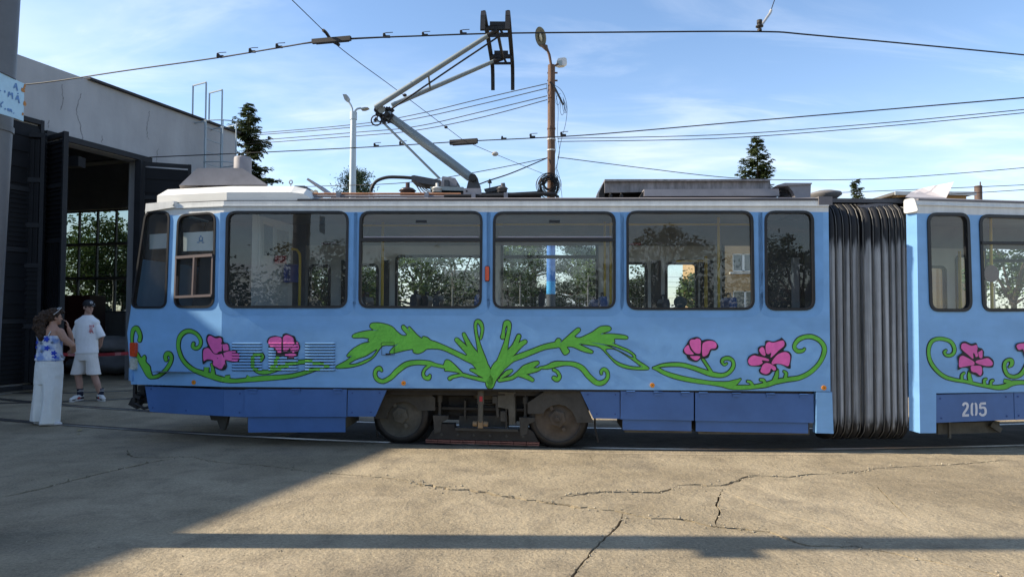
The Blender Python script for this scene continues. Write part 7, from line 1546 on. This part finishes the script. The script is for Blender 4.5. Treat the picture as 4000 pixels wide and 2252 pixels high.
# ================================================================== BACKGROUND BUILDINGS, FENCE, CARS
TAN = M('house_tan', (.40, .27, .14), .9, var=.10, vs=2, bump=.004, bs=20, v2=.1)
def house(x0, x1, y, h, depth, label, wins_, name='house', roofh=.3, trim=True):
    hs = empty(name, ((x0 + x1) / 2, y, 0), label, 'house'); mb = MB()
    mb.prism([[(x0, 0), (x1, 0), (x1, h), (x0, h)]] + [[(a, c), (b, c), (b, d_), (a, d_)] for a, b, c, d_ in wins_], lambda u, v, dd: Vector((u, y + dd, v)), .25)
    mb.box((x0 + .125, y + depth / 2 + .13, h / 2), (.25, depth - .26, h)); mb.box((x1 - .125, y + depth / 2 + .13, h / 2), (.25, depth - .26, h)); mb.box(((x0 + x1) / 2, y + depth, h / 2), (x1 - x0 - .51, .25, h)); mb.build('wall', TAN, hs)
    mb = MB(); mb.box(((x0 + x1) / 2, y + depth / 2, h + .06), (x1 - x0 + .5, depth + .5, .12)); mb.build('roof', M('house_roof', (.10, .095, .09), .8), hs); mb = MB(); mb.box(((x0 + x1) / 2, y - .27, h + .04), (x1 - x0 + .54, .04, .16)); mb.build('fascia', M('fascia_white', (.5, .51, .5), .6), hs)
    for a, b, c, d_ in wins_:
        w = empty('window', ((a + b) / 2, y, c), parent=hs); mb = MB()
        for p, q in (((a, c), (b, c)), ((b, c), (b, d_)), ((b, d_), (a, d_)), ((a, d_), (a, c)), (((a + b) / 2, c), ((a + b) / 2, d_))): mb.beam((p[0], y + .08, p[1]), (q[0], y + .08, q[1]), .09, .09, up=(0, 1, 0))
        mb.build('frame', M('frame_upvc', (.7, .71, .7), .5), w); mb = MB(); mb.add([(a, y + .1, c), (b, y + .1, c), (b, y + .1, d_), (a, y + .1, d_)], [(0, 1, 2, 3)]); mb.build('pane', M('pane_dark', (.10, .115, .12), .12, spec=.6), w)
        mb = MB(); mb.box(((a + b) / 2, y - .03, c - .07), (b - a + .3, .2, .08)); mb.build('sill', M('fascia_white'), w)
    return hs
HY = 30.0; hx = lambda px: at_y(px, 1000, HY).x; hz = lambda px, py: at_y(px, py, HY).z
house(hx(2822), hx(3420), HY, 5.4, 7, 'tan rendered house seen through the right part of the tram', [(hx(2862), hx(2948), hz(2900, 1060), hz(2900, 990)), (hx(2862), hx(2960), .9, hz(2900, 1135)), (hx(3080), hx(3180), hz(2900, 1060), hz(2900, 990))])
h2 = house(hx(3560), hx(3838), HY + 1, hz(3700, 776) + .32, 7, 'taller tan house with a rusty chimney pipe at the right', [(hx(3640), hx(3655), 1.2, 2.3)])
mb = MB(); q = at_y(3822, 780, HY + 2); mb.cyl((q.x, q.y, q.z - 2), (q.x, q.y, at_y(3822, 726, HY + 2).z), .16, n=14); mb.cyl((q.x + .1, q.y, q.z), (q.x + .1, q.y, at_y(3831, 710, HY + 2).z), .03, n=6); mb.build('chimney_pipe', M('chimney_rust', (.11, .075, .06), .8, var=.3), h2)
mb = MB(); q = at_y(3703, 775, HY + 2); mb.cyl((q.x, q.y, q.z - .4), (q.x, q.y, at_y(3703, 755, HY + 2).z), .09, n=10); mb.cyl((q.x, q.y, at_y(3703, 758, HY + 2).z), (q.x, q.y, at_y(3703, 752, HY + 2).z), .12, n=10); mb.build('flue', DARKF, h2)
# pale wall / low building with windows seen through the second window
lb = empty('low_building', (at_y(1800, 1000, 40).x, 40, 0), 'low pale workshop with barred windows seen through the second window', 'building')
x0, x1 = at_y(1735, 1000, 40).x, at_y(1960, 1000, 40).x; mb = MB(); mb.box(((x0 + x1) / 2, 42, 2.0), (x1 - x0, 4, 4.0)); mb.build('wall', M('workshop_wall', (.45, .44, .40), .9), lb)
for k in range(4):
    xx = x0 + .7 + k * 1.0; mb = MB(); mb.box((xx, 39.97, 1.9), (.7, .08, 2.2)); wd = mb.build('window', M('pane_dark'), lb)
    for j in range(3): mb = MB(); mb.beam((xx - .35 + j * .35, 39.9, .8), (xx - .35 + j * .35, 39.9, 3.0), .05, .05); mb.build('bar', M('fascia_white'), wd)
# mesh fence with barbed wire
FEN = M('fence_grey', (.16, .165, .16), .6, .3); FY = 25.5; fw_ = 2.5; mesh_me = None
for k in range(-9, 10):
    x = k * fw_ + .3
    if -7.6 < x and x < -5: continue
    fp = empty('fence_bay', (x, FY, 0), None, 'fence', 'bays of the wire fence behind the tram'); fp['label'] = 'bay of grey wire mesh fence with barbed top behind the tram'
    if k == -9 or mesh_me is None:
        pm = MB(); pm.cyl((0, 0, 0), (0, 0, 2.5), .03, n=6); pm.tube([(0, 0, 2.5), (.0, -.1, 2.75), (0, -.25, 2.95)], .02, 5); post_me = pm.mesh('post', [FEN], Vector())
        mm = MB()
        for j in range(22): mm.beam((.05 + j * .111, 0, .1), (.05 + j * .111, 0, 2.15), .006, .006)
        for j in range(9): mm.beam((0, .004, .15 + j * .25), (fw_, .004, .15 + j * .25), .008, .008)
        mesh_me = mm.mesh('mesh_panel', [FEN], Vector())
        bm_ = MB(); [bm_.beam((0, -.1 * j, 2.55 + .18 * j), (fw_, -.1 * j, 2.55 + .18 * j), .008, .008) for j in range(3)]; barb_me = bm_.mesh('barbed_wire', [FEN], Vector())
    for nm, me_ in (('post', post_me), ('mesh_panel', mesh_me), ('barbed_wire', barb_me)):
        o = bpy.data.objects.new(nm, me_); COL.objects.link(o); o.parent = fp
# parked cars glimpsed through the shed window
def car(loc, rz, paint, label):
    cr = empty('parked_car', loc, label, 'car'); rot = Matrix.Rotation(rz, 3, 'Z'); loc = Vector(loc)
    X = lambda x, y, z: loc + rot @ Vector((x, y, z))
    def solid(nm, prof, w, mat, y0=0, par=cr, taper=None):
        mb = MB(); k = len(prof); vs = []
        for s_ in (-1, 1): vs += [X(x, s_ * (w / 2 - (taper(z) if taper else 0)) + y0, z) for x, z in prof]
        mb.add(vs, [tuple(range(k))[::-1], tuple(range(k, 2 * k))] + [(i, (i + 1) % k, k + (i + 1) % k, k + i) for i in range(k)]); return mb.build(nm, mat, par)
    low = rounded([(-2.0, .3), (2.05, .3), (2.1, .62), (1.95, .82), (.95, .98), (-1.9, 1.0), (-2.05, .7)], .12, 3)
    solid('body', low, 1.7, paint); solid('cabin', rounded([(1.05, .96), (.35, 1.44), (-1.1, 1.47), (-1.85, .98)], .1, 3), 1.56, M('car_glass', (.05, .06, .065), .1, spec=.6), taper=lambda z: max(0, z - .95) * .3)
    solid('roof', [(.3, 1.44), (-1.05, 1.47), (-1.0, 1.51), (.25, 1.48)], 1.26, paint)
    for x in (-1.25, 1.3):
        for s_ in (-1, 1):
            mb = MB(); mb.cyl(X(x, s_ * .70, .31), X(x, s_ * .88, .31), .31, n=18); wl = mb.build('wheel', M('car_tyre', (.02, .02, .02), .8), cr); mb = MB(); mb.cyl(X(x, s_ * .87, .31), X(x, s_ * .895, .31), .2, n=14); mb.build('rim', M('car_rim', (.4, .4, .42), .4, .6), wl)
    for s_ in (-1, 1): mb = MB(); mb.box(X(2.02, s_ * .58, .72), (.14, .34, .14), rot); mb.build('headlight', M('headlight', (.7, .72, .72), .15), cr); mb = MB(); mb.box(X(.75, s_ * .92, 1.02), (.1, .18, .12), rot); mb.build('mirror', paint, cr)
    mb = MB(); mb.box(X(2.09, 0, .62), (.06, .8, .1), rot); mb.build('grille', DARKF, cr); mb = MB(); mb.box(X(2.11, 0, .45), (.03, .5, .11), rot); mb.build('number_plate', M('stencil_white'), cr)
q = at_y(495, 1215, 31); car((q.x + 1.0, 31, .55), R(200), M('car_white', (.62, .63, .64), .3), 'white hatchback seen through the shed window')
q = at_y(400, 1215, 33); car((q.x - .6, 33, .45), R(-35), M('car_navy', (.03, .05, .12), .3), 'dark blue car seen through the shed window')
# raised yard the cars stand on
mb = MB(); mb.box((-17, 36, .22), (26, 14, .44)); mb.build('car_park', CONC, kind='structure')
# red-white barrier far behind, and a dry leaf near the woman
mb = MB(); 
for k in range(5): mb.box((-2.0 + k * 1.2, 24.3, 1.55), (1.15, .08, .16), mi=k % 2)
for k in range(3): mb.box((-2.3 + k * 2.6, 24.4, .8), (.08, .08, 1.6), mi=1)
mb.build('barrier', [M('barrier_red', (.42, .06, .05), .6), M('barrier_white', (.55, .55, .53), .6)], label='low red and white barrier seen along the bottom of the tram windows', cat='barrier', base=True)
for i, (x, y, lab) in enumerate(((312, 1683, 'curled dry leaf on the concrete right of the woman'), (308, 1696, 'smaller dry leaf in front of the curled one'))):
    q = at_z(x, y, 0); mb = MB(); s_ = .06 if i == 0 else .035
    mb.add([q + Vector(v) * s_ for v in ((-.9, 0, .1), (-.3, .4, .5), (.3, .45, .35), (.9, .1, .6), (.3, -.4, .15), (-.3, -.35, .08), (0, 0, .05))], [(0, 1, 6), (1, 2, 6), (2, 3, 6), (3, 4, 6), (4, 5, 6), (5, 0, 6)]); mb.build('dry_leaf', M('dry_leaf', (.30, .25, .14), .8), label=lab, cat='leaf')
